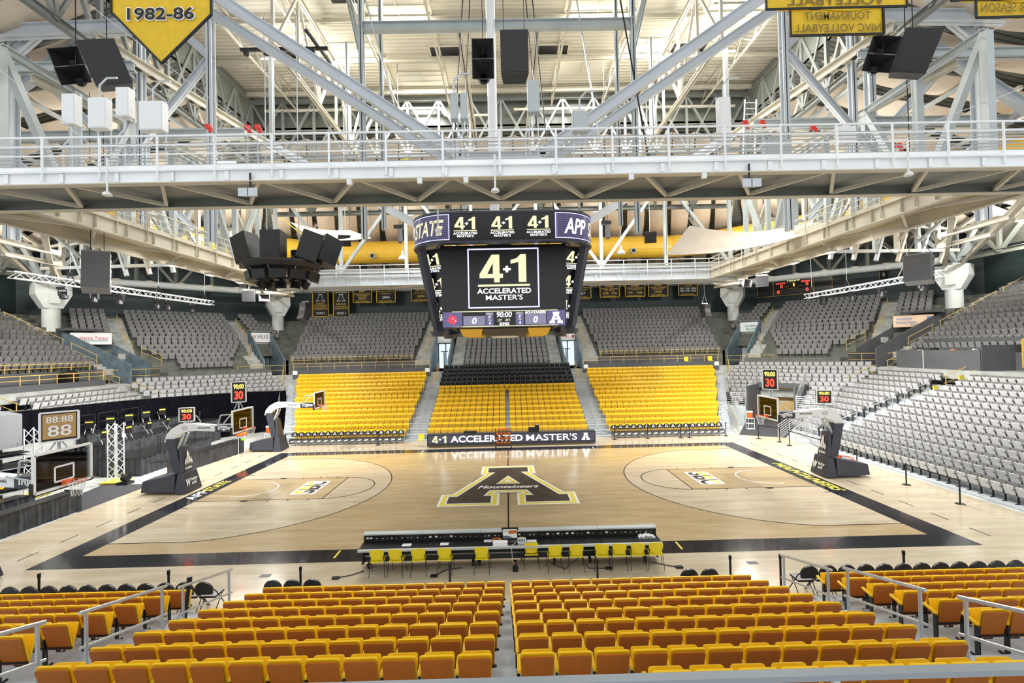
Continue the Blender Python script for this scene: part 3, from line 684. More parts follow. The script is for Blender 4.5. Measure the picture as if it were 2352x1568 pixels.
for i in range(8):
    x = -19+5.4*i; t = thing('duct_nozzle', 'small round air nozzle on the front of the yellow duct, %s from the left' % ORD[i], 'air nozzle', (x, 25.3, 16.6), 0, 'duct nozzles')
    mb = MB(); mb.lathe((0, 0, 0), [(.28, 0), (.32, .2), (.2, .3)], 14, 'y'); mb.build('ring', m_steel, t)
    mb = MB(); mb.lathe((0, -.02, 0), [(.2, 0), (.2, .02)], 12, 'y'); mb.build('throat', m_blk, t)

# ---------------------------------------------------------------- columns and perimeter truss
for (x, y, nm) in [(-40.6, 19.2, 'near left'), (-27.0, 33.0, 'far left'), (27.2, 33.0, 'far right'), (40.9, 19.2, 'near right')]:
    t = thing('concrete_column', 'white round concrete column with flared capital, %s of the upper seats' % nm, 'column', (x, y, 7.0))
    mb = MB(); mb.lathe((0, 0, 0), [(.64, -1), (.64, 4.2)], 24); mb.build('shaft', m_wht2, t, smooth=False)
    mb = MB(); w = .8
    ang = math.atan2(-y-6, -x); R = Matrix.Rotation(ang, 3, 'Z')
    lo = [R @ V((sx*.64, sy*.64, 4.2)) for sx, sy in ((-1, -1), (1, -1), (1, 1), (-1, 1))]; mi = [R @ V((sx*.78, sy*w*1.55, 5.4)) for sx, sy in ((-1, -1), (1, -1), (1, 1), (-1, 1))]; hi = [p+V((0, 0, 1.0)) for p in mi]
    mb.hexa(lo+mi); mb.hexa(mi+hi)
    mb.build('capital', m_wht2, t); mb = MB(); mb.hexa([R @ V((sx*.95, sy*.35, z)) for z in (4.6, 6.3) for sx, sy in ((-1, -1), (1, -1), (1, 1), (-1, 1))]); mb.build('corbel', m_wht2, t)
    mb = MB(); mb.box((-.5, -.5, 6.4), (.5, .5, 6.6)); mb.build('bearing_pad', m_steel, t)
def lattice(name, p, q, z0, z1, n, label, mat, w=.28, grp=None, cat='truss', x=False, dw=.2, i=True):
    t = thing(name, label, cat, (p[0], p[1], z0), 0, grp); A, B = V((*p, 0)), V((*q, 0)); U = lambda f, z: A.lerp(B, f)+V((0, 0, z))
    for z, nm in ((z0, 'bottom_chord'), (z1, 'top_chord')): mb = MB(); (mb.ibeam(U(0, z), U(1, z), w, w*1.1) if i else mb.bar(U(0, z), U(1, z), w, w)); mb.build(nm, mat, t, world=True)
    for k in range(n+1): mb = MB(); mb.bar(U(k/n, z0), U(k/n, z1), dw, dw); mb.build('vertical', mat, t, world=True)
    for k in range(n):
        mb = MB(); a, b_ = (k/n, (k+1)/n) if k % 2 else ((k+1)/n, k/n); mb.bar(U(a, z0), U(b_, z1), dw*.93, dw*.93); mb.build('diagonal', mat, t, world=True)
        if x: mb = MB(); mb.bar(U(b_, z0), U(a, z1), dw*.8, dw*.8); mb.build('diagonal', mat, t, world=True)
    return t
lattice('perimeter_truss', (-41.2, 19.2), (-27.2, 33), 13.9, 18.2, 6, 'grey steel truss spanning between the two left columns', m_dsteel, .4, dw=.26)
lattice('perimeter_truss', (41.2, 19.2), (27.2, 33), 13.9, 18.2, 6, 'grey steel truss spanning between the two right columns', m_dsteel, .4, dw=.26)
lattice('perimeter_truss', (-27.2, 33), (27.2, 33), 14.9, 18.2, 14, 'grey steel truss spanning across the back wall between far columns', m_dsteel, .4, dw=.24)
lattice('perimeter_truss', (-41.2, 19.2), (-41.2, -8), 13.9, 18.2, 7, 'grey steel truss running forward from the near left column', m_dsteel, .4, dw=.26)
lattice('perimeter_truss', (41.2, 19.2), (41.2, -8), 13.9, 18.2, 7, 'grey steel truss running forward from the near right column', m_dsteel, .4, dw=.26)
for g, sd in ((-1, 'left'), (1, 'right')):
    t = thing('strut_tower', 'tangle of grey steel struts rising from the %s column capital' % ('near '+sd), 'steel struts', (g*41.2, 19.2, 13.7))
    for (dx, dy, z) in ((0, 0, 18.6), (-5, -2, 18.4), (-3, 3, 18.6), (-9, -4, 19.6), (2, -3, 18), (-1.5, -5, 18.4)):
        mb = MB(); mb.bar((g*41.2, 19.2, 13.7), (g*(41.2+dx), 19.2+dy, z), .34, .34); mb.build('strut', m_steel, t, world=True)
    t = thing('strut_tower', 'grey steel struts rising from the %s column capital' % ('far '+sd), 'steel struts', (g*27.2, 33, 13.7))
    for (dx, dy, z) in ((0, 0, 18.4), (-5, -5, 19), (3, -4, 18.6), (-8, -8, 20)):
        mb = MB(); mb.bar((g*27.2, 33, 13.7), (g*(27.2+dx), 33+dy, z), .34, .34); mb.build('strut', m_steel, t, world=True)
    # tube ring beam with gusset discs under the perimeter truss
    t = thing('ring_beam', 'pale green round ring beam with gusset plates beside the %s corner wall' % sd, 'beam', (g*38, 17.5, 14.3))
    A, B = V((g*38.4, 17.6, 13.6)), V((g*26, 30.2, 13.6)); mb = MB(); mb.tube(A, B, .32, 12); mb.build('tube', m_steel, t, world=True)
    for i in range(7): mb = MB(); p = A.lerp(B, (i+.5)/7); mb.box((p.x-.25, p.y-.25, 13.35), (p.x+.25, p.y+.25, 13.95)); mb.build('gusset', m_csteel, t, world=True)
mb = MB(); mb.box((-27, 36.6, 14.3), (27, 37.2, 15.6)); solo(mb, 'fascia_beam', m_steel, 'grey fascia beam along the top of the back wall above the banners', 'beam')
mb = MB(); mb.tube((-27, 35.5, 14.78), (27, 35.5, 14.78), .1, 8); solo(mb, 'banner_rail', m_csteel, 'cream pipe along the back wall from which the black banners hang', 'pipe')

# ---------------------------------------------------------------- catwalks
def catwalk(label, A, B, wdt, z0, mat, hp, posts, cond=5, rear=True, under=True, outward=V((0, -1, 0)), npan=8, conmat=None):
    """A,B = centre line ends; outward = side that faces the viewer"""
    GH = .38 if under else .62; t = thing('catwalk', label, 'catwalk', (A[0], A[1], z0)); A = V((*A, 0)); B = V((*B, 0)); o = outward*wdt/2; conmat = conmat or mat
    P = lambda f, side, z: A.lerp(B, f)+o*side+V((0, 0, z))
    for sd in (1, -1):
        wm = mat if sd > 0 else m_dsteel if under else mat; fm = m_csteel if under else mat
        mb = MB(); mb.bar(P(0, sd, z0+GH/2), P(1, sd, z0+GH/2), .04, GH-.06); mb.build('girder_web', wm, t, world=True)
        mb = MB(); mb.bar(P(0, sd, z0+.015), P(1, sd, z0+.015), .26, .03); mb.build('lower_flange', fm, t, world=True)
        mb = MB(); mb.bar(P(0, sd, z0+GH-.015), P(1, sd, z0+GH-.015), .26, .03); mb.build('upper_flange', mat, t, world=True)
        mb = MB(); mb.bar(P(0, sd, z0+GH+.12), P(1, sd, z0+GH+.12), .02, .12); mb.build('kick_plate', mat, t, world=True)
        if sd > 0 or rear:
            for z in ((1.4, 1.13, .86) if under else (1.55, 1.25, .98)): mb = MB(); mb.tube(P(0, sd*1.06, z0+z), P(1, sd*1.06, z0+z), .032 if z > 1.3 else .024, 6); mb.build('rail', mat, t, world=True)
            for k in range(posts+1): mb = MB(); mb.tube(P(k/posts, sd*1.07, z0+.12), P(k/posts, sd*1.07, z0+(1.4 if under else 1.55)), .035, 6); mb.build('post', mat, t, world=True)
    mb = MB(); P4 = [P(0, -.95, z0+GH-.02), P(1, -.95, z0+GH-.02), P(1, .95, z0+GH-.02), P(0, .95, z0+GH-.02)]
    if (P4[1]-P4[0]).cross(P4[3]-P4[0]).z < 0: P4 = P4[::-1]
    mb.hexa([p-V((0, 0, .03)) for p in P4]+[p+V((0, 0, .01)) for p in P4]); mb.build('deck_grating', m_bsteel if under else m_csteel, t, world=True)
    for k in range(cond):
        mb = MB(); sd = 1 if k % 2 == 0 else -1; z = z0+GH+.22+.105*(k//2)+(.05 if sd < 0 else 0)
        mb.tube(P(0, sd*.93, z), P(1, sd*.93, z), .022, 5); mb.build('conduit', conmat, t, world=True)
    for k in range(npan):
        mb = MB(); s0 = 1 if k % 2 else -1; mb.bar(P(k/npan, s0*.93, z0+.12), P((k+1)/npan, -s0*.93, z0+.12), .1, .12); mb.build('lateral_brace', m_csteel, t, world=True)
    for k in range(posts+1): mb = MB(); mb.bar(P((k+.5)/(posts+1), 1.055, z0+.08), P((k+.5)/(posts+1), 1.055, z0+GH-.04), .015, .12, up=V((1, 0, 0))); mb.build('stiffener', mat, t, world=True)
    return t
cw1 = catwalk('white steel catwalk crossing the whole view in front, with pipe rails and conduits', (-20, -8.7), (20, -8.7), 2.4, 11.7, m_wsteel, 0, 24, cond=14, npan=28, conmat=m_pip)
catwalk('cream steel catwalk receding along the left side above the court', (-17.3, -7.4), (-17.0, 12.4), 2.5, 11.7, m_csteel, 0, 12, cond=4, outward=X_, under=False)
catwalk('cream steel catwalk receding along the right side above the court', (17.3, -7.4), (17.0, 12.4), 2.5, 11.7, m_csteel, 0, 12, cond=4, outward=-X_, under=False)
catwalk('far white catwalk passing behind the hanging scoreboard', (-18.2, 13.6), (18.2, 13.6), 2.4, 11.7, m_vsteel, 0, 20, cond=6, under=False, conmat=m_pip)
for g, sd in ((-1, 'left'), (1, 'right')):
    t = thing('outrigger_truss', 'cream steel outrigger from the far %s catwalk corner to the column' % sd, 'truss', (g*18, 14.5, 11.7))
    for (a, b_) in (((g*16.5, 14.8, 11.9), (g*26.6, 32, 13.2)), ((g*19, 13.4, 11.9), (g*27.8, 31.6, 13.2)), ((g*16.5, 14.8, 11.9), (g*19.7, 17, 12.1)), ((g*19, 13.4, 11.9), (g*19.5, 20, 12.2)), ((g*19.5, 20, 12.2), (g*22.7, 20, 12.4)), ((g*22.7, 20, 12.4), (g*22, 26, 12.7))):
        mb = MB(); mb.bar(a, b_, .2, .22); mb.build('member', m_csteel, t, world=True)
    t = thing('outrigger_truss', 'cream steel outrigger running out from the near %s catwalk corner' % sd, 'truss', (g*19, -7.6, 11.7))
    for (a, b_) in (((g*18.7, -7.4, 11.8), (g*40.6, 18, 13.4)), ((g*19, -4, 11.8), (g*40, 19, 13.4)), ((g*19, -9.6, 11.9), (g*41, -14, 13.2)), ((g*22, -3.6, 11.9), (g*22.5, .4, 12)), ((g*26, 1.1, 12.2), (g*27, 5.4, 12.4))):
        mb = MB(); mb.bar(a, b_, .22, .24); mb.build('member', m_csteel, t, world=True)
# ---------------------------------------------------------------- great roof trusses
def members(name, label, cat, segs, mat, base=None):
    t = thing(name, label, cat, base or segs[0][0])
    for sgm in segs:
        a, b_, w = sgm[:3]; mb = MB(); k = sgm[3] if len(sgm) > 3 else 'i'
        if k == 'i': mb.ibeam(a, b_, w*.8, w, .04)
        elif k == 'o': mb.tube(a, b_, w/2, 12)
        else: mb.bar(a, b_, w, w)
        mb.build('vertical' if abs(a[0]-b_[0])+abs(a[1]-b_[1]) < .5 else 'chord' if abs(a[2]-b_[2]) < .5 else 'diagonal', mat, t, world=True)
    return t
for yy, nm, dz in ((-5.0, 'front', 0), (-2.0, 'second', .45)):
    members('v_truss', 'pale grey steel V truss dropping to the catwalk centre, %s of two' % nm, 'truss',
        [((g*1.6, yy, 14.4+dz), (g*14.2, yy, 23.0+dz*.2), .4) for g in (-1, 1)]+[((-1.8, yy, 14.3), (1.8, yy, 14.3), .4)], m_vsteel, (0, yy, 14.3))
members('roof_portal', 'grey steel portal frame high above the scoreboard, beam between paired posts', 'frame',
    [((-6.4, -1.8, 21.8), (6.4, -1.8, 21.8), .42)]+[((x, -1.8, 11.9), (x, -1.8, 26.2), .28) for x in (-6.4, 6.3)]+[((x, 1.0, 13), (x, 1.0, 26.2), .24) for x in (-6.2, 6.2)]+[((-6.4, -1.8, 20.5), (-8, 1, 26), .24), ((6.3, -1.8, 20.5), (8, 1, 26), .24)], m_steel, (0, -1.8, 21.8))
members('centre_post', 'tall round grey pipe post rising at the centre through the front catwalk', 'post', [((-.35, -1.9, 11.9), (-.35, -1.9, 26.3), .42, 'o')], m_wsteel)
members('centre_stringer', 'pair of cream beams running back along the roof centre', 'beam', [((-1.9, -1.5, 22.2), (-1.9, 12.8, 22.2), .34), ((1.9, -1.5, 22.2), (1.9, 12.8, 22.2), .34)], m_csteel)
for g, sd in ((-1, 'left'), (1, 'right')):
    members('side_truss', 'grey steel side truss high over the %s end of the court' % sd, 'truss',
        [((g*17, -1.8, 22.0), (g*32, -1.8, 21.6), .55), ((g*16.6, -1.8, 11.9), (g*16.6, -1.8, 26), .3), ((g*13.4, -1.8, 11.9), (g*13.4, -1.8, 26), .34), ((g*23.4, -1, 12.4), (g*23.4, -1, 24), .5), ((g*20.4, 2, 12.4), (g*20.4, 2, 24), .45),
         ((g*13.4, -1.8, 20.5), (g*19.2, -1.8, 26), .34), ((g*19.2, 0, 23.6), (g*34, 0, 13.5), .5), ((g*23.6, -1, 21), (g*16.6, -1.8, 25.8), .4), ((g*22, 2, 14), (g*31, 2, 21), .4), ((g*24, -1, 22.4), (g*18, 4, 14), .36), ((g*13.4, -1.8, 20.5), (g*20, -1.8, 12.4), .3)], m_vsteel, (g*20, -1.8, 12))
    members('castellated_beam', 'pair of cream beams with square holes running back over the %s side' % sd, 'beam',
        [((g*16.8, -4, 20.0), (g*14.4, 9, 20.0), .45), ((g*19.5, -4, 18.4), (g*17, 9, 18.4), .35)], m_csteel, (g*16.8, -4, 20))
    bt = MB()
    cb = bpy.data.objects['castellated_beam' if g < 0 else 'castellated_beam.001']
    for i in range(18):
        f = (i+.5)/18; p = V((g*16.8, -4, 19.76)).lerp(V((g*14.4, 9, 19.76)), f); mb = MB(); mb.box((p.x-.1, p.y-.16, p.z-.0), (p.x+.1, p.y+.16, p.z+.012)); mb.build('square_hole', m_blk, cb, world=True)
    members('cross_beam', 'grey beams with cream lower flange crossing over the %s side' % sd, 'beam',
        [((g*13.4, 1, 18.2), (g*27, 1, 18.2), .5), ((g*13.2, 7, 18.2), (g*26, 7, 18.2), .45), ((g*16, -3, 19.4), (g*28, -3, 19.4), .4), ((g*13.4, 4, 18.2), (g*13.4, 4, 26), .26), ((g*9.6, 6, 20), (g*9.6, 6, 26.2), .24), ((g*13.4, 12.6, 18.5), (g*9, 12.6, 26), .24)], m_steel, (g*20, 1, 18))
    rt = thing('side_lattice', 'layered grey lattice trusses fanning out over the %s upper seats' % sd, 'truss', (g*19, 12, 18))
    random.seed(31)
    for i in range(9):
        x0 = g*(19.2+2.3*i); z1 = SZ-.9-(2.3*i)*.27; y0 = 12.2+i*.6
        for (a, b_, w) in (((x0, y0, 13.5+.1*i), (x0, y0, z1), .3), ((x0, y0, 13.6+.1*i), (x0+g*2.3, y0+.6, 13.7+.1*i), .26), ((x0, y0, 13.3), (x0+g*2.3, y0+.6, z1-.6), .24), ((x0, y0, z1), (x0+g*2.3, y0+.6, z1-.62), .28), ((x0, y0, 16.4), (x0+g*2.3, y0+.6, 16.2), .2), ((x0, y0, z1-.3), (x0, y0-13, z1-.3), .2), ((x0, y0-6.5, z1-.3), (x0, y0, 15), .2)):
            mb = MB(); mb.bar(a, b_, w, w); mb.build('strut', m_steel if i % 2 else m_csteel, rt, world=True)
# back face of the raised centre roof: lattice seen through the gap
lattice('back_truss', (-19, 12.4), (19, 12.4), 21.6, 25.9, 16, 'grey lattice truss along the back edge of the raised centre roof', m_bsteel, .3, dw=.17, x=True)
lattice('back_truss', (-19, 15.6), (19, 15.6), 18.2, 23.4, 12, 'second grey lattice truss below and behind the raised roof edge', m_dsteel, .3, dw=.2)
lattice('hanger_frame', (-18.5, 14.9), (18.5, 14.9), 13.2, 20.4, 7, 'tall grey hanger frame standing behind the far catwalk', m_steel, .26, dw=.26)
for g, sd in ((-1, 'left'), (1, 'right')):
    lattice('edge_truss', (g*19, -8), (g*19, 12.4), 21.2, 25.9, 9, 'grey lattice truss along the %s edge of the raised centre roof' % sd, m_bsteel, .3, dw=.2, x=True)
    lattice('hanger_frame', (g*18.7, -6), (g*18.7, 12.6), 12.8, 18.4, 6, 'grey frame of posts and braces standing on the %s catwalk' % sd, m_steel, .26, dw=.3)
    lattice('inner_truss', (g*10.5, 12), (g*10.5, -1.8), 21, 25.4, 5, 'grey lattice truss running back under the %s half of the centre roof' % sd, m_csteel, .22, dw=.13)
    mb = MB(); t = thing('diagonal_brace', 'pale steel brace dropping from the roof toward the %s of the scoreboard' % sd, 'brace', (g*12, 4, 18))
    mb.ibeam((g*13, 2.6, 18.4), (g*3.6, 2.6, 13.0), .4, .4); mb.build('brace', m_wsteel, t, world=True)
# ================================================================ hanging scoreboard
sb = thing('scoreboard', 'large black centre-hung video scoreboard with a curved ring display on top', 'scoreboard', (0, 0, 7.4))
HB = 3.98; CRN = 1.7
def ringpts(h, r, n=7):
    out = []
    for cx, cy, a0 in ((1, -1, -PI/2), (1, 1, 0), (-1, 1, PI/2), (-1, -1, PI)):
        for i in range(n+1):
            a = a0+PI/2*i/n; out.append((cx*(h-r)+r*math.cos(a), cy*(h-r)+r*math.sin(a)))
    return out
def ringwall(h, r, z0, z1, th, mat, name, parent):
    o = ringpts(h, r, 7); i_ = ringpts(h-th, max(.05, r-th), 7); n = len(o); mb = MB()
    vs = [(x, y, z0) for x, y in o]+[(x, y, z1) for x, y in o]+[(x, y, z0) for x, y in i_]+[(x, y, z1) for x, y in i_]
    fs = []
    for k in range(n):
        j = (k+1) % n; fs += [(k, j, n+j, n+k), (2*n+j, 2*n+k, 3*n+k, 3*n+j), (n+k, n+j, 3*n+j, 3*n+k), (j, k, 2*n+k, 2*n+j)]
    mb.add(vs, fs); return mb.build(name, mat, parent, world=True)
rg = ringwall(HB, CRN, 11.22, 12.4, .35, m_scr, 'ring_display', sb)
ringwall(HB+.03, CRN, 12.38, 12.46, .42, m_pad, 'ring_trim', sb); ringwall(HB+.03, CRN, 11.14, 11.22, .42, m_pad, 'ring_trim', sb)
GL = {'4': [[(-.42, .16), (.1, .16), (.1, 0), (.3, 0), (.3, .16), (.42, .16), (.42, .31), (.3, .31), (.3, 1), (.02, 1), (-.42, .31)], [(.06, .70), (.06, .31), (-.14, .31)]],
      '1': [[(-.02, 0), (.26, 0), (.26, 1), (.06, 1), (-.08, .86), (-.3, .80), (-.3, .66), (-.02, .72)]]}
def glyph(ch, o, ex, ey, h, mat, parent, name='lit_numeral', off=.012):
    nn = ex.cross(ey)*off; L = [[V((x, y, 0)) for x, y in l] for l in GL[ch]]; vs = [p for l in L for p in l]; mb = MB()
    mb.add([o+nn+ex*p.x*h+ey*p.y*h for p in vs], [tuple(t) for t in tessellate_polygon(L)]); return mb.build(name, mat, parent, world=True)
def logo41(c, ex, ey, h, parent, big=False):
    c = V(c); ex = V(ex); ey = V(ey)
    glyph('4', c-ex*h*.28-ey*h*.13, ex, ey, h*.62, m_e_c, parent); glyph('1', c+ex*h*.34-ey*h*.13, ex, ey, h*.62, m_e_c, parent)
    text('+', h*.17, h*.14, c+ex*h*.07+ey*h*.16, ex, ey, m_e_w, parent, 'lit_plus', .05, off=.016)
    mb = MB(); nn = ex.cross(ey)*.014; q = lambda x, y: c+ex*x*h+ey*y*h+nn
    mb.quad(q(-.58, -.22), q(.58, -.22), q(.58, -.175), q(-.58, -.175)); mb.build('lit_underline', m_e_c, parent, world=True)
    text('ACCELERATED', h*1.2, h*.115, c-ey*h*.32, ex, ey, m_e_w, parent, 'lit_wording', .014, off=.012)
    text("MASTER'S", h*.82, h*.115, c-ey*h*.465, ex, ey, m_e_w, parent, 'lit_wording', .004, off=.012)
for x in (-1.55, 0.0, 1.52): logo41((x, -HB, 11.81), X_, Z_, .84, rg)
# indigo corner panels with honeycomb and wordmark that wrap round the corners
def curved(u0, u1, z0, z1, off, mat, name, nseg=10, parent=rg):
    """strip on the ring face, u = arc length from the front centre (+ right)"""
    mb = MB(); P = [ringat(u0+(u1-u0)*i/nseg, off) for i in range(nseg+1)]
    for a, b_ in zip(P[:-1], P[1:]): mb.quad((a[0], a[1], z0), (b_[0], b_[1], z0), (b_[0], b_[1], z1), (a[0], a[1], z1))
    return mb.build(name, mat, parent, world=True)
def ringat(u, off):
    s = 1 if u > 0 else -1; u = abs(u); fl = HB-CRN; L = PI/2*CRN
    if u < fl: return (s*u, -HB-off)
    if u < fl+L:
        a = -PI/2+(u-fl)/CRN; return (s*(fl+(CRN+off)*math.cos(a)), -fl+(CRN+off)*math.sin(a))
    return (s*(HB+off), -fl+(u-fl-L))
for s in (-1, 1):
    curved(s*2.2, s*7.2, 11.26, 12.36, .01, m_e_b, 'indigo_panel', 20)
    for z in (11.27, 12.32): curved(s*2.22, s*7.2, z, z+.03, .014, m_e_l, 'lit_border', 20)
    mb = MB(); x = s*2.24; mb.quad((x-.015, -HB-.015, 11.27), (x+.015, -HB-.015, 11.27), (x+.015, -HB-.015, 12.35), (x-.015, -HB-.015, 12.35)); mb.build('lit_border', m_e_l, rg, world=True)
    # honeycomb hint: dark small hexagons
    mb = MB()
    for r in range(13):
        for k in range(60):
            u = s*(2.33+.078*k+(.039 if r % 2 else 0)); z = 11.33+.076*r; p = ringat(u, .013); q = ringat(u+.055, .013); m = ringat(u+.0275, .013)
            mb.add([(p[0], p[1], z+.015), (m[0], m[1], z), (q[0], q[1], z+.015), (q[0], q[1], z+.045), (m[0], m[1], z+.06), (p[0], p[1], z+.045)], [(0, 1, 2, 3, 4, 5)])
    mb.build('honeycomb', m_scr, rg, world=True)
def curvedtext(s, u0, u1, zc_, h, mat, shear=.25):
    o = text(s, abs(u1-u0), h, (0, 0, 0), X_, Z_, mat, None, 'lit_wordmark', .02, shear, off=0)
    for v in o.data.vertices:
        p = ringat((u0+u1)/2+v.co.x, .02); v.co = V((p[0], p[1], zc_+v.co.z-0))
    o.parent = rg; 
    for v in o.data.vertices: v.co -= V((0, 0, 7.4))
curvedtext('APP', 2.6, 3.75, 11.8, .66, m_e_w); curvedtext('STATE', 3.95, 5.8, 11.8, .66, m_e_c)
curvedtext('STATE', -4.15, -2.45, 11.8, .66, m_e_c); curvedtext('APP', -5.4, -4.3, 11.8, .66, m_e_w)
# frame under the ring
mb = MB()
for sx in (-1, 1):
    for sy in (-1, 1):
        mb.bar((sx*3.75, sy*3.0, 11.3), (sx*2.95, sy*2.2, 7.5), .34, .34)
mb = MB()
for sx in (-1, 1):
    for sy in (-1, 1):
        m1 = MB(); m1.bar((sx*3.72, sy*2.6, 11.45), (sx*3.0, sy*2.1, 7.5), .36, .30); m1.build('corner_pillar', m_pad, sb, world=True)
        m1 = MB(); m1.lathe((sx*3.0, sy*2.1, 7.3), [(.3, 0), (.42, .22)], 16); m1.build('pillar_cap', m_pad, sb, world=True)
        m1 = MB(); m1.bar((sx*3.7, sy*2.9, 11.3), (sx*2.6, sy*2.9, 11.3), .09, .09); m1.bar((sx*2.6, sy*2.9, 11.5), (sx*3.3, sy*3.6, 11.2), .07, .07); m1.bar((sx*2.0, sy*2.9, 11.3), (sx*2.3, sy*3.7, 11.3), .06, .06); m1.build('ring_bracket', m_blk, sb, world=True)
for sy in (-1, 1):
    m1 = MB(); m1.hexa([(-2.72, sy*2.9, 7.62), (2.72, sy*2.9, 7.62), (2.72, sy*2.65, 7.62), (-2.72, sy*2.65, 7.62), (-2.76, sy*2.9, 11.26), (2.80, sy*2.9, 11.26), (2.80, sy*2.65, 11.26), (-2.76, sy*2.65, 11.26)] if sy < 0 else [(-2.72, 2.65, 7.62), (2.72, 2.65, 7.62), (2.72, 2.9, 7.62), (-2.72, 2.9, 7.62), (-2.76, 2.65, 11.26), (2.8, 2.65, 11.26), (2.8, 2.9, 11.26), (-2.76, 2.9, 11.26)])
    scr_ = m1.build('main_screen', m_scr, sb, world=True)
    if sy < 0: scrF = scr_
for sx in (-1, 1):
    m1 = MB(); m1.box((sx*2.55-.1, -2.6, 7.7), (sx*2.55+.1, 2.6, 11.2)); m1.build('side_screen', m_scr, sb, world=True)
    # narrow angled displays between the main screen and the pillars
    e = V((sx*.86, .42, 0)).normalized(); ex = e if sx > 0 else -e; up = V((sx*.17, 0, 1)).normalized()
    c0 = V((sx*3.02, -2.35, 9.5)); m1 = MB(); w2, h2 = .62, 1.75
    m1.prism([(-w2, -h2), (w2, -h2), (w2, h2), (-w2, h2)], c0, ex, Z_, -.08) if False else m1.prism([(-w2, -h2), (w2, -h2), (w2, h2), (-w2, h2)], c0+V((0, .1, 0)), ex, up, .06)
    ad = m1.build('angled_screen', m_scr, sb, world=True); nn = ex.cross(up).normalized()
    for k in range(3): logo41(c0+V((0, .1, 0))+up*(1.15-1.12*k)+nn*.07, ex, up, .82, ad)
F = -2.9; Fz = lambda x, z: V((x, F-.012, z))
logo41((0.02, F, 9.86), X_, Z_, 1.98, scrF)
m1 = MB()
for (x0, z0, x1, z1) in ((-1.57, 8.47, 1.57, 8.53), (-1.57, 11.05, 1.57, 11.11), (-1.57, 8.47, -1.51, 11.11), (1.51, 8.47, 1.57, 11.11)): m1.quad(Fz(x0, z0), Fz(x1, z0), Fz(x1, z1), Fz(x0, z1))
m1.build('lit_frame', m_e_l, scrF, world=True)
m1 = MB()
for z in (8.32, 7.66): m1.quad(Fz(-2.3, z), Fz(2.35, z), Fz(2.35, z+.035), Fz(-2.3, z+.035))
m1.build('lit_strip', m_e_c, scrF, world=True)
def panel(x0, x1, z0, z1, mat, name): m1 = MB(); m1.quad(Fz(x0, z0), Fz(x1, z0), Fz(x1, z1), Fz(x0, z1)); return m1.build(name, mat, scrF, world=True)
panel(-2.7, -1.85, 7.66, 8.33, m_e_b, 'team_panel'); panel(1.88, 2.68, 7.66, 8.33, m_e_b, 'team_panel'); panel(-1.8, -.85, 7.72, 8.14, m_e_g, 'score_panel'); panel(.92, 1.84, 7.72, 8.18, m_e_g, 'score_panel')
panel(-.83, -.48, 7.7, 8.3, m_e_b, 'foul_panel'); panel(.5, .86, 7.7, 8.3, m_e_b, 'foul_panel')
tz = lambda s, w, h, x, z, m=m_e_w, sh=0.15: text(s, w, h, (x, F-.012, z), X_, Z_, m, scrF, 'lit_score_text', .004 if s[0] == 'M' else .015, sh, off=.008)
tz('90:00', .66, .24, 0, 8.18); tz('1ST', .2, .12, -.2, 7.93, m_e_c); tz('QTR', .22, .12, .14, 7.93, m_e_c); tz('BONUS', .42, .12, 0, 7.77); tz('0', .19, .28, -1.32, 7.93); tz('0', .19, .28, 1.38, 7.94)
for x in (-.65, .68): tz('FOULS', .28, .08, x, 8.22, m_e_c); tz('0', .08, .11, x, 8.09); tz('TOL', .16, .08, x, 7.95, m_e_c); tz('4', .09, .12, x, 7.81)
tz('MOUNTAINEERS', .92, .11, 1.38, 8.25)
emblemA((2.28, F-.02, 7.75), X_, Z_, .5, m_e_w, scrF, name='lit_letter_emblem')
m1 = MB(); cat = [(-.26, -.02), (-.12, .04), (-.22, .10), (-.08, .14), (-.16, .30), (-.02, .18), (.10, .18), (.2, .08), (.17, .02), (.22, -.06), (.12, -.12), (.06, -.26), (0, -.12), (-.1, -.2), (-.12, -.1)]
fp = [V((x, y, 0)) for x, y in cat]; m1.add([(-2.28+p.x, F-.02, 7.98+p.y) for p in fp], [tuple(t) for t in tessellate_polygon([fp])]); m1.build('lit_cat_head_emblem', m_e_m, scrF, world=True)
m1 = MB(); m1.quad(Fz(-2.18, 7.92)+V((0, -.014, 0)), Fz(-2.12, 7.9)+V((0, -.014, 0)), Fz(-2.14, 7.97)+V((0, -.014, 0))); m1.quad(Fz(-2.3, 8.03)+V((0, -.014, 0)), Fz(-2.22, 8.04)+V((0, -.014, 0)), Fz(-2.27, 8.07)+V((0, -.014, 0))); m1.build('lit_cat_detail', m_e_w, scrF, world=True)
for (x0, x1, m) in ((-2.05, -1.0, m_yel), (-1.0, 1.05, m_blk), (1.05, 2.1, m_yel)):
    m1 = MB(); m1.hexa([(x0+.1, -1.6, 7.3), (x1-.1, -1.6, 7.3), (x1-.1, 1.6, 7.3), (x0+.1, 1.6, 7.3), (x0, -2.3, 7.6), (x1, -2.3, 7.6), (x1, 2.3, 7.6), (x0, 2.3, 7.6)]); m1.build('underside_panel', m, sb, world=True)
m1 = MB(); m1.lathe((0, 0, 7.24), [(.62, 0), (.7, .06)], 20); m1.build('underside_lamp_ring', m_white, sb, world=True)
for x, y in ((-2.4, -2.2), (2.4, -2.2), (-2.4, 2.2), (2.4, 2.2)): m1 = MB(); m1.tube((x, y, 12.4), (x*.6, y*.6, 26.3), .03, 6); m1.build('hoist_cable', m_blk, sb, world=True)
m1 = MB(); m1.box((-.75, -1.2, 11.2), (.4, .8, 12.0)); m1.lathe((.0, -2.0, 11.3), [(.28, 0), (.3, .4), (.1, .6)], 12); m1.build('hoist_gear', m_blk, sb, world=True)
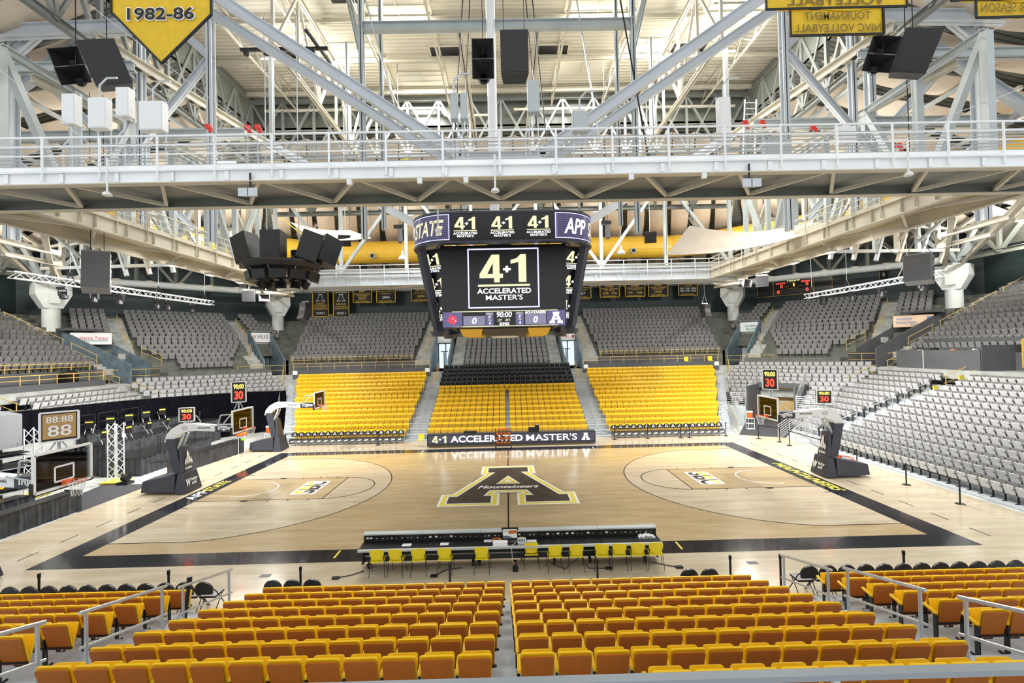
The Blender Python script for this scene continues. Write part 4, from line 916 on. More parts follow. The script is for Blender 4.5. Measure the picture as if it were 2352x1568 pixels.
m1 = MB(); m1.tube((-2.35, -4.6, 11.75), (-2.35, -4.6, 13.0), .03, 8); dome = thing('dome_camera', 'white dome camera on a drop pole in front of the left of the ring display', 'camera', (-2.2, -7.45, 10.75)); m1 = MB(); m1.tube((0, 0, .2), (0, 0, 1.2), .03, 8); m1.build('drop_pole', m_white, dome)
m1 = MB(); m1.lathe((0, 0, 0), [(.02, -.1), (.08, -.06), (.1, .0), (.12, .03), (.12, .09), (.04, .14)], 16); m1.build('dome_housing', m_white, dome)

# ================================================================ basketball goals
def goal(x0, y0, s, label, main=True, clk=True, textures=True):
    """s = +1: goal at the left end facing +x. base behind, rim toward court centre"""
    t = thing('basketball_goal', label, 'basketball hoop', (s*-16.6, y0, 0)); bx = -16.6
    def P(x, y, z): return (s*(x-bx), y, z)   # local, x as for the left goal
    def HX8(pts): q = [P(*p) for p in pts]; return q if s > 0 else [q[1], q[0], q[3], q[2], q[5], q[4], q[7], q[6]]
    mb = MB(); mb.hexa(HX8([(-17.75, -.55, .1), (-16.1, -.62, .1), (-16.1, .62, .1), (-17.75, .55, .1), (-17.7, -.5, .62), (-16.1, -.58, .95), (-16.1, .58, .95), (-17.7, .5, .62)])); mb.build('base_pad', m_pad, t)
    mb = MB(); mb.hexa(HX8([(-16.08, -.64, .04), (-15.55, -.64, .04), (-15.55, .64, .04), (-16.08, .64, .04), (-16.0, -.5, .98), (-15.72, -.48, .98), (-15.72, .48, .98), (-16.0, .5, .98)])); fb = mb.build('front_pad', m_pad, t)
    mb = MB(); mb.hexa(HX8([(-16.35, -.34, .98), (-15.95, -.34, .98), (-15.95, .34, .98), (-16.35, .34, .98), (-16.75, -.25, 2.6), (-16.3, -.25, 2.6), (-16.3, .25, 2.6), (-16.75, .25, 2.6)])); mb.build('mast_pad', m_pad, t)
    mb = MB(); mb.hexa(HX8([(-15.94, -.40, 1.0), (-15.80, -.40, 1.0), (-15.80, .40, 1.0), (-15.94, .40, 1.0), (-16.1, -.26, 2.2), (-15.98, -.26, 2.2), (-15.98, .26, 2.2), (-16.1, .26, 2.2)])); sp = mb.build('shin_pad', m_pad, t)
    for y in (-.16, .16): mb = MB(); mb.bar(P(-16.25, y, 2.0), P(-15.9, y, 2.85), .08, .08); mb.build('mast_strut', m_steel, t)
    # white arm: hooked beam as a side profile extruded in y
    prof = [(-16.85, 2.45), (-16.35, 2.6), (-16.25, 2.78), (-15.9, 2.93), (-15.3, 2.98), (-14.3, 2.92), (-14.3, 3.18), (-15.4, 3.32), (-16.1, 3.32), (-16.5, 3.1), (-16.75, 2.8)]
    mb = MB(); n = len(prof); A = [P(x, -.2, z) for x, z in prof]; B = [P(x, .2, z) for x, z in prof]
    mb.add(A+B, [tuple(range(n)) if s > 0 else tuple(range(n))[::-1], tuple(range(2*n-1, n-1, -1)) if s > 0 else tuple(range(n, 2*n))]+[((i, n+i, n+(i+1) % n, (i+1) % n)) for i in range(n)]); arm = mb.build('arm', m_white, t)
    mb = MB(); mb.bar(P(-14.35, 0, 3.05), P(-13.3, 0, 3.05), .46, .34) if False else mb.box(*[tuple(map(f, P(-14.35, -.22, 2.9), P(-13.35, .22, 3.24))) for f in (min, max)]); slv = mb.build('arm_sleeve', m_pad, t)
    # backboard
    bxx = -13.1; g0 = MB(); g0.box(*[tuple(map(f, P(bxx-.02, -.91, 2.9), P(bxx, .91, 3.97))) for f in (min, max)]); bb = g0.build('backboard_glass', m_glass, t)
    mb = MB()
    for a, b_ in (((-.91, 2.9), (.91, 2.9)), ((-.91, 3.97), (.91, 3.97)), ((-.91, 2.9), (-.91, 3.97)), ((.91, 2.9), (.91, 3.97))): mb.bar(P(bxx-.01, a[0], a[1]), P(bxx-.01, b_[0], b_[1]), .07, .07)
    mb.build('board_frame', m_white, bb)
    mb = MB()
    for a, b_ in (((-.3, 3.07), (.3, 3.07)), ((-.3, 3.5), (.3, 3.5)), ((-.3, 3.07), (-.3, 3.5)), ((.3, 3.07), (.3, 3.5))): mb.bar(P(bxx+.008, a[0], a[1]), P(bxx+.008, b_[0], b_[1]), .05, .012, up=X_)
    mb.build('target_square', m_white, bb)
    mb = MB(); mb.bar(P(bxx-.03, -.94, 2.86), P(bxx-.03, .94, 2.86), .1, .07); [mb.bar(P(bxx-.03, y, 2.84), P(bxx-.03, y, 3.2), .1, .06) for y in (-.95, .95)]; mb.build('board_pad', m_blkp, t)
    mb = MB(); mb.path([P(-14.2, -.25, 3.25), P(-13.9, -.5, 3.75), P(-13.2, -.6, 3.8)], .03); mb.path([P(-14.2, .25, 3.25), P(-13.9, .5, 3.75), P(-13.2, .6, 3.8)], .03); mb.path([P(-14.6, -.2, 3.25), P(-13.2, -.5, 3.1)], .025); mb.build('board_brace', m_steel, t)
    rim = MB(); c = V(P(-12.73, 0, 3.05)); n = 24
    pts = [c+V((.2286*math.cos(2*PI*i/n), .2286*math.sin(2*PI*i/n), 0)) for i in range(n+1)]; rim.path(pts, .012, 6); rim.box(*[tuple(map(f, P(-13.09, -.1, 2.95), P(-12.97, .1, 3.07))) for f in (min, max)]); rim.bar(P(-12.98, -.08, 3.04), P(-12.9, -.14, 3.05), .03, .03); rim.bar(P(-12.98, .08, 3.04), P(-12.9, .14, 3.05), .03, .03); ro = rim.build('rim', m_orange, t)
    net = MB()
    for i in range(12):
        for k in range(4):
            r0, r1 = [.2286, .19, .155, .135, .13][k:k+2]; z0, z1 = 3.04-.11*k, 3.04-.11*(k+1); a0 = 2*PI*(i+.5*(k % 2))/12
            for d in (-.5, .5):
                a1 = a0+2*PI*d/12; net.tube(c+V((r0*math.cos(a0), r0*math.sin(a0), z0-3.05)), c+V((r1*math.cos(a1), r1*math.sin(a1), z1-3.05)), .005, 3, cap=False)
    net.build('net', m_net, ro)
    ex = -Y_ if s > 0 else Y_; wl = t.location
    fx = lambda x, y, z: V((s*x, y0+y, z))
    # writing
    exS = X_  # arm lettering reads from the near side
    text('SPALDING', .62, .09, fx(-14.9, -.2, 3.12), X_, Z_, m_blk, arm, 'arm_lettering', .03, world=True)
    mb = MB(); lc = fx(-15.85, -.208, 3.12)-wl; mb.add([lc+V((.12*math.cos(a), 0, .08*math.sin(a))) for a in [2*PI*i/16 for i in range(16)]]+[lc+V((.1*math.cos(a), 0, .06*math.sin(a))) for a in [2*PI*i/16 for i in range(16)]], [(i, (i+1) % 16, 16+(i+1) % 16, 16+i) for i in range(16)]); mb.build('oval_emblem', m_blk, arm)
    text('Ingles', .72, .24, fx(-13.85, -.225, 3.07), X_, Z_, m_wtxt, slv, 'sleeve_lettering', .03, world=True)
    if textures:
        e2 = (Y_ if s > 0 else -Y_)   # right direction when looking at the front face from the court
        n0 = V((s, 0, 0)); up = V((-s*.12, 0, 1)).normalized()
        text('ECROTA' if False else 'ECRMA', .5, .12, fx(-15.80, 0, 1.16)+V((s*.006, 0, 0)), e2, up, m_wtxt, sp, 'pad_lettering', .04, world=True)
        mb = MB(); tc_ = fx(-15.84, 0, 1.6)-wl
        def tri_(w, zb, zt, yo=0): b0 = tc_+up*zb; mb.quad(b0+e2*(yo-w)+n0*.03, b0+e2*(yo+w)+n0*.03, tc_+up*zt+e2*yo+n0*.03)
        for w, zb, zt in ((.21, -.2, .16), (.16, 0, .3), (.1, .2, .44)): tri_(w, zb, zt)
        for yo in (-.2, 0, .2): tri_(.1, -.22, .05, yo); b0 = tc_+up*-.3; mb.quad(b0+e2*(yo-.015)+n0*.03, b0+e2*(yo+.015)+n0*.03, b0+up*.12+e2*(yo+.015)+n0*.03, b0+up*.12+e2*(yo-.015)+n0*.03)
        mb.build('tree_emblem', m_wtxt, sp)
        up2 = V((-s*.18, 0, 1)).normalized()
        text('W', .34, .36, fx(-15.62, 0, .5)-e2*.3+V((s*.012, 0, 0)), e2, up2, m_wtxt, fb, 'pad_lettering', .05, .3, world=True)
        text('indow', .5, .16, fx(-15.645, 0, .6)+e2*.15+V((s*.012, 0, 0)), e2, up2, m_wtxt, fb, 'pad_lettering', .04, .3, world=True)
        text('orld', .36, .16, fx(-15.61, 0, .42)+e2*.1+V((s*.012, 0, 0)), e2, up2, m_wtxt, fb, 'pad_lettering', .04, .3, world=True)
    return t
goal(0, 0, 1, 'main basketball hoop at the left end of the court on a padded wheeled stand')
goal(0, 0, -1, 'main basketball hoop at the right end of the court on a padded wheeled stand')
goal(0, 9.7, 1, 'practice basketball hoop at the far left, in front of the yellow seats', textures=False)
goal(0, -9.6, 1, 'nearest practice basketball hoop at the left frame edge', textures=True)
def shotclock(loc, label, facing, on=True, w=.72, h=.95, stem=.35):
    t = thing('shot_clock', label, 'shot clock', loc, 0); ex, ey = V(facing).cross(Z_)*-1, Z_; nn = V(facing).normalized(); ex = Z_.cross(nn)*1
    def R4(w2, z0, z1, o, mat, nm, par=t, thick=.02): mb = MB(); mb.prism([(-w2, z0), (w2, z0), (w2, z1), (-w2, z1)], nn*o, ex, Z_, thick); return mb.build(nm, mat, par)
    R4(w/2, stem, stem+h, -.08, m_blk, 'housing', thick=.16)
    fr_ = MB()
    for a, b_ in (((-w/2, stem), (w/2, stem)), ((-w/2, stem+h), (w/2, stem+h)), ((-w/2, stem), (-w/2, stem+h)), ((w/2, stem), (w/2, stem+h))): fr_.bar(ex*a[0]+Z_*a[1]+nn*.09, ex*b_[0]+Z_*b_[1]+nn*.09, .045, .045)
    fr_.build('frame', m_white, t)
    mb = MB(); mb.bar((0, 0, 0), (0, 0, stem), .06, .06); mb.bar(ex*-.2, ex*-.05+Z_*stem, .04, .04); mb.bar(ex*.2, ex*.05+Z_*stem, .04, .04); mb.build('stem', m_steel, t)
    c = V(loc)+Z_*(stem+h*.5)
    if on:
        text('90:00', w*.72, h*.24, c+Z_*h*.27+nn*.1, ex, Z_, m_e_y, t, 'time_digits', .03); text('30', w*.6, h*.42, c-Z_*h*.16+nn*.1, ex, Z_, m_e_r, t, 'shot_digits', .03)
    else:
        R4(w/2-.06, stem+.08, stem+h-.06, .082, m_tan, 'clear_panel', thick=.004)
        text('88:88', w*.7, h*.22, c+Z_*h*.25+nn*.1, ex, Z_, m_wtxt, t, 'time_digits', .01); text('88', w*.62, h*.38, c-Z_*h*.14+nn*.1, ex, Z_, m_wtxt, t, 'shot_digits', .01)
    return t
def face(loc): d = CAM-V(loc); d.z = 0; return d.normalized()
shotclock((-13.3, 0, 3.98), 'lit red and yellow shot clock above the main left backboard', (.55, -.83, 0), w=.62, h=1.0)
shotclock((-15.9, .1, 3.33), 'lit red and yellow shot clock on the mast of the main left hoop', (.25, -.97, 0), w=.66, h=.66, stem=.1)
shotclock((13.3, 0, 4.0), 'lit red and yellow shot clock above the main right backboard', (-.75, -.66, 0), w=.7, h=1.0)
shotclock((16.0, .1, 3.33), 'lit red and yellow shot clock on the mast of the main right hoop', (-.2, -.97, 0), w=.68, h=.66, stem=.25)
shotclock((-13.25, -9.6, 3.98), 'unlit shot clock above the nearest left backboard', (.8, -.6, 0), False, w=.85, h=.85, stem=.25)

# ================================================================ courtside tables
t = thing('scorers_table', 'long lit scorers table opposite reading accelerated masters', 'table', (.24, 9.4, 0))
for i in range(5):
    x0 = -5.57+2.326*i; mb = MB(); mb.box((x0+.01, 9.12, .08), (x0+2.316, 9.75, .9)); mb.build('cabinet', m_pad, t, world=True)
mb = MB(); mb.box((-5.5, 9.1, .26), (6.0, 9.125, .86)); ls = mb.build('lit_screen', m_scr, t, world=True)
mb = MB(); mb.quad((-5.48, 9.092, .28), (5.98, 9.092, .28), (5.98, 9.092, .84), (-5.48, 9.092, .84)); mb.build('lit_background', M('lit slate pixels', (.10, .10, .14), emit=.6), ls, world=True)
lt = lambda s, w, h, x, m: text(s, w, h, (x, 9.085, .56), X_, Z_, m, ls, 'lit_lettering', .004 if s[0] == 'M' else .02, 0, off=.004)
glyph('4', V((-5.0, 9.085, .31)), X_, Z_, .50, m_e_c, ls); glyph('1', V((-4.35, 9.085, .31)), X_, Z_, .50, m_e_c, ls); lt('+', .16, .16, -4.66, m_e_w); lt('ACCELERATED', 4.95, .44, -1.45, m_e_w); lt("MASTER'S", 3.5, .44, 3.02, m_e_w)
emblemA((5.37, 9.085, .32), X_, Z_, .48, m_e_w, ls, name='lit_letter_emblem')
for (x, w, h, lab) in ((-2.6, .9, .14, 'flat black equipment case on the left of the far lit table'), (1.75, .62, .3, 'black case with a handle on the right of the far lit table'), (2.05, .3, .42, 'small dark printer behind the black case on the far lit table')):
    t = thing('equipment_case', lab, 'case', (x, 9.5 if h < .4 else 9.62, .9)); mb = MB(); mb.box((-w/2, -.2, 0), (w/2, .1, h)); mb.build('body', m_blk, t); mb = MB(); mb.path([(-.08, -.05, h), (-.08, -.05, h+.05), (.08, -.05, h+.05), (.08, -.05, h)], .012); mb.build('handle', m_steel, t)
# ball rack with balls
t = thing('ball_rack', 'black wheeled ball rack parked in front of the far lit table', 'ball rack', (-.3, 8.35, 0))
for (x, y) in ((-.52, -.22), (.52, -.22), (-.52, .22), (.52, .22)): mb = MB(); mb.tube((x, y, .06), (x, y, 1.35), .018); mb.build('post', m_blk, t); mb = MB(); mb.lathe((x, y-.02, .05), [(.05, 0), (.05, .04)], 10, 'y'); mb.build('castor', m_blk, t)
for z in (.22, .52, .82, 1.12): mb = MB(); [mb.tube((-.52, y, z), (.52, y, z), .014) for y in (-.1, .1)]; [mb.tube((x, -.22, z), (x, .22, z), .014) for x in (-.52, .52)]; mb.build('shelf', m_blk, t)
bp = None; k = 0
for r_, (z, xs, w) in enumerate(((.26, (-.39, -.13, .13, .39), 'bottom'), (.56, (-.39, -.13, .13, .39), 'second'), (.86, (-.39, -.13, .13, .39), 'third'), (1.16, (-.27, 0, .27), 'top'))):
    for i, x in enumerate(xs):
        if bp is None:
            mb = MB(); mb.lathe((0, 0, -.12), [(.12*math.sin(a), .12-.12*math.cos(a)) for a in [PI*(j+.02)/10.04 for j in range(11)]], 18); bp = mb.build('basketball', m_ball, smooth=True)
            mb = MB(); n = 24; mb.path([(.1205*math.cos(2*PI*j/n), .1205*math.sin(2*PI*j/n), 0) for j in range(n+1)], .003, 3); mb.path([(.1205*math.cos(2*PI*j/n), 0, .1205*math.sin(2*PI*j/n)) for j in range(n+1)], .003, 3); mb.path([(0, .1205*math.cos(2*PI*j/n), .1205*math.sin(2*PI*j/n)) for j in range(n+1)], .003, 3); mb.build('seam', m_blk, bp); o = bp
        else: o = copy_tree(bp)
        o.location = (-.3+x, 8.35, z+.03+.1); o.rotation_euler = (k*.7, k*1.3, k*.4); k += 1
        tag(o, 'orange basketball on the %s shelf of the ball rack, %s from the left' % (w, ORD[i].replace('front', 'first')), 'basketball', 'basketballs on the rack')
# near press table
t = thing('press_table', 'long dark courtside press table with a raised cable back panel, near side', 'table', (0, -9, 0))
for i in range(5):
    x0 = -4.5+1.83*i; x1 = x0+1.82
    mb = MB(); mb.box((x0, -8.86, .1), (x1, -8.72, .99)); mb.build('front_panel', m_pad, t, world=True)
    mb = MB(); mb.box((x0, -8.98, .96), (x1, -8.74, 1.0)); mb.build('top_ledge', m_steel, t, world=True)
    mb = MB(); mb.box((x0, -8.90, .74), (x1, -8.861, .955)); sp = mb.build('socket_panel', m_blk, t, world=True)
    mb = MB(); random.seed(i)
    for k in range(11): xx = x0+.1+.155*k+random.uniform(-.03, .03); w = random.choice((.012, .012, .02, .04)); mb.box((xx-w, -8.905, .82), (xx+w, -8.90, .82+w*1.3))
    mb.build('socket', m_tag, sp, world=True)
    mb = MB(); mb.box((x0, -9.5, .69), (x1, -8.88, .73)); mb.build('desktop', m_blk, t, world=True)
    mb = MB(); mb.box((x0, -9.56, .68), (x1, -9.46, .735)); mb.build('desk_edge', m_steel, t, world=True)
    mb = MB(); mb.bar((x0, -8.95, .32), (x1, -8.95, .32), .03, .03); mb.build('foot_rail', m_steel, t, world=True)
for x in (-4.5, -.95, .4, 2.7, 4.62): mb = MB(); mb.box((x-.02, -9.1, .1), (x+.02, -8.8, .72)); mb.build('support_panel', m_pad, t, world=True)
for x in (-4.3, -1.1, -.9, 1.4, 2.5, 4.2): mb = MB(); mb.lathe((x-.02, -9.12, .055), [(.055, 0), (.055, .05)], 10, 'x'); mb.box((x-.03, -9.2, .08), (x+.05, -9.0, .16)); mb.build('castor', m_blk, t, world=True)
# yellow stacking chairs
def stack_chair(label, loc, rz):
    t = thing('stacking_chair', label, 'chair', loc, rz, 'yellow chairs at the near press table')
    mb = MB(); n = 6
    rows = []
    for j in range(5):
        z = .50+.085*j; y = -.17-.022*j; row_ = []
        for i in range(n+1): u = i/n*2-1; ww = .215-.02*abs(j-2.5); row_.append((u*ww, y+.045*u*u, z+(.0 if j < 4 else -.02*u*u)))
        rows.append(row_)
    vs = [p for r in rows for p in r]; vs += [(x, y-.012, z) for x, y, z in vs]; m = (n+1)*5; fs = []
    for j in range(4):
        for i in range(n): a = j*(n+1)+i; fs += [(a, a+1, a+n+2, a+n+1), (m+a, m+a+n+1, m+a+n+2, m+a+1)]
    for i in range(n): a = 4*(n+1)+i; fs.append((a, a+1, m+a+1, m+a)); fs.append((i+1, i, m+i, m+i+1))
    for j in range(4): a = j*(n+1); fs.append((a, a+n+1, m+a+n+1, m+a)); a += n; fs.append((a+n+1, a, m+a, m+a+n+1))
    mb.add(vs, fs); mb.build('backrest', m_yel2, t, smooth=False)
    mb = MB(); mb.prism([(-.2, -.19), (.2, -.19), (.21, .1), (.19, .22), (-.19, .22), (-.21, .1)], (0, 0, .44), (1, 0, 0), (0, 1, .03), .02); mb.build('seat', m_yel2, t)
    for x in (-1, 1):
        mb = MB(); mb.path([(x*.19, -.19, .62), (x*.2, -.13, .42), (x*.23, -.24, .008)], .009); mb.build('rear_leg', m_blk, t)
        mb = MB(); mb.path([(x*.2, -.13, .42), (x*.2, .16, .43), (x*.23, .24, .008)], .009); mb.build('front_leg', m_blk, t)
    mb = MB(); mb.tube((-.2, -.13, .42), (.2, -.13, .42), .009); mb.tube((-.2, .16, .43), (.2, .16, .43), .009); mb.build('seat_frame', m_blk, t)
    return t
m_yel2 = M('lemon plastic shell', (.90, .74, .02), .35)
cxs = [874, 918, 967, 1027, 1111, 1221.6, 1274, 1323, 1382, 1420.7, 1462, 1503]
chs = [-3.9, -3.33, -2.68, -1.88, -.78, .69, 1.38, 2.03, 2.81, 3.32, 3.87, 4.41]
prot = None
for i, x in enumerate(chs):
    y = -9.52 if i != 5 else -9.3; lab = 'yellow stacking chair at the near press table, %s from its left end' % ORD[i].replace('front', 'first')
    if prot is None: o = prot = stack_chair(lab, (x, y, 0), 0)
    else: o = copy_tree(prot); o.location = (x, y, 0); o['label'] = lab
    o.rotation_euler = (0, 0, random.Random(i).uniform(-.12, .12)+(-.12 if i > 7 else 0))
def small(name, label, cat, loc, fn, mat): t_ = MB(); fn(t_); o = t_.build(name, mat); o.location = loc; return tag(o, label, cat)
small('paper_sheet', 'white paper sheet on the press table, second chair from left', 'paper', (-3.1, -9.2, .731), lambda m: m.box((-.14, -.1, 0), (.14, .1, .004)), m_tag)
small('paper_sheet', 'white paper sheet on the press table behind the fourth chair', 'paper', (-1.95, -9.2, .731), lambda m: m.box((-.13, -.1, 0), (.13, .1, .004)), m_tag)
small('paper_sheet', 'white paper sheet left of the coiled orange cable', 'paper', (-.62, -9.05, .731), lambda m: m.box((-.13, -.09, 0), (.13, .09, .004)), m_tag)
small('paper_sheet', 'white paper sheet just right of the silver console', 'paper', (.72, -9.15, .731), lambda m: m.box((-.15, -.1, 0), (.15, .1, .004)), m_tag)
small('white_box', 'white shallow box beside the laptop on the press table', 'box', (-.24, -9.38, .735), lambda m: m.box((-.22, -.1, 0), (.22, .1, .1)), m_white)
t = thing('laptop', 'open laptop with a bright picture on the middle of the press table', 'laptop', (.06, -9.12, .73)); mb = MB(); mb.box((-.24, -.17, 0), (.24, .12, .02)); mb.build('keyboard_base', m_blk, t)
mb = MB(); mb.prism([(-.26, 0), (.26, 0), (.26, .34), (-.26, .34)], (0, .13, .02), (1, 0, 0), V((0, .12, 1)).normalized(), -.02); sc = mb.build('screen', m_blk, t)
mb = MB(); mb.mat(m_tag).quad((-.22, .122, .05), (.22, .122, .05), (.22, .152, .31), (-.22, .152, .31)); mb.mat(m_org).quad((-.05, .118, .18), (.22, .118, .2), (.22, .14, .28), (-.02, .14, .28)); mb.mat(m_slate).quad((-.22, .118, .06), (.1, .118, .06), (-.05, .12, .12), (-.22, .12, .13)); mb.build('picture', None, sc)
def coil(m, r, th=.012, turns=3):
    for k in range(turns): n = 18; m.path([((r-.015*k)*math.cos(2*PI*i/n)+.01*k, (r-.015*k)*.7*math.sin(2*PI*i/n), .012+.012*k) for i in range(n+1)], th, 5)
small('cable_coil', 'coiled orange cable left of the laptop on the press table', 'cable', (-.36, -9.02, .735), lambda m: coil(m, .15), m_cord)
small('cable_coil', 'coiled yellow cable right of the laptop on the press table', 'cable', (.40, -9.0, .735), lambda m: coil(m, .12), m_hose)
t = thing('control_console', 'small silver control console right of the laptop', 'console', (.42, -9.3, .735)); mb = MB(); mb.hexa([(-.13, -.12, 0), (.13, -.12, 0), (.13, .12, 0), (-.13, .12, 0), (-.13, -.12, .05), (.13, -.12, .05), (.13, .12, .12), (-.13, .12, .12)]); mb.build('body', m_steel, t)
for k in range(8): mb = MB(); mb.box((-.1+.055*(k % 4), -.07+.08*(k//4), .085), (-.07+.055*(k % 4), -.04+.08*(k//4), .1)); mb.build('button', m_blk, t)
def crump(m):
    r_ = random.Random(4); n = 10
    P = [[((i/n-.5)*.5+r_.uniform(-.02, .02), (j/6-.5)*.22+r_.uniform(-.02, .02), .02+.09*abs(math.sin(i*1.1+j))*(1-abs(i/n-.5)*1.4)) for j in range(7)] for i in range(n+1)]
    m.add([p for r in P for p in r]+[(p[0], p[1], 0) for r in P for p in r], [(i*7+j, (i+1)*7+j, (i+1)*7+j+1, i*7+j+1) for i in range(n) for j in range(6)]+[(77+i*7+j, 77+i*7+j+1, 77+(i+1)*7+j+1, 77+(i+1)*7+j) for i in range(n) for j in range(6)])
small('crumpled_cloth', 'crumpled white cloth on the right end of the press table', 'cloth', (4.28, -9.08, .735), crump, m_white)
for nm, lab, pts in (('power_cable', 'black cable with plug box on the floor left of the press table', [(-4.4, -9.3, .02), (-4.7, -9.55, .02), (-5.1, -9.7, .02)]), ('power_cable', 'black cable and adapter on the floor below the fourth chair', [(-1.4, -9.25, .02), (-1.9, -9.35, .02), (-2.2, -9.75, .02)]),
                     ('power_cable', 'black cables looping on the floor below the seventh chair', [(1.3, -9.2, .05), (1.7, -9.5, .02), (2.2, -9.3, .3), (2.4, -9.5, .02), (3.0, -9.55, .02)]), ('power_cable', 'black cable on the floor right of the press table', [(4.3, -9.2, .04), (4.7, -9.4, .02), (5.1, -9.6, .02)]), ('power_cable', 'pale cord running over the desk edge beside the laptop', [(.3, -9.2, .75), (.12, -9.5, .76), (.1, -9.58, .7), (.12, -9.57, .35), (.2, -9.5, .05)])):
    mb = MB(); mb.path(pts, .014 if 'pale' not in lab else .01, 6); o = solo(mb, nm, m_blk if 'pale' not in lab else m_csteel, lab, 'cable')
    if 'pale' not in lab: mb = MB(); q = pts[-1]; mb.box((q[0]-.1, q[1]-.06, 0), (q[0]+.1, q[1]+.06, .05)); mb.build('plug_box', m_blk, o)
t = thing('floor_socket_box', 'small black power box with a red light below the laptop', 'power box', (.2, -9.5, 0)); mb = MB(); mb.box((-.08, -.09, 0), (.08, .09, .1)); mb.box((-.05, -.05, .1), (.05, .05, .3)); mb.build('body', m_blk, t); mb = MB(); mb.box((-.02, -.06, .24), (.0, -.05, .26)); mb.build('indicator', m_e_r, t)

# ================================================================ folding chairs in front of the blocks
def fold_chair(kind):
    t = thing('folding_chair', 'x', 'chair'); far = kind == 'far'
    # padded back: rounded top.  local +y faces the court
    mb = MB(); n = 10; pr = [(-.2, .58)]+[(.225*math.cos(PI-PI*i/n)*1.02, .70+.23*math.sin(PI*i/n)) for i in range(n+1)]+[(.2, .58)]
    mb.prism(pr, (0, -.19, 0), (1, 0, 0), V((0, -.22, 1)).normalized(), -.05); bk = mb.build('backrest', m_blkp, t)
    mb = MB(); mb.box((-.21, -.19, .42), (.21, .2, .47)); mb.build('seat', m_blkp, t)
    for x in (-1, 1): mb = MB(); mb.path([(x*.2, -.3, .7), (x*.22, -.2, .62), (x*.22, .26, .01)], .013); mb.build('front_leg', m_blk, t); mb = MB(); mb.path([(x*.2, .14, .44), (x*.2, -.26, .01)], .013); mb.build('rear_leg', m_blk, t)
    if far:
        up = V((0, -.22, 1)).normalized(); ex = -X_
        emblemA((0, -.285, .66), ex, up, .2, m_wtxt, bk, off=.012, world=False)
        mb = MB(); mb.box((-.21, .2, .16), (.21, .215, .44)); pn = mb.build('seat_skirt', m_slate2, t)
        mb = MB(); mb.quad((.14, .22, .24), (-.12, .22, .28), (-.15, .22, .38), (.1, .22, .34)); mb.build('skirt_swoosh', m_wtxt, pn)
    return t
m_slate2 = M('grey printed skirt', (.10, .10, .105), .5)
fc = fold_chair('far'); first = True
for g, sd in ((-1, 'left'), (1, 'right')):
    for i in range(17):
        x = g*7.86+g*.487*i; o = fc if first else copy_tree(fc); first = False
        o.location = (x, 11.2, 0); o.rotation_euler = (0, 0, PI)
        tag(o, 'black chair with white letter emblem, far %s bench row, %s from the scoreboard side' % (sd, ORD[i].replace('front', 'first')), 'chair', 'black emblem chairs opposite')
nc = fold_chair('near'); first = True
xs = [(-13.1+.487*i+0, 'near left row, %s from the handrail' % ORD[11-i].replace('front', 'first')) for i in range(12)]
xs += [(-6.0+.5*i, 'in front of the near centre block, left trio, %s from left' % ORD[i].replace('front', 'first')) for i in range(3)]
xs += [(4.65+.52*i, 'in front of the near centre block, right pair, %s from left' % ORD[i].replace('front', 'first')) for i in range(2)]
xs += [(7.75+.487*i, 'near right row, %s from the handrail' % ORD[i].replace('front', 'first')) for i in range(12)]
for x, lab in xs:
    o = nc if first else copy_tree(nc); first = False; o.location = (x, -11.3, 0); o.rotation_euler = (0, 0, 0)
    tag(o, 'black rounded folding chair, '+lab, 'chair', 'black folding chairs on the near side')
small('yellow_side_chair', 'x', 'chair', (-6.1, 9.7, 0), lambda m: (m.box((-.21, -.2, .43), (.21, .2, .46)), m.prism([(-.2, 0), (.2, 0), (.19, .34), (-.19, .34)], (0, .2, .5), (1, 0, 0), V((0, .2, 1)), .02), [m.path([(x*.2, y*.18, .43), (x*.2, y*.22, .01)], .01) for x in (-1, 1) for y in (-1, 1)]), m_yel2)['label'] = 'single yellow chair just left of the far lit table'

# ================================================================ belt stanchions
def stanchion(loc, label, belt_to=None, grp=None):
    t = thing('belt_stanchion', label, 'barrier post', loc, 0, grp); mb = MB(); mb.lathe((0, 0, 0), [(.17, 0), (.17, .015), (.04, .035)], 20); mb.build('base', m_blk, t)
    mb = MB(); mb.tube((0, 0, .02), (0, 0, .92), .03, 10); mb.build('pole', m_blk, t); mb = MB(); mb.tube((0, 0, .88), (0, 0, .99), .04, 10); mb.build('belt_head', m_blk, t)
    if belt_to: d = V(belt_to)-V(loc); mb = MB(); mb.bar((0, 0, .94), d+V((0, 0, .94)), .004, .05); mb.build('belt', m_blk, t)
for i, (x, y) in enumerate(((-12.4, -11.1), (-9.0, -11.1), (-5.52, -11.1), (-1.56, -11.1), (2.38, -11.1), (5.95, -11.1), (7.3, -11.1), (10.64, -11.1))):
    stanchion((x, y, 0), 'black belt barrier post on the near court edge, %s from the left' % ORD[i].replace('front', 'first'), grp='near barrier posts')
fl = [(-15.9, 10.6), (-9.3, 10.6)]; stanchion((fl[0][0], 10.6, 0), 'black belt barrier post at the outer end of the far left bench', (fl[1][0], 10.6, 0)); stanchion((fl[1][0], 10.6, 0), 'black belt barrier post before the far left bench')
fr5 = [(7.7, 10.6), (10.1, 10.6), (12.5, 10.6), (13.1, 10.6), (15.9, 10.9)]
for i, p in enumerate(fr5): stanchion((*p, 0), 'black belt barrier post before the far right bench, %s from left' % ORD[i].replace('front', 'first'), (*fr5[i+1], 0) if i in (0, 1) else None, 'far right barrier posts')
rr = [(17.6, 9.6), (18.35, 8.3), (18.3, 7.1), (18.4, 1.2), (18.36, -1.96), (18.25, -4.7)]
for i, p in enumerate(rr): stanchion((*p, 0), 'black belt barrier post along the right seats, %s from the tunnel' % ORD[i].replace('front', 'first'), (*rr[i+1], 0) if i in (0, 2, 4) else None, 'right side barrier posts')

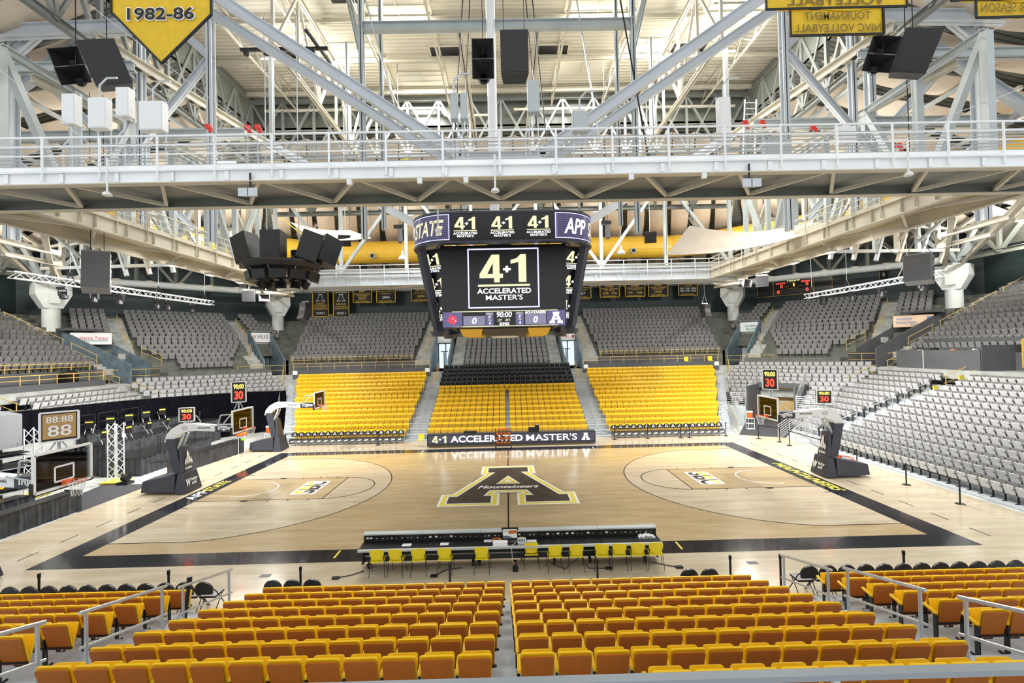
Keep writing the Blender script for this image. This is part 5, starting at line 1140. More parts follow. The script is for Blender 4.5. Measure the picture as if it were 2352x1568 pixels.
# ================================================================ hand rails
def rail2(p, q, label, mat, h=1.05, r=.024, posts=2, base=None, mid=True, cat='handrail', grp=None, ext=.12):
    p = V(p); q = V(q); t = thing('handrail', label, cat, p, 0, grp); d = (q-p).normalized()
    for k, z in enumerate((h, h*.52) if mid else (h,)): mb = MB(); mb.tube(p-d*ext+V((0, 0, z)), q+d*ext+V((0, 0, z)), r if k == 0 else r*.8, 8); mb.build('rail', mat, t, world=True)
    for i in range(posts): c0 = p.lerp(q, i/max(1, posts-1)); mb = MB(); mb.tube(c0, c0+V((0, 0, h)), r*.95, 8); mb.build('post', mat, t, world=True)
    return t
for g, sd in ((-1, 'left'), (1, 'right')):
    for i, (y0, y1, z0, z1) in enumerate(((-12.15, -13.8, .25, .68), (-14.4, -16.1, .95, 1.4), (-16.9, -18.7, 1.65, 2.2))):
        rail2((g*6.8, y0, z0), (g*6.8, y1, z1), 'silver pipe handrail in the near %s aisle, %s from the court' % (sd, ORD[i].replace('front', 'first')), m_pip, 1.15, .03)
t = thing('guard_rail', 'grey metal guard rail crossing the bottom right corner in the foreground', 'railing', (6, -20.2, 2.85)); mb = MB(); mb.bar((-7, -20.2, 4.02), (9, -20.2, 4.02), .09, .045); mb.build('top_rail', m_slrail, t, world=True) if False else mb.build('top_rail', M('grey guard rail paint', (.30, .33, .35), .35), t, world=True)
for x in (-4, .2, 2.6, 5.5, 8.5): mb = MB(); mb.bar((x, -20.24, 2.85), (x, -20.24, 4.0), .05, .05); mb.build('rail_post', m_steel, t, world=True)
t = thing('black_post', 'black telescopic pole standing beside the near left handrail', 'pole', (-7.15, -13.3, .5)); mb = MB(); mb.tube((0, 0, 0), (.12, .05, 1.15), .04, 10); mb.build('pole', m_blk, t); mb = MB(); mb.tube((.115, .05, 1.1), (.13, .05, 1.28), .055, 10); mb.build('head', m_blk, t)

# aisle rails in the far stand
for g, sd in ((-1, 'left'), (1, 'right')):
    for i in range(4): k = 1+i*2.4; rail2((g*6.8, 12.3+TR*k, lz(k)), (g*6.8, 12.3+TR*(k+1.9), lz(k+1.9)), 'thin silver handrail in the far %s aisle, %s from the court' % (sd, ORD[i].replace('front', 'first')), m_pip, .95, .02, 2)
    for i in range(2): k = 10.4+i*2.6; rail2((g*6.8, 12.3+TR*k, lz(k)), (g*6.8, 12.3+TR*(k+2), lz(k+2)), 'mustard handrail at the top of the far %s aisle, %s one' % (sd, ('lower', 'upper')[i]), m_yp, .95, .022, 2)
    for i in range(4): s0 = 12.8+i*2.9; rail2(FAR.p(g*8.4, s0, 5.8+.461*(s0-12.6)), FAR.p(g*8.4, s0+2.2, 5.8+.461*(s0-10.4)), 'mustard handrail on the far %s upper stairs, %s up' % (sd, ORD[i].replace('front', 'first')), m_yp, .95, .022, 2)
    rail2((g*7.6, 23.3, 5.05), (g*20.9, 23.3, 5.05), 'mustard walkway railing above the far %s yellow seats' % sd, m_yp, .66, .022, 11)
    rail2((g*9.5, 24.3, 5.72), (g*21.5, 24.3, 5.72), 'mustard railing at the foot of the far %s upper seats' % sd, m_yp, .55, .022, 11)
    rail2((g*7.6, 12.3+TR*9.6, lz(10)), (g*19.5, 12.3+TR*9.6, lz(10)), 'silver rail crossing the far %s yellow seats below the top rows' % sd, m_pip, .42, .018, 12, mid=False)
    for i in range(5): s0 = 1.5+i*2.4; f0 = (lambda s: .03+.381*s); rail2(FAR.p(g*(17.55+.40*s0), s0, f0(s0)), FAR.p(g*(17.55+.4*(s0+2.1)), s0+2.1, f0(s0+2.1)), 'handrail on the %s corner stairs, %s up' % (sd, ORD[i].replace('front', 'first')), m_pip if i < 3 else m_yp, .95, .02, 2)
    fr = CR if g > 0 else CL
    for i, (s0, s1) in enumerate(((13, 15), (16.2, 18.6), (19.4, 21.4))): rail2(fr.p(lerp(s0, [(12, 1.7), (16, .1), (24, .1)]), s0, 5.8+.461*(s0-12.6)), fr.p(lerp(s1, [(12, 1.7), (16, .1), (24, .1)]), s1, 5.8+.461*(s1-12.6)), 'mustard handrail on the stairs beside the %s corner door, %s up' % (sd, ORD[i].replace('front', 'first')), m_yp, .95, .022, 2)
    for i, (s0, s1) in enumerate(((12.8, 14.4), (15.2, 17.2), (17.8, 21.6))): a_ = lambda s: lerp(s, [(12.5, 8.2), (15.6, 10.4), (24, 10.5)]); rail2(fr.p(a_(s0), s0, 5.8+.461*(s0-12.6)), fr.p(a_(s1), s1, 5.8+.461*(s1-12.6)), 'mustard handrail on the stairs beside the big %s entrance, %s up' % (sd, ORD[i].replace('front', 'first')), m_yp, .95, .022, 2)
    f2 = SR if g > 0 else SL
    for i in range(4): s0 = 12.9+2.9*i; rail2(f2.p(15.2+.2*i, s0, 5.8+.461*(s0-12.6)), f2.p(15.4+.2*i, s0+2.2, 5.8+.461*(s0-10.4)), 'mustard handrail on the %s side upper stairs, %s up' % (sd, ORD[i].replace('front', 'first')), m_yp, 1.0, .024, 2)
    for i, (s0, s1, m) in enumerate(((7.4, 9.6, m_yp), (10.6, 12, m_yp))): rail2(f2.p(14.6, s0, .03+.381*s0), f2.p(14.9, s1, .03+.381*s1), 'mustard handrail between %s side and corner seats, %s' % (sd, ('lower', 'upper')[i]), m, 1.0, .024, 2)
    rail2(fr.p(8.4, 12.1, 4.55), fr.p(12.0, 12.1, 4.55), 'mustard three-bar railing below the %s corner entrance' % sd, m_yp, 1.1, .022, 4)
    rail2(fr.p(-1.8, 12.0, 4.55), fr.p(2.6, 12.0, 4.55), 'mustard railing in front of the %s corner door' % sd, m_yp, 1.0, .022, 4)
for i, (s0, s1, m) in enumerate(((1.2, 2.6, m_pip), (3.4, 5.0, m_pip), (5.8, 7.4, m_pip), (8.6, 10.2, m_yp))): rail2(SR.p(7.3, s0, .03+.381*s0), SR.p(7.3, s1, .03+.381*s1), 'handrail in the aisle of the right stand, %s from the court' % ORD[i].replace('front', 'first'), m, 1.0, .024, 2)
rail2(SL.p(5.4, 10.45, 5.0), SL.p(12.9, 10.45, 5.0), 'mustard walkway railing above the left side seats', m_yp, .62, .028, 7)
rail2(SL.p(2.5, 12.0, 5.72), SL.p(13.5, 12.0, 5.72), 'mustard railing at the foot of the left upper seats', m_yp, .6, .028, 8)
rail2(SL.p(4.4, 8.4, 3.1), SL.p(4.4, 10.4, 3.9), 'mustard stair handrail at the left frame edge beside the bins', m_yp, 1.0, .028, 2)
rail2(SL.p(5.0, 7.2, 2.7), SL.p(7.4, 6.6, 2.4), 'low mustard handrail just above the black curtain', m_yp, 1.0, .026, 2)
rail2(SR.p(2.2, 12.1, 4.65), SR.p(4.6, 12.1, 4.65), 'mustard gate railing at the right frame edge', m_yp, 1.15, .035, 3)

# ================================================================ tunnel with stair rails at the right corner
t = thing('corner_tunnel', 'tan walled tunnel mouth under the right corner seats', 'tunnel', CR.p(4.9, 6.2, 0))
def crb(mb, a0, a1, s0, s1, z0, z1): slab(mb, CR, s0, s1, c(a0), c(a1), z0, z1)
mb = MB(); crb(mb, 3.0, 6.6, 6.9, 7.0, .3, 3.1); mb.build('tan_wall', m_tan, t, world=True)
mb = MB(); crb(mb, 3.0, 3.12, 3.2, 7.0, .1, 3.2); mb.build('side_wall', m_char, t, world=True); mb = MB(); crb(mb, 6.5, 6.62, 3.2, 7.0, .1, 3.2); mb.build('side_wall', m_char, t, world=True)
mb = MB(); crb(mb, 3.0, 6.6, 6.0, 6.5, 2.9, 3.3); mb.build('lintel', m_char, t, world=True)
mb = MB(); crb(mb, 3.9, 4.3, 6.88, 6.9, 2.5, 2.75); mb.build('exit_sign', m_red, t, world=True)
def stair_rail(p, q, label, bars=7):
    p = V(p); q = V(q); t = thing('bar_railing', label, 'railing', p)
    for i in range(bars): z = .1+.95*i/(bars-1); mb = MB(); mb.tube(p+V((0, 0, z)), q+V((0, 0, z)), .02, 6); mb.build('rail', m_pip, t, world=True)
    n = max(2, int((q-p).length/1.0)+1)
    for i in range(n): b0 = p.lerp(q, i/(n-1)); mb = MB(); mb.tube(b0, b0+V((0, 0, 1.1)), .024, 6); mb.build('post', m_pip, t, world=True)
stair_rail(CR.p(3.0, 3.2, 1.8), CR.p(2.9, 6.6, 3.4), 'sloping seven-bar silver railing left of the corner tunnel')
stair_rail(CR.p(6.7, 3.2, 1.6), CR.p(6.6, 6.6, 3.4), 'sloping seven-bar silver railing right of the corner tunnel')
stair_rail(CR.p(-.2, 3.0, 1.6), CR.p(3.0, 3.0, 1.6), 'level silver railing on the wall left of the tunnel')
stair_rail(CR.p(6.7, 3.0, 1.5), CR.p(9.2, 3.0, 1.5), 'level silver railing right of the tunnel above the ramp')
stair_rail((18.6, 8.9, .0), (20.6, 9.6, .9), 'low silver stair railing beside the right court edge')
stair_rail((18.9, 7.4, .0), (21.6, 8.3, 1.3), 'silver stair railing behind the main right hoop')
stair_rail((19.6, 6.2, .0), (19.9, 8.0, .6), 'short silver railing in front of the light grey seats')
stair_rail(FAR.p(17.2, -.6, 0), FAR.p(18.0, 2.6, .9), 'silver railing at the foot of the right corner stairs')
mb = MB(); crb(mb, -1.2, 3.0, 3.0, 3.15, 0, 1.6); solo(mb, 'parapet', m_steel, 'pale grey wall below the level railing left of the tunnel', 'low wall')
mb = MB(); crb(mb, 6.6, 9.2, 3.0, 3.15, 0, 1.5); solo(mb, 'parapet', m_steel, 'pale grey wall below the level railing right of the tunnel', 'low wall')
for (x, y, lab) in ((18.6, 12.7, 'orange water cooler on a white cart near the right corner tunnel'), (-17.5, 11.4, 'orange water cooler on a white cart behind the far left hoop')):
    t = thing('water_cooler', lab, 'water cooler', (x, y, .05 if x > 0 else -.03)); mb = MB(); mb.lathe((0, 0, .95), [(.19, 0), (.2, .42)], 18); mb.build('barrel', m_orange, t); mb = MB(); mb.lathe((0, 0, 1.37), [(.21, 0), (.2, .09)], 18); mb.build('lid', m_white, t)
    mb = MB(); [mb.box((-.24, -.2, z), (.24, .2, z+.04)) for z in (.1, .5, .9)]; [mb.bar((a*.23, b_*.19, .04), (a*.23, b_*.19, .92), .03, .03) for a in (-1, 1) for b_ in (-1, 1)]; mb.build('cart', m_white, t)
# ================================================================ left side: curtain, platforms, skirts
t = thing('black_curtain', 'tall black curtain hung below the left corner seats', 'curtain', (-25, 8, 0))
cp = [(-25.8, .4), (-25.9, 3), (-26.0, 6), (-25.8, 9), (-25.1, 12), (-23.6, 15), (-21.6, 17.4), (-19.6, 18.8)]
mb = MB(); P = []
for (x0, y0), (x1, y1) in zip(cp[:-1], cp[1:]):
    for i in range(10): P.append((x0+(x1-x0)*i/10, y0+(y1-y0)*i/10))
P.append(cp[-1]); n = len(P); zt = lambda i: 3.95-.55*i/n
vs = []
for i, (x, y) in enumerate(P): w = .05*math.sin(i*1.7); vs += [(x+w, y-w, 0), (x+w, y-w, zt(i)), (x+w-.04, y-w+.04, 0), (x+w-.04, y-w+.04, zt(i))]
fs = []
for i in range(n-1): a = 4*i; b_ = a+4; fs += [(a, b_, b_+1, a+1), (a+2, a+3, b_+3, b_+2), (a+1, b_+1, b_+3, a+3)]
mb.add(vs, fs); mb.build('drape', m_drape, t, world=True)
mb = MB(); mb.path([(x, y, zt(i)+.02) for i, (x, y) in enumerate(P)][::5], .03, 6); mb.build('curtain_rail', m_blk, t, world=True)
def riser(x0, y0, x1, y1, z0, z1, lab, chairs=0):
    t = thing('platform_riser', lab, 'platform', ((x0+x1)/2, (y0+y1)/2, 0)); mb = MB(); mb.box((x0, y0, z1-.08), (x1, y1, z1)); mb.build('deck', m_blk, t, world=True)
    mb = MB(); n = int((y1-y0)/.12); pts = [(x1+.03*math.sin(i*1.9), y0+(y1-y0)*i/n) for i in range(n+1)]
    m2 = int((x1-x0)/.12); pts = [(x0+(x1-x0)*i/m2, y0+.03*math.sin(i*2.1)) for i in range(m2)]+pts
    mb.add([(x, y, z) for x, y in pts for z in (0, z1-.02)], [(2*i, 2*i+2, 2*i+3, 2*i+1) for i in range(len(pts)-1)]); mb.build('skirt', m_gdrape, t, world=True)
    return t
riser(-22.9, 3.2, -20.6, 9.6, 0, 1.0, 'black skirted platform riser nearest the court behind the main left hoop')
riser(-24.6, 3.6, -22.9, 14.5, 0, 1.7, 'middle black skirted platform riser in front of the curtain')
riser(-25.6, 4.4, -24.6, 13.0, 0, 2.2, 'rear black platform riser against the curtain')
def loopr(p, q, z, label):
    p = V((*p, z)); q = V((*q, z)); t = thing('loop_railing', label, 'railing', p); mb = MB(); mb.path([p, p+V((0, 0, .95)), p.lerp(q, .06)+V((0, 0, 1.02)), p.lerp(q, .94)+V((0, 0, 1.02)), q+V((0, 0, .95)), q], .022, 8); mb.build('loop', m_blk2, t, world=True)
    mb = MB(); mb.tube(p+V((0, 0, .5)), q+V((0, 0, .5)), .016); mb.build('mid_rail', m_blk2, t, world=True)
m_blk2 = M('gloss black tube', (.03, .03, .032), .2)
for i in range(7): loopr((-25.5, 4.5+1.75*i), (-25.5, 6.0+1.75*i), 2.2 if i < 5 else 1.7, 'black loop railing along the curtain, %s from the near end' % ORD[i].replace('front', 'first'))
for i in range(4): loopr((-20.7, 3.3+1.6*i), (-20.7, 4.7+1.6*i), 1.0, 'black loop railing on the front platform, %s from the near end' % ORD[i].replace('front', 'first'))
for i in range(11):
    x, y, z = ((-24.9, 4.9+1.5*i, 2.2) if i < 5 else (-23.4, 4.2+1.7*(i-5), 1.7))
    t = thing('stacked_folding_chair', 'folded black chair with a yellow stripe on the left platforms, %s' % ORD[i].replace('front', 'nearest'), 'chair', (x, y, z), .3+.2*i, 'folded chairs on the left platforms')
    mb = MB(); mb.box((-.22, -.04, .3), (.22, .04, .78)); mb.build('backrest', m_blk, t); mb = MB(); mb.box((-.2, -.05, .62), (.2, -.042, .7)); mb.build('stripe', m_hose, t)
    mb = MB(); mb.box((-.21, 0, .34), (.21, .36, .38)); mb.build('seat', m_blk, t)
    for sx in (-1, 1): mb = MB(); mb.bar((sx*.2, -.1, 0), (sx*.2, .2, .5), .03, .03); mb.build('leg', m_steel, t)
def skirt(pts, z, lab, top=True):
    t = thing('skirted_table', lab, 'table', (*pts[0], 0)); mb = MB(); P = []
    for (x0, y0), (x1, y1) in zip(pts[:-1], pts[1:]):
        L = math.hypot(x1-x0, y1-y0); n = max(2, int(L/.09)); nx, ny = (y1-y0)/L, -(x1-x0)/L
        for i in range(n): k = .025*math.sin(i*2.3)+.02*math.sin(i*.9); P.append((x0+(x1-x0)*i/n+nx*k, y0+(y1-y0)*i/n+ny*k))
    P.append(pts[-1]); mb.add([(x, y, zz) for x, y in P for zz in (.0, z*.5, z)], [f for i in range(len(P)-1) for f in ((3*i, 3*i+3, 3*i+4, 3*i+1), (3*i+1, 3*i+4, 3*i+5, 3*i+2))]); mb.build('pleated_skirt', m_gdrape, t, world=True)
    for (x0, y0), (x1, y1) in zip(pts[:-1], pts[1:]): mb = MB(); mb.bar((x0-.0, y0, z), (x1, y1, z), .05, .04); mb.build('top_edge', m_blk, t, world=True)
    if top: (x0, y0), (x1, y1) = pts[0], pts[1]; mb = MB(); mb.add([(x0, y0, z-.05), (x1, y1, z-.05), (x1-.8, y1, z-.05), (x0-.8, y0, z-.05), (x0, y0, z-.02), (x1, y1, z-.02), (x1-.8, y1, z-.02), (x0-.8, y0, z-.02)], [(3, 2, 1, 0), (4, 5, 6, 7), (0, 1, 5, 4), (1, 2, 6, 5), (2, 3, 7, 6), (3, 0, 4, 7)]); mb.build('table_top', m_blk, t, world=True)
skirt([(-19.0, -8.5), (-18.75, -2.6), (-19.6, -2.5)], .85, 'charcoal skirted row of tables at the near left court edge')
skirt([(-18.7, 2.6), (-18.1, 9.2), (-18.6, 9.3)], .92, 'charcoal skirted row of tables behind the main left hoop')
skirt([(-21.2, -8), (-20.6, -2.8)], .8, 'second black skirted row of tables behind the nearest left hoop')
t = thing('storage_plinth', 'grey concrete block jutting in at the left frame edge', 'concrete block', (-24.6, -1.8, 2.6)); mb = MB(); mb.hexa([(-28, -4, 2.5), (-23.4, -4, 2.5), (-23.4, -.55, 2.5), (-28, -.55, 2.5), (-28, -4, 4.75), (-23.4, -4, 4.2), (-23.4, -.55, 4.05), (-28, -.55, 4.75)]); mb.build('block', m_slateg, t, world=True) if False else mb.build('block', M('grey painted concrete', (.24, .25, .27), .6), t, world=True)
t = thing('folded_bleacher', 'stack of retracted bleacher decks under the grey concrete block', 'bleachers', (-24.5, -1.5, 0))
for i in range(9): mb = MB(); z = .15+.27*i; mb.bar((-24.8, -4, z+.05), (-23.2+.03*(i % 2), -.6, z+(.09 if i % 2 else -.05)), .9, .035); mb.build('deck_board', m_alu if i % 2 else m_blk, t, world=True)
mb = MB(); mb.box((-25.6, -4, 0), (-24.2, -.7, 2.5)); mb.build('understructure', m_blk, t, world=True)
def tower(x, y, h, lab, s=.35):
    t = thing('truss_tower', lab, 'truss tower', (x, y, 0)); mb = MB(); mb.box((-.5, -.5, .03), (.5, .5, .1)); mb.build('base_plate', m_hose, t)
    for sx in (-1, 1):
        for sy in (-1, 1): mb = MB(); mb.tube((sx*s, sy*s, .1), (sx*s, sy*s, h), .03, 8); mb.build('upright', m_white, t)
    n = int(h/.42)
    for sd in range(4):
        mb = MB(); c4 = [(-s, -s), (s, -s), (s, s), (-s, s), (-s, -s)]
        for k in range(n): a, b_ = (c4[sd], c4[sd+1]) if k % 2 else (c4[sd+1], c4[sd]); mb.tube((*a, .1+(h-.1)*k/n), (*b_, .1+(h-.1)*(k+1)/n), .016, 6)
        mb.build('lacing', m_white, t)
tower(-21.0, 2.0, 3.15, 'white truss tower with a stage lamp, left of the main left hoop', .24)
tower(-23.2, -.2, 3.3, 'white truss tower behind the nearest left backboard', .24)
t = thing('stage_lamp', 'small round white-faced stage lamp clamped on the truss tower', 'stage light', (-20.6, 1.9, 2.5)); mb = MB(); mb.lathe((0, 0, 0), [(.09, -.14), (.14, .1)], 14, 'x'); mb.build('housing', m_blk, t); mb = MB(); mb.lathe((.1, 0, 0), [(.13, 0), (.13, .02)], 14, 'x'); mb.build('lens', m_white, t)
t = thing('stage_lamp', 'black stage lamps on the floor beside the truss tower', 'stage light', (-20.2, 1.6, .0)); mb = MB(); mb.box((-.3, -.25, .0), (.3, .25, .12)); mb.lathe((0, 0, .3), [(.14, -.15), (.17, .15)], 12, 'x'); mb.lathe((-.3, .5, .26), [(.14, -.15), (.17, .15)], 12, 'x'); mb.build('housing', m_blk, t)
t = thing('training_dummy', 'colourful rolled pads on a white stand behind the main left hoop', 'pad stand', (-17.9, 8.5, 0))
mb = MB(); [mb.tube((x, 0, 0), (x, 0, 1.3), .02) for x in (-.2, .2)]; mb.build('stand', m_white, t); mb = MB(); mb.tube((-.3, 0, 1.3), (.3, .1, 1.38), .12, 10); mb.build('orange_pad', m_orange, t); mb = MB(); mb.lathe((.1, 0, .95), [(.12, 0), (.12, .12)], 12); mb.build('green_pad', m_grn, t) if False else mb.build('green_pad', M('lime plastic', (.3, .7, .05), .4), t)
t = thing('yellow_bag', 'yellow cap and bag on a folding table at the left frame edge', 'bag', (-23.3, -1.9, .8)); mb = MB(); mb.lathe((0, 0, 0), [(.3, 0), (.34, .2), (.2, .4), (.05, .46)], 12); mb.build('bag', m_yel, t); mb = MB(); mb.lathe((0, .05, .46), [(.17, 0), (.15, .12), (.04, .17)], 12); mb.build('cap', m_yel, t)
small('tall_yellow_chair', 'x', 'chair', (-21.6, -1.6, 0), lambda m: (m.box((-.21, -.2, .43), (.21, .2, .46)), m.prism([(-.2, 0), (.2, 0), (.19, .4), (-.19, .4)], (0, .2, .5), (1, 0, 0), V((0, .2, 1)), .02), [m.path([(x*.2, y*.18, .43), (x*.2, y*.22, .01)], .01) for x in (-1, 1) for y in (-1, 1)]), m_yel)['label'] = 'yellow chair half hidden behind the nearest left backboard'

# ================================================================ banners
t_b = []
def blackbanner(x0, x1, z0, z1, label, lines, emblem=False):
    t = thing('championship_banner', label, 'banner', ((x0+x1)/2, 35.5, z1), 0); y = 35.45
    mb = MB(); mb.box((x0, y, z0), (x1, y+.03, z1)); cl = mb.build('cloth', m_bban, t, world=True)
    mb = MB(); w = .09
    for a, b_, c_, d in ((x0, z0, x1, z0+w), (x0, z1-w, x1, z1), (x0, z0, x0+w, z1), (x1-w, z0, x1, z1)): mb.box((a, y-.012, b_), (c_, y, d))
    mb.build('gold_border', m_gold, t, world=True); W_ = x1-x0; H_ = z1-z0; cx = (x0+x1)/2
    for s, w, zf, hf, m in lines: text(s, W_*w, H_*hf, (cx, y, z0+H_*zf), X_, Z_, m, t, 'banner_lettering', .012, off=.014)
    if emblem: emblemA((cx, y-.005, z0+H_*.56), X_, Z_, H_*.25, m_wtxt, t, off=.014); emblemA((cx, y-.012, z0+H_*.585), X_, Z_, H_*.2, m_bban, t, off=.02)
G_, W__ = m_gtxt, m_wtxt
blackbanner(-23.9, -21.9, 11.18, 14.65, 'tall black banner reading sun belt conference tournament champions 2021', [('APPALACHIAN', .86, .93, .05, G_), ("MEN'S BASKETBALL", .7, .875, .03, W__), ('SUN BELT', .56, .49, .05, G_), ('CONFERENCE', .78, .425, .045, G_), ('TOURNAMENT', .84, .36, .05, G_), ('CHAMPIONS', .86, .29, .055, G_), ('2021', .56, .14, .085, W__)], True)
blackbanner(-21.35, -19.35, 11.12, 14.6, 'tall black banner reading NCAA tournament appearance 2021', [('APPALACHIAN', .86, .93, .05, G_), ("MEN'S BASKETBALL", .7, .875, .03, W__), ('NCAA', .6, .46, .075, G_), ('TOURNAMENT', .82, .37, .05, G_), ('APPEARANCE', .82, .30, .05, G_), ('2021', .56, .14, .085, W__)], True)
mb_ = "MEN'S BASKETBALL"
blackbanner(-18.9, -16.5, 12.83, 14.55, 'black banner reading NIT national invitation tournament 2007', [('NIT', .3, .82, .16, G_), ('NATIONAL INVITATION', .8, .62, .09, G_), ('TOURNAMENT', .55, .5, .09, G_), ('2007', .42, .31, .17, G_), (mb_, .66, .12, .08, G_)])
blackbanner(-16.0, -13.6, 12.8, 14.52, 'black banner reading San Juan shootout champions 2006', [('SAN JUAN SHOOTOUT', .84, .80, .1, G_), ('CHAMPIONS', .5, .64, .09, G_), ('2006', .4, .38, .17, W__), (mb_, .66, .12, .08, G_)])
blackbanner(-11.7, -9.25, 12.87, 14.55, 'black banner reading NCAA south regional 2000, left of the scoreboard', [('NCAA', .5, .82, .17, G_), ('SOUTH REGIONAL', .7, .6, .09, G_), ('2000', .42, .37, .18, G_), (mb_, .66, .12, .08, G_)])
blackbanner(8.2, 10.7, 12.78, 14.47, 'black banner reading conference champions 1967, right of the scoreboard', [('SOUTHERN CONFERENCE', .86, .8, .1, G_), ('CHAMPIONS', .5, .64, .1, G_), ('1967', .4, .38, .17, W__), (mb_, .66, .12, .08, G_)])
blackbanner(11.75, 14.25, 12.84, 14.56, 'black banner reading NAIA tournament first round 1948 1950', [('NAIA', .4, .82, .17, G_), ('NATIONAL TOURNAMENT', .84, .64, .09, G_), ('FIRST ROUND', .5, .52, .09, G_), ('1948  1950', .7, .31, .17, G_), (mb_, .66, .1, .08, G_)])
blackbanner(14.9, 17.45, 12.86, 14.58, 'black banner reading NAIA quarterfinals 1941 1943', [('NAIA', .4, .82, .17, G_), ('NATIONAL TOURNAMENT', .84, .64, .09, G_), ('QUARTERFINALS', .6, .52, .09, G_), ('1941  1943', .7, .31, .17, G_), (mb_, .66, .1, .08, G_)])
blackbanner(17.8, 20.3, 12.85, 14.63, 'black banner reading NAIA second round 1940', [('NAIA', .4, .82, .17, G_), ('NATIONAL TOURNAMENT', .84, .64, .09, G_), ('SECOND ROUND', .54, .52, .09, G_), ('1940', .36, .33, .17, G_), (mb_, .66, .12, .08, G_)])
blackbanner(21.55, 24.0, 12.88, 14.61, 'black banner reading north state conference champions with six years', [('NORTH STATE CONFERENCE', .86, .82, .08, G_), ('CHAMPIONS', .4, .7, .08, G_), ('1931 1941 1948', .8, .52, .12, W__), ('1940 1943 1950', .8, .34, .12, W__), (mb_, .66, .12, .07, G_)])
# near gold banners hung from the roof
def cloth(name, poly, y, mat, par, t=.02): mb = MB(); mb.prism(poly, (0, y, 0), (1, 0, 0), (0, 0, 1), -t); return mb.build(name, mat, par, world=True)
def wires(t, xs, y, z0, z1): 
    for x in xs: mb = MB(); mb.tube((x, y, z0), (x, y, z1), .012, 5); mb.build('hanging_wire', m_blk, t, world=True)
t = thing('gold_pennant', 'gold pointed pennant reading 1982-86 hanging at upper left', 'banner', (-8.0, -12.5, 13.7))
cloth('cloth', [(-9.24, 14.95), (-8.05, 13.68), (-6.85, 14.85), (-6.85, 16.4), (-9.24, 16.4)][::1], -12.5, m_gold, t)
for a, b_ in (((-9.24, 16.4), (-9.24, 14.95)), ((-9.24, 14.95), (-8.05, 13.68)), ((-8.05, 13.68), (-6.85, 14.85)), ((-6.85, 14.85), (-6.85, 16.4))): mb = MB(); mb.bar((a[0], -12.515, a[1]), (b_[0], -12.515, b_[1]), .05, .012, up=Y_) if False else mb.bar((a[0], -12.51, a[1]), (b_[0], -12.51, b_[1]), .045, .045); mb.build('black_border', m_bban, t, world=True)
text('1982-86', 1.66, .36, (-8.05, -12.52, 14.88), X_, Z_, m_wtxt, t, 'banner_lettering', .05, off=.004); text('1982-86', 1.60, .30, (-8.05, -12.53, 14.88), X_, Z_, m_bban, t, 'banner_lettering', .02, off=.006)
mb = MB(); mb.tube((-9.5, -12.5, 16.4), (-6.6, -12.5, 16.4), .03); mb.build('hanging_pole', m_blk, t, world=True); wires(t, (-9.2, -6.9), -12.5, 16.4, 26.4)
def goldb(label, bx, top, tail, words, wx):
    t = thing('gold_banner', label, 'banner', ((top[0]+top[1])/2, -12.5, tail[2])); n = 8
    poly = [(top[0], top[2])]+[(top[0]+(top[1]-top[0])*i/n, top[2]-.03*math.sin(i*1.7)-.04*math.sin(PI*i/n)) for i in range(1, n)]+[(top[1], top[2]+.05), (top[1], 16.4), (top[0], 16.4)]
    cloth('cloth', poly, -12.5, m_gold, t)
    cloth('tail', [(tail[0], tail[2])]+[(tail[0]+(tail[1]-tail[0])*i/n, tail[2]-.02*math.sin(i*2.1)) for i in range(1, n)]+[(tail[1], tail[2]+.03), (tail[1]-.02, top[2]+.02), (tail[0]+.02, top[2]-.02)], -12.47, m_gold, t)
    for a, b_ in (((top[0], top[2]), (top[1], top[2]+.03)), ((top[0], top[2]), (top[0], 16.4)), ((top[1], top[2]), (top[1], 16.4)), ((tail[0], tail[2]), (tail[1], tail[2]+.02)), ((tail[0], tail[2]), (tail[0], top[2])), ((tail[1], tail[2]), (tail[1], top[2]))): mb = MB(); mb.bar((a[0], -12.5, a[1]), (b_[0], -12.5, b_[1]), .035, .05); mb.build('black_border', m_bban, t, world=True)
    for s, w, h, x, z in words: text(s, w, h, (x, -12.53, z), X_, Z_, m_olive, t, 'banner_lettering', .008, mirror=True, off=.004)
    mb = MB(); mb.tube((top[0]-.2, -12.5, 16.4), (top[1]+.2, -12.5, 16.4), .03); mb.build('hanging_pole', m_blk, t, world=True); wires(t, (top[0]+.1, top[1]-.1), -12.5, 16.4, 26.4)
m_olive = M('olive show-through lettering', (.20, .13, .02), .7)
goldb('gold banner with tail reading tournament NIVC volleyball in reverse', 0, (6.6, 10.05, 14.78), (7.18, 9.47, 14.12), [('TOURNAMENT', 1.62, .2, 8.32, 14.58), ('NIVC VOLLEYBALL', 2.12, .2, 8.32, 14.28), ('VOLLEYBALL', 2.4, .22, 8.3, 14.96)], 0)
goldb('gold banner with tail reading season in reverse at the right edge', 0, (11.15, 14.4, 14.93), (11.76, 13.9, 14.5), [('REGULAR SEASON', 2.0, .22, 12.85, 14.72)], 0)

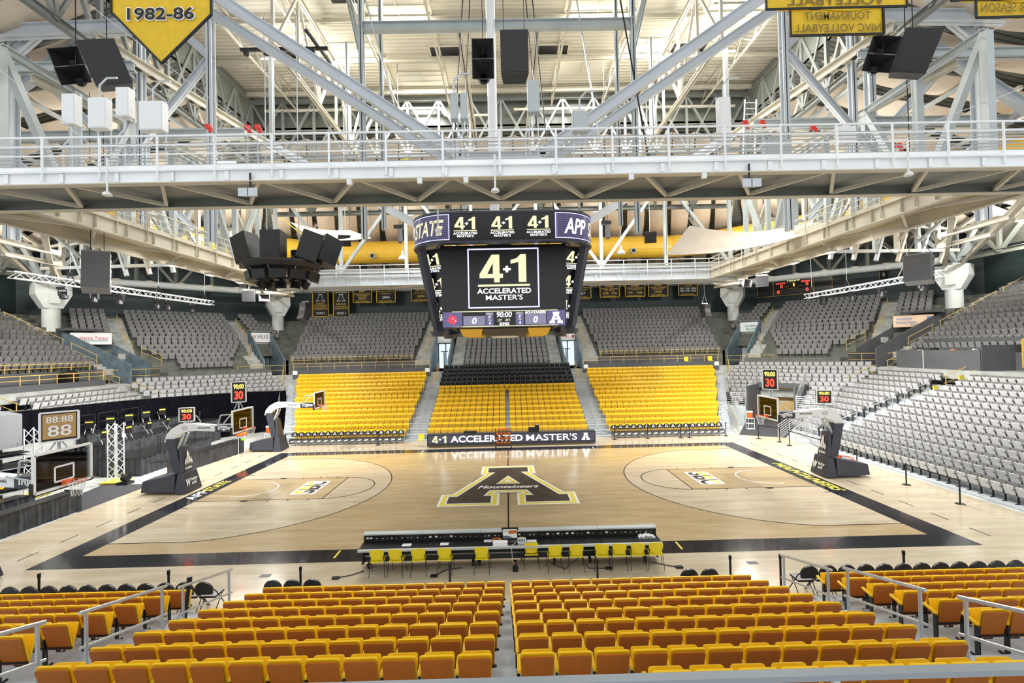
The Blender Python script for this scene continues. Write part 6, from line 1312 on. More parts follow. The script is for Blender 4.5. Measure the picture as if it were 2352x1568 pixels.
# ================================================================ speakers
def cabinet(name, label, loc, size, rot, mat, horns=False, parts=True):
    t = thing(name, label, 'speaker', loc); t.rotation_euler = rot; w, d, h = size; mb = MB(); mb.hexa([(-w/2, -d/2, -h/2), (w/2, -d/2, -h/2), (w*.42, d/2, -h/2), (-w*.42, d/2, -h/2), (-w/2, -d/2, h/2), (w/2, -d/2, h/2), (w*.42, d/2, h/2), (-w*.42, d/2, h/2)]); mb.build('cabinet', mat, t)
    mb = MB(); mb.box((-w*.46, -d/2-.012, -h*.46), (w*.46, -d/2, h*.46)); mb.build('grille', m_blk if mat is m_spk else m_spg2, t)
    return t
m_spg2 = M('grey speaker grille', (.15, .15, .16), .6, noise=.1, nscale=30)
def hornbox(label, loc, w, h, rot=(0, 0, 0), mat=m_spk, d=.55):
    t = thing('horn_speaker', label, 'speaker', loc); t.rotation_euler = rot
    mb = MB(); w2, h2, dd = w/2, h/2, d; A = [(-w2, 0, -h2), (w2, 0, -h2), (w2, 0, h2), (-w2, 0, h2)]; B = [(x*.25, dd, z*.25) for x, y, z in A]
    mb.add(A+B+[(x*1.06, 0, z*1.06) for x, y, z in A]+[(x*.32, dd, z*.32) for x, y, z in A], [(0, 1, 5, 4), (1, 2, 6, 5), (2, 3, 7, 6), (3, 0, 4, 7), (4, 5, 6, 7), (9, 8, 12, 13), (10, 9, 13, 14), (11, 10, 14, 15), (8, 11, 15, 12), (0, 8, 9, 1), (1, 9, 10, 2), (2, 10, 11, 3), (3, 11, 8, 0)]); mb.build('horn', mat, t)
    mb = MB(); mb.lathe((0, dd, 0), [(h*.3, 0), (h*.34, .12), (h*.2, .2)], 14, 'y'); mb.build('driver', m_blk, t)
    return t
def drop(x, y, z0, z1, par=None, lab='x', dx=.0):
    pass
def hang(t, pts, ztop):
    for x, y, z in pts: mb = MB(); mb.tube((x, y, z), (x, y, ztop), .014, 5); mb.build('hanging_chain', m_blk, t)
q = cabinet('speaker_cabinet', 'big black speaker cabinet hanging beside the centre post', (.62, -5.5, 18.0), (1.06, .9, 1.6), (.1, 0, 0), m_spk); hang(q, ((-.4, 0, .8), (.4, 0, .8)), 8.4)
for dz, nm in ((.42, 'upper'), (-.38, 'lower')): q = hornbox('%s black horn speaker left of the centre post' % nm, (-.6, -5.6, 17.9+dz), .8, .74); hang(q, ((0, .2, .3),), 8.0-dz)
spL = cabinet('speaker_cabinet', 'big black speaker cabinet hanging tilted at upper left', (-15.3, -5.3, 18.05), (1.2, 1.1, 1.55), (.25, -.35, .5), m_spk)
for dx, dz in ((.18, -.35), (0, .38)): hnL = hornbox('%s black horn speaker at upper left' % ('upper' if dz > 0 else 'lower'), (-16.7+dx*1.5, -5.5, 17.95+dz), .95, .62, (.15, -.3, .35))
spR = cabinet('speaker_cabinet', 'big black speaker cabinet hanging tilted at upper right', (16.5, -5.3, 18.0), (1.2, 1.1, 1.55), (.25, .35, -.5), m_spk)
for dx, dz in ((-.18, -.35), (0, .38)): hnR = hornbox('%s black horn speaker at upper right' % ('upper' if dz > 0 else 'lower'), (15.2+dx*1.5, -5.5, 17.9+dz), .95, .62, (.15, .3, -.35))
for q_, x0, z0 in ((spL, -15.3, 18.6), (spR, 16.5, 18.6), (hnL, -16.5, 18.1), (hnR, 15.3, 18.1)): mb = MB(); mb.tube((x0, -5.3, z0), (x0, -5.3, 26.45), .02, 6); world_part(mb, 'hanging_chain', m_blk, q_)
def linearr(label, top, n, w, h, d, rot, curve, mat, gm):
    t = thing('line_array', label, 'speaker array', top, rot)
    a = 0; p = V((0, 0, 0))
    for i in range(n):
        R = Matrix.Rotation(a, 4, 'X'); mb = MB(); mb.hexa([tuple(p+(R @ V(v))) for v in [(-w/2, -d/2, -h+.01), (w/2, -d/2, -h+.01), (w/2, d/2, -h+.04), (-w/2, d/2, -h+.04), (-w/2, -d/2, 0), (w/2, -d/2, 0), (w/2, d/2, -.03), (-w/2, d/2, -.03)]]); bx = mb.build('speaker_module', mat, t)
        mb = MB(); mb.hexa([tuple(p+(R @ V(v))) for v in [(-w*.46, -d/2-.015, -h*.92), (w*.46, -d/2-.015, -h*.92), (w*.46, -d/2, -h*.92), (-w*.46, -d/2, -h*.92), (-w*.46, -d/2-.015, -h*.08), (w*.46, -d/2-.015, -h*.08), (w*.46, -d/2, -h*.08), (-w*.46, -d/2, -h*.08)]]); mb.build('grille', gm, bx)
        mb = MB(); q = p+(R @ V((-w/2-.008, .05, -h*.5))); mb.box(tuple(q-V((.01, .06, .07))), tuple(q+V((.0, .06, .07)))); q = p+(R @ V((w/2+.008, .05, -h*.5))); mb.box(tuple(q-V((0, .06, .07))), tuple(q+V((.01, .06, .07)))); mb.build('side_handle', m_blk, bx)
        p = p+(R @ V((0, 0, -h))); a += curve
    mb = MB(); mb.bar((-w/2, 0, .06), (w/2, 0, .06), .08, .08); mb.build('rigging_frame', m_steel, t)
    return t
q = linearr('grey curved line-array speaker stack hanging on the left', (-17.7, -3, 11.25), 4, .95, .44, .7, rad(35), -.12, m_spg, m_spg2); hang(q, ((-.2, 0, .1), (.25, 0, .1)), 7)
q = linearr('grey line-array speaker stack hanging on the right with cables', (18.4, -3, 10.4), 3, .95, .42, .8, rad(-50), -.1, m_spg, m_spg2)
mb = MB(); mb.path([(-.4, 0, .1), (0, 0, .9), (.4, 0, .1)], .018); mb.tube((0, 0, .9), (0, 0, 8), .02); mb.build('bridle', m_steel, q)
mb = MB(); mb.path([(-.5, .1, .2), (-.9, .1, .3), (-1.6, .3, 1.0), (-2.2, .3, 2.6)], .02); mb.path([(-.5, .2, -.2), (-.8, .2, -.9), (-.5, .2, -1.1)], .02); mb.build('signal_cable', m_white, q)
q = linearr('small dark line array hanging beside the far left column', (-15.8, 14, 10.7), 4, .75, .36, .5, rad(-30), -.14, m_spk, m_blk); hang(q, ((-.2, 0, .1), (.3, 0, .1)), 2.5)
q = linearr('small dark line array hanging beside the far right column', (15.9, 14, 9.9), 3, .7, .36, .5, rad(30), -.14, m_spk, m_blk)
mb = MB(); mb.path([(-.3, 0, .1), (0, 0, .8), (.3, 0, .1)], .014); mb.tube((0, 0, .8), (0, 0, 2.2), .018); mb.build('bridle', m_steel, q)
# central speaker cluster on a ring platform (left of the scoreboard)
t = thing('speaker_platform', 'round black rigging platform carrying speakers left of the scoreboard', 'rigging', (-11.0, 0, 11.2))
mb = MB(); mb.lathe((0, 0, -.35), [(1.75, 0), (1.9, .2), (1.9, .32)], 8); mb.build('ring', m_spk, t); mb = MB(); mb.lathe((0, 0, -.95), [(1.1, 0), (1.2, .1)], 8); mb.build('lower_ring', m_spk, t)
for i in range(8): a = PI/4*i; mb = MB(); mb.tube((1.2*math.cos(a), 1.2*math.sin(a), -.9), (1.6*math.cos(a), 1.6*math.sin(a), -.3), .02); mb.build('link', m_steel, t)
for x in (-1, 1): mb = MB(); mb.tube((x*.8, 0, 0), (x*.8, 0, 12.5), .03); mb.build('hanging_cable', m_steel, t)
for x in (-.6, .6): mb = MB(); mb.lathe((x, .3, 0), [(.32, 0), (.34, .3), (.32, .35), (.34, .65)], 14); mb.build('chain_drum', m_blk, t)
for i, (x, y, lean, rz, nm) in enumerate(((-1.55, -.4, -.3, -.35, 'left'), (0, -.9, 0, 0, 'middle'), (1.5, -.5, .3, .45, 'right'), (-1.9, .5, -.35, -.8, 'rear left'), (2.0, .5, .35, .8, 'rear right'))):
    cabinet('speaker_cabinet', 'black speaker cabinet on the ring platform, %s one' % nm, (-11.0+x, y, 11.85), (.95, .9, 1.4), (0, lean, rz), m_spk)
for i in range(8):
    a = -PI/2+(i-3.5)*.55; r = 1.45; cabinet('speaker_cabinet', 'small black speaker slung under the ring platform, %s from left' % ORD[i].replace('front', 'first'), (-11+r*math.cos(a), r*math.sin(a), 10.5), (.75, .4, .42), (.25, 0, a+PI/2), m_spk)
for i in range(8):
    a = -PI/2+(i-3.5)*.62; r = 1.15; hornbox('black horn under the ring platform, lowest tier, %s from left' % ORD[i].replace('front', 'first'), (-11+r*math.cos(a), r*math.sin(a), 9.95-.12*abs(i-3.5)/3.5*-1), .5, .36, (.5, 0, a+PI/2), d=.35)
for i, (x, y, z, rz, lab) in enumerate(((-18.6, 11, 11.0, .4, 'beige-bottomed speaker left of the ring platform'), (18.9, 11, 11.3, -.4, 'dark speaker near the right red scoreboard'), (-11.5, 10.8, 14.8, .2, 'dark speaker left of the scoreboard above the far catwalk'), (10.7, 10.8, 14.6, -.2, 'dark speaker right of the scoreboard above the far catwalk'))):
    q_ = cabinet('speaker_cabinet', lab, (x, y, z), (.85, .8, .8), (.25, 0, rz), m_spk); mb = MB(); mb.tube((x, y, z+.3), (x, y, 12.1 if z < 12 else 26.45), .02); world_part(mb, 'hanging_rod', m_steel, q_)
    if i < 2: hornbox('black horn beside the %s' % lab, (x+(1.1 if i == 0 else -1.0), y, z-.2), .7, .5, (.3, 0, .3))
# horns and domes on the near catwalk
for x, nm in ((-7.3, 'left'), (7.35, 'right')):
    t = thing('sector_horn', 'small silver double horn speaker under the front catwalk, %s one' % nm, 'speaker', (x, -10.15, 11.35)); mb = MB()
    for g in (-1, 1): mb.hexa([(g*.28 if g < 0 else .02, 0, -.12), (-.02 if g < 0 else .28, 0, -.12), (-.02 if g < 0 else .14, .3, -.06), (-.14 if g < 0 else .02, .3, -.06), (-.28 if g < 0 else .02, 0, .12), (-.02 if g < 0 else .28, 0, .12), (-.02 if g < 0 else .14, .3, .06), (-.14 if g < 0 else .02, .3, .06)])
    mb.build('horn', m_vsteel, t); mb = MB(); mb.tube((0, .15, .05), (0, .15, .6), .03); mb.build('bracket', m_blk, t)
for x, z, nm in ((-11.4, 11.35, 'left'), (12.05, 11.5, 'right'), (-.15, 11.25, 'centre')):
    t = thing('dome_sensor', 'small white dome on a stem below the front catwalk, %s one' % nm, 'sensor', (x, -10.05, z)); mb = MB(); mb.tube((0, 0, .05), (0, 0, 1.1), .03); mb.build('stem', m_white, t); mb = MB(); mb.lathe((0, 0, 0), [(.13, 0), (.11, .07), (.04, .12)], 12); mb.build('head', m_white, t)
for i, x in enumerate((-4.4, -2.35, -1.0, 3.85, 6.0)): small('junction_box', 'x', 'junction box', (x, -10.02, 11.62), lambda m: m.box((-.07, -.05, -.08), (.07, .05, .08)), m_white)['label'] = 'tiny white box on the lower edge of the front catwalk, %s from left' % ORD[i].replace('front', 'first')
# electrical cabinets on the front catwalk
for i, (x0, x1, z0, z1, m) in enumerate(((-15.1, -14.65, 14.75, 15.8, 0), (-14.2, -13.6, 14.6, 15.65, 0), (-13.25, -12.8, 15.0, 16.0, 0), (-12.45, -11.65, 14.5, 15.5, 0), (1.0, 1.42, 14.9, 16.0, 1), (7.7, 8.1, 13.7, 15.3, 0), (9.3, 10.2, 13.0, 13.8, 1), (-1.7, -1.45, 14.7, 15.6, 1), (-1.35, -1.1, 14.7, 15.6, 1), (2.55, 3.1, 14.2, 14.9, 1), (11.9, 12.5, 13.6, 14.2, 0))):
    t = thing('electrical_cabinet', 'grey electrical cabinet on the front catwalk, %s from the left' % ORD[i if i < 4 else {4: 6, 5: 8, 6: 9, 7: 4, 8: 5, 9: 7, 10: 10}[i]].replace('front', 'first'), 'electrical cabinet', ((x0+x1)/2, -7.3, z0)); w = (x1-x0)/2; h = z1-z0
    mb = MB(); mb.box((-w, -.14, 0), (w, .16, h)); mb.build('cabinet_body', m_steel if m else m_white, t); mb = MB(); mb.box((-w+.03, -.155, .03), (w-.03, -.14, h-.03)); mb.build('cabinet_door', m_steel if m else m_white, t)
    for s in (-1, 1): mb = MB(); mb.bar((s*(w*.75), .18, 12.6-z0), (s*(w*.75), .18, h+.15), .045, .045); mb.build('support_channel', m_vsteel, t)
    mb = MB(); mb.path([(0, 0, h), (0, 0, h+.5), (.25, 0, h+.75), (.6, 0, h+.75)] if i % 2 else [(0, 0, 0), (0, 0, -.4), (-.3, 0, -.7), (-.3, 0, 12.7-z0)], .035); mb.build('conduit', m_pip, t)
t = thing('yellow_gang_box', 'yellow cloth bag lying on the front catwalk left of centre', 'bag', (-3.2, -7.9, 12.9)); mb = MB(); mb.hexa([(-.25, -.1, 0), (.2, -.1, .05), (.25, .1, .05), (-.3, .1, 0), (-.15, -.08, .18), (.1, -.08, .25), (.12, .08, .22), (-.18, .08, .2)]); mb.build('bag', m_hose, t)
for i, (x, z) in enumerate(((-10.1, 14.5), (-8.75, 14.45), (-8.4, 14.45), (8.6, 14.3), (9.2, 14.3), (11.0, 14.1), (14.0, 13.4))):
    t = thing('red_clamp', 'small red clamp above the front catwalk, %s from left' % ORD[i].replace('front', 'first'), 'red clamp', (x, -7.4, z)); mb = MB(); mb.box((-.08, -.06, 0), (.08, .06, .16)); mb.box((.02, -.04, -.1), (.14, .04, .05)); mb.build('handle', m_red, t); mb = MB(); mb.tube((0, 0, 0), (0, 0, 12.1-z), .025); mb.build('added_stem', m_vsteel, t)  # red clamps; the stem under each is an added support

# ================================================================ lighting trusses with moving heads
def boxtruss(x, y0, y1, z0, z1, label):
    t = thing('lighting_truss', label, 'lighting truss', (x, y0, z0)); s = .17; n = int((y1-y0)/.5); L = lambda f: z0+(z1-z0)*f
    for sx in (-1, 1):
        for sz in (-1, 1): mb = MB(); mb.tube((x+sx*s, y0, z0+sz*s), (x+sx*s, y1, z1+sz*s), .028, 8); mb.build('chord', m_white, t, world=True)
    for sx in (-1, 1):
        mb = MB()
        for k in range(n): f0, f1 = k/n, (k+1)/n; a = 1 if k % 2 else -1; mb.tube((x+sx*s, y0+(y1-y0)*f0, L(f0)+a*s), (x+sx*s, y0+(y1-y0)*f1, L(f1)-a*s), .014, 5)
        mb.build('lacing', m_white, t, world=True)
    for f in (.2, .62, .94): mb = MB(); y = y0+(y1-y0)*f; mb.path([(x-.2, y, L(f)+.1), (x, y, L(f)+.7), (x+.2, y, L(f)+.1)], .03); mb.build('sling', m_blk, t, world=True); mb = MB(); mb.tube((x, y, L(f)+.7), (x, y, L(f)+8.2), .015); mb.build('hanging_cable', m_steel, t, world=True)
boxtruss(-25, .5, 17.1, 11.0, 11.15, 'white box lighting truss receding along the left stand')
boxtruss(25, 2.9, 15.5, 10.45, 10.5, 'white box lighting truss receding along the right stand')
mh = None
for i, (x, y, z) in enumerate(((-25, 3.4, 10.75), (-25, 5.4, 10.75), (-25, 7.3, 10.8), (-25, 10.7, 10.8), (-25, 11.8, 10.8), (-25, 14.5, 10.8), (25, 13.3, 10.3), (25, 10.1, 10.28), (25, 7.4, 10.25), (25, 4.3, 10.25))):
    lab = 'black moving-head light under the %s truss, %s from its near end' % (('left', ORD[i]) if i < 6 else ('right', ORD[9-i])); lab = lab.replace('front', 'first')
    if mh is None:
        mh = o = thing('moving_head_light', lab, 'stage light', (x, y, z), 0, 'moving-head lights'); mb = MB(); mb.box((-.26, -.2, -.14), (.26, .2, -.02)); mb.build('base', m_blk, o)
        for s in (-1, 1): mb = MB(); mb.box((s*.24-.03, -.08, -.5), (s*.24+.03, .08, -.14)); mb.build('yoke_arm', m_blk, o)
        mb = MB(); mb.lathe((0, 0, -.72), [(.1, 0), (.2, .06), (.21, .3), (.14, .44)], 14); mb.build('head', m_blkp, o); mb = MB(); [mb.tube((s*.15, 0, -.02), (s*.15, 0, .09), .02) for s in (-1, 1)]; mb.build('clamp', m_steel, o)
    else: o = copy_tree(mh); o.location = (x, y, z); o['label'] = lab
# ================================================================ pendant lamps (they light the stands)
def pendant(loc, label, lit, ztop, power=0):
    t = thing('high_bay_lamp', label, 'lamp', loc, 0, 'high-bay lamps' if not lit else None); mb = MB(); mb.lathe((0, 0, 0), [(.36, 0), (.34, .1), (.22, .3), (.1, .36)], 18); mb.build('shade', m_glass2, t)
    mb = MB(); mb.lathe((0, 0, .36), [(.1, 0), (.1, .3), (.05, .36)], 12); mb.build('ballast', m_white, t); mb = MB(); mb.tube((0, 0, .7), (0, 0, ztop-loc[2]), .02); mb.build('stem', m_steel, t)
    if lit:
        mb = MB(); mb.lathe((0, 0, .01), [(.3, 0), (.3, .02)], 18); mb.build('glowing_lens', m_lamp, t)
        l = bpy.data.lights.new('lamp_light', 'POINT'); l.energy = power; l.shadow_soft_size = .4; l.color = (1, .98, .93); o = bpy.data.objects.new('lamp_light', l); C.objects.link(o); o.parent = t; o.location = (0, 0, -.5)
m_glass2 = M('frosted lamp shade', (.8, .8, .76), .3)
for x, y, z, lab, p in ((-22.6, 16, 16.6, 'lit high-bay lamp left, beside the yellow duct', 2200), (22.2, 16, 16.8, 'lit high-bay lamp right, beyond the cream canopy', 2200), (39.5, 12, 15.6, 'lit high-bay lamp at the far right under the soffit', 1800), (-39.5, 10, 15.6, 'lit high-bay lamp at the far left under the soffit', 1800)): pendant((x, y, z), lab, True, 19, p)
for x, y, z, lab in ((-20.1, 6, 14.6, 'unlit dome lamp above the left catwalk, far one'), (-19.8, 3, 14.6, 'unlit dome lamp above the left catwalk, near one'), (-22, 14.5, 15.6, 'unlit dome lamp in front of the lit left lamp'), (21.9, 5, 15.3, 'unlit dome lamp above the right catwalk'), (-8.3, 15.2, 14.2, 'unlit dome lamp behind the far catwalk, left'), (9.6, 15.2, 14.3, 'unlit dome lamp behind the far catwalk, right'), (-30, 3, 14.6, 'unlit dome lamp near the left soffit')): pendant((x, y, z), lab, False, 20)
# ---- sports floodlights under the side catwalks and daylight from the roof panels
k = 0
for g, sd in ((-1, 'left'), (1, 'right')):
    for i in range(4):
        y = 1.2+3.2*i; t = thing('floodlight', 'white rectangular floodlight under the %s catwalk, %s from the near end' % (sd, ORD[i].replace('front', 'first')), 'floodlight', (g*17.2, y, 11.55)); mb = MB(); mb.box((-.3, -.3, -.16), (.3, .3, -.02)); mb.build('housing', m_csteel, t); mb = MB(); mb.tube((0, 0, -.02), (0, 0, .2), .04); mb.build('bracket', m_csteel, t)
        area_light('flood_light', (0, 0, -.18), .55, 1700, (1, .98, .95), (0, g*-.5, 0), t)
for s in [o for o in C.objects if o.name.startswith('skylight_panel')]:
    area_light('daylight', (0, 0, -.15), 3.0, 1500, (1, .99, .96), (0, 0, 0), s, 1.8)
# strip lights among the roof steel light the underside of the deck
for i, (x, y, z) in enumerate(((11.4, 3, 24.6), (-11.4, 3, 24.6), (13.8, 5, 24.6), (-13.8, 5, 24.6), (-24, 6, 19.5), (24, 6, 19.5), (-9, 20, 19.2), (9, 20, 19.2), (-25, 21, 18.2), (25, 21, 18.2), (-14, 0, 16.3), (14, 0, 16.3))):
    t = thing('strip_light', 'slim tube light fitting in the roof steelwork, %s' % ('number %s' % ORD[i]).replace('number front', 'right of centre').replace('number ', 'set '), 'light fitting', (x, y, z)); mb = MB(); mb.box((-.7, -.06, 0), (.7, .06, .08)); mb.build('housing', m_white, t)
    l = bpy.data.lights.new('tube_light', 'POINT'); l.energy = 240; l.shadow_soft_size = .5; l.color = (1, .99, .95); o = bpy.data.objects.new('tube_light', l); C.objects.link(o); o.parent = t; o.location = (0, 0, -.7)
    mb = MB(); mb.tube((0, 0, .08), (0, 0, .5), .02); mb.build('hanger', m_steel, t)

# ================================================================ canopies, ladder, wires
def sail(label, pts, sag, n=14):
    t = thing('fabric_canopy', label, 'canopy', V(pts[0])); A, B, C_, D = [V(p) for p in pts]; mb = MB(); rows = []
    for i in range(n+1):
        r = []
        for j in range(n+1):
            u, v = i/n, j/n; p = A.lerp(B, u).lerp(D.lerp(C_, u), v); r.append(p-V((0, 0, sag*4*u*(1-u)*(.5+.8*v*(1-v))+.12*math.sin(v*7+u*3)*u*(1-u)*2)))
        rows.append(r)
    m = (n+1)**2; vs = [p for r in rows for p in r]; vs += [p+V((0, 0, .012)) for p in vs]; fs = []
    for i in range(n):
        for j in range(n): a = i*(n+1)+j; fs += [(a, a+n+1, a+n+2, a+1), (m+a, m+a+1, m+a+n+2, m+a+n+1)]
    mb.add(vs, fs); mb.build('sheet', m_fab, t, world=True, smooth=True)
    for p in pts: mb = MB(); mb.tube(p, (p[0]*1.02, p[1]+.2, 18.2), .012, 5); mb.build('guy_wire', m_blk, t, world=True)
sail('large cream fabric canopy slung to the right of the scoreboard', ((10.4, 2.5, 13.3), (17.0, 2.5, 13.35), (18.0, 1.0, 12.9), (8.9, 2.0, 11.6)), .75)
sail('small cream fabric canopy slung to the left of the scoreboard', ((-15.6, 11, 16.3), (-11.2, 11, 15.6), (-9.4, 10.2, 14.8), (-13.9, 10.2, 15.0)), .35)
t = thing('yellow_ladder', 'yellow webbing sloping down behind the left canopy', 'webbing', (-15.6, 9.8, 16.2)); mb = MB(); mb.bar((-15.7, 9.8, 16.3), (-11.9, 9.8, 13.2), .26, .05); mb.build('strap', m_hose, t, world=True)
t = thing('roof_ladder', 'grey ladder rising to the roof on the right', 'ladder', (12.2, 5, 18)); 
for s in (0, .7): mb = MB(); mb.bar((13.6+s, 3, 15.0), (15.0+s, 5, 21.6), .07, .07); mb.build('stile', m_steel, t, world=True)
for i in range(16): f = (i+.5)/16; mb = MB(); mb.tube((13.6+1.4*f, 3+2*f, 15+6.6*f), (14.3+1.4*f, 3+2*f, 15+6.6*f), .025, 5); mb.build('rung', m_steel, t, world=True)
for i, (p, q, m) in enumerate((((4.5, -4, 26), (6.3, -4, 14.0), m_blk), ((3.2, -2, 26.3), (4.6, -3, 14.2), m_pip), ((-6.8, -3, 26), (-4.4, -2, 16.2), m_pip), ((-14, -7.6, 18.8), (-7, -7.6, 13.1), m_pip), ((-21, -7.6, 20), (-13, -7.6, 13.1), m_pip), ((20.5, -6, 19.4), (11, -6, 13.4), m_pip), ((24, -6, 17.6), (13.8, -6, 14.0), m_pip))):
    mb = MB(); mb.tube(p, q, .035 if i < 3 else .014, 6); solo(mb, 'suspended_cable', m, 'long straight cable or pipe crossing the roof space, %s from left' % ['seventh', 'sixth', 'third', 'second', 'first', 'fourth', 'fifth'][i], 'cable')
t = thing('lighting_bar', 'black lighting bar with lamps high above the left of centre', 'lighting bar', (-9.5, -1, 21.2)); mb = MB(); mb.bar((-13, 0, 22.0), (-8.6, 0, 22.0), .14, .14); mb.bar((-9.5, -.6, 22.6), (-8.7, .6, 21.6), .12, .12); mb.build('bar', m_blk, t, world=True)
for x in (-12.6, -11.6, -9.9, -9.3): mb = MB(); mb.lathe((x, -.2, 21.6), [(.13, 0), (.16, .25)], 10); mb.build('lamp', m_blk, t, world=True)
for (x, y, z, lab) in ((-6.9, 8, 14.6, 'grey chain hoist with bag left of the scoreboard'), (7.0, 8, 14.6, 'grey chain hoist with bag right of the scoreboard'), (18.6, -2.5, 13.4, 'grey chain hoist above the right line array')):
    t = thing('chain_hoist', lab, 'hoist', (x, y, z)); mb = MB(); mb.tube((0, 0, .5), (0, 0, 26.45-z if y > 0 else 13.0), .02); mb.build('chain', m_blk, t); mb = MB(); mb.box((-.4, -.12, .3), (.25, .12, .52)); mb.build('motor', m_blk, t); mb = MB(); mb.lathe((0, 0, -.7), [(.12, 0), (.17, .1), (.16, .95)], 10); mb.build('chain_bag', m_spg2, t)
# ================================================================ entrances (vomitories), doors and signs
def obox(mb, p, q, z0a, z0b, z1a, z1b, th):
    p = V((*p, 0)); q = V((*q, 0)); d = (q-p).normalized(); n = V((-d.y, d.x, 0))*th/2
    P = [p-n, q-n, q+n, p+n]; mb.hexa([P[0]+Z_*z0a, P[1]+Z_*z0b, P[2]+Z_*z0b, P[3]+Z_*z0a, P[0]+Z_*z1a, P[1]+Z_*z1b, P[2]+Z_*z1b, P[3]+Z_*z1a])
def portal(fr, a0, a1, s0, s1, z0, zf, zb, label, wallm, sign, g=1, door=True, sgm=m_white, sz=1.0):
    t = thing('entrance_portal', label, 'entrance', fr.p((a0+a1)/2, s0, z0))
    for a in (a0, a1): mb = MB(); p = fr.p(a, s0); q = fr.p(a, s1); obox(mb, (p.x, p.y), (q.x, q.y), z0, z0, zf, zb, .16); mb.build('side_wall', wallm, t, world=True)
    p = fr.p(a0, s1); q = fr.p(a1, s1); mb = MB(); obox(mb, (p.x, p.y), (q.x, q.y), z0, z0, zb, zb, .1); mb.build('back_wall', m_wht2 if door else m_slate, t, world=True)
    p = fr.p(a0, s1-.2); q = fr.p(a1, s1-.2); mb = MB(); obox(mb, (p.x, p.y), (q.x, q.y), zb-.12, zb-.12, zb, zb, .6); mb.build('lintel', wallm, t, world=True)
    ex = fr.u if fr.u.cross(Z_).dot(-fr.n) > 0 else -fr.u; ex = -ex if ex.cross(Z_).dot(-fr.n) < 0 else ex
    c0 = fr.p((a0+a1)/2, s1-.45, zb-.18-sz/2); W_ = abs(a1-a0)-.18; up = Z_
    mb = MB(); mb.prism([(-W_/2, -sz/2), (W_/2, -sz/2), (W_/2, sz/2), (-W_/2, sz/2)], c0, ex, up, -.16); sg_ = mb.build('sign_box', sgm, t, world=True)
    for (s, w, h, dx, dz, m) in sign: text(s, w*W_, h*sz, c0+ex*dx*W_+up*dz*sz-fr.n*0, ex, up, m, sg_, 'sign_lettering', .01, off=.02)
    cN = fr.p((a0+a1)/2, s1-.08)
    if door:
        for k, (w0, w1, h0, h1, m) in enumerate(((-.38, .2, 0, 2.15, m_white), (-.27, .09, .3, 1.75, m_bglass), (.28, .46, 0, 2.4, m_slate), (-.38, .2, 2.25, 2.6, m_bglass))):
            mb = MB(); o = cN-fr.n*(.02+.03*k); mb.prism([(w0*W_, h0), (w1*W_, h0), (w1*W_, h1), (w0*W_, h1)], o+Z_*z0, ex, Z_, .03); mb.build(('door_frame', 'door_glass', 'open_leaf', 'transom')[k], m, t, world=True)
    return t, ex, c0, W_
m_bglass = M('dark blue glass', (.03, .05, .09), .08); m_teal = M('teal lettering', (.05, .35, .30), .5); m_redt = M('red lettering', (.6, .05, .05), .5); m_gret = M('grey lettering', (.12, .12, .2), .5); m_blut = M('blue lettering', (.15, .3, .65), .5); m_peach = M('peach sign face', (.85, .62, .42), .5, noise=.1, nscale=1)
for g in (-1, 1):
    a0, a1 = (5.75, 7.5) if g > 0 else (-7.5, -5.75); sgn = [('Wendy\'s', .52, .42, -.16, 0, m_redt)] if g > 0 else [('FOOD', .25, .14, 0, .1, m_gret2)] if False else []
    t, ex, c0, W_ = portal(FAR, a0, a1, 11.0, 16.0, 4.7, 5.7, 8.55, 'slate walled entrance %s the scoreboard with a pale sign over bright windows' % ('right of' if g > 0 else 'left of'), m_slate, sgn, door=False, sz=.85)
    for k in range(2): mb = MB(); mb.prism([(-W_/2+.1+k*W_*.5, 0), (-.04+k*W_*.5, 0), (-.04+k*W_*.5, 2.6), (-W_/2+.1+k*W_*.5, 2.6)], V((c0.x, 28.18, 4.8)), X_, Z_, -.03); mb.build('bright_window', m_sky, t, world=True)
    mb = MB(); mb.bar((c0.x-.15, 28.1, 4.7), (c0.x-.15, 28.1, 6.6), .1, .1); mb.bar((c0.x-.5, 28.1, 6.6), (c0.x+.3, 28.1, 6.6), .08, .08); mb.build('door_post', m_blk, t, world=True)
    if g > 0:   # round red-haired head mark replaced by a plain disc
        mb = MB(); cc = c0+ex*.58; mb.add([cc-Y_*.03+X_*.14*math.cos(a)+Z_*.14*math.sin(a) for a in [2*PI*i/16 for i in range(16)]], [tuple(range(16))]); mb.build('round_mark', m_redt, t, world=True)
portal(CR, -1.9, .1, 12.3, 16.8, 4.6, 6.0, 9.2, 'slate framed right corner door under a grandfather mountain sign', m_slate, [('Grandfather', .62, .26, .12, .14, m_teal), ('Mountain', .5, .26, .12, -.2, m_teal), ('4', .12, .5, -.36, 0, m_teal)] if False else [('Grandfather', .66, .28, .1, .14, m_teal), ('Mountain', .5, .26, .1, -.22, m_teal)])
portal(CL, -1.9, .1, 12.3, 16.8, 4.6, 6.0, 9.2, 'slate framed left corner door under a WILKIE sign', m_slate, [('WILKIE', .62, .42, .12, .08, m_gret), ('W', .2, .44, -.33, .05, m_org), ('construction company', .6, .1, .12, -.28, m_blut)] if False else [('WILKIE', .62, .42, .12, .08, m_gret), ('W', .2, .44, -.34, .05, m_org)])
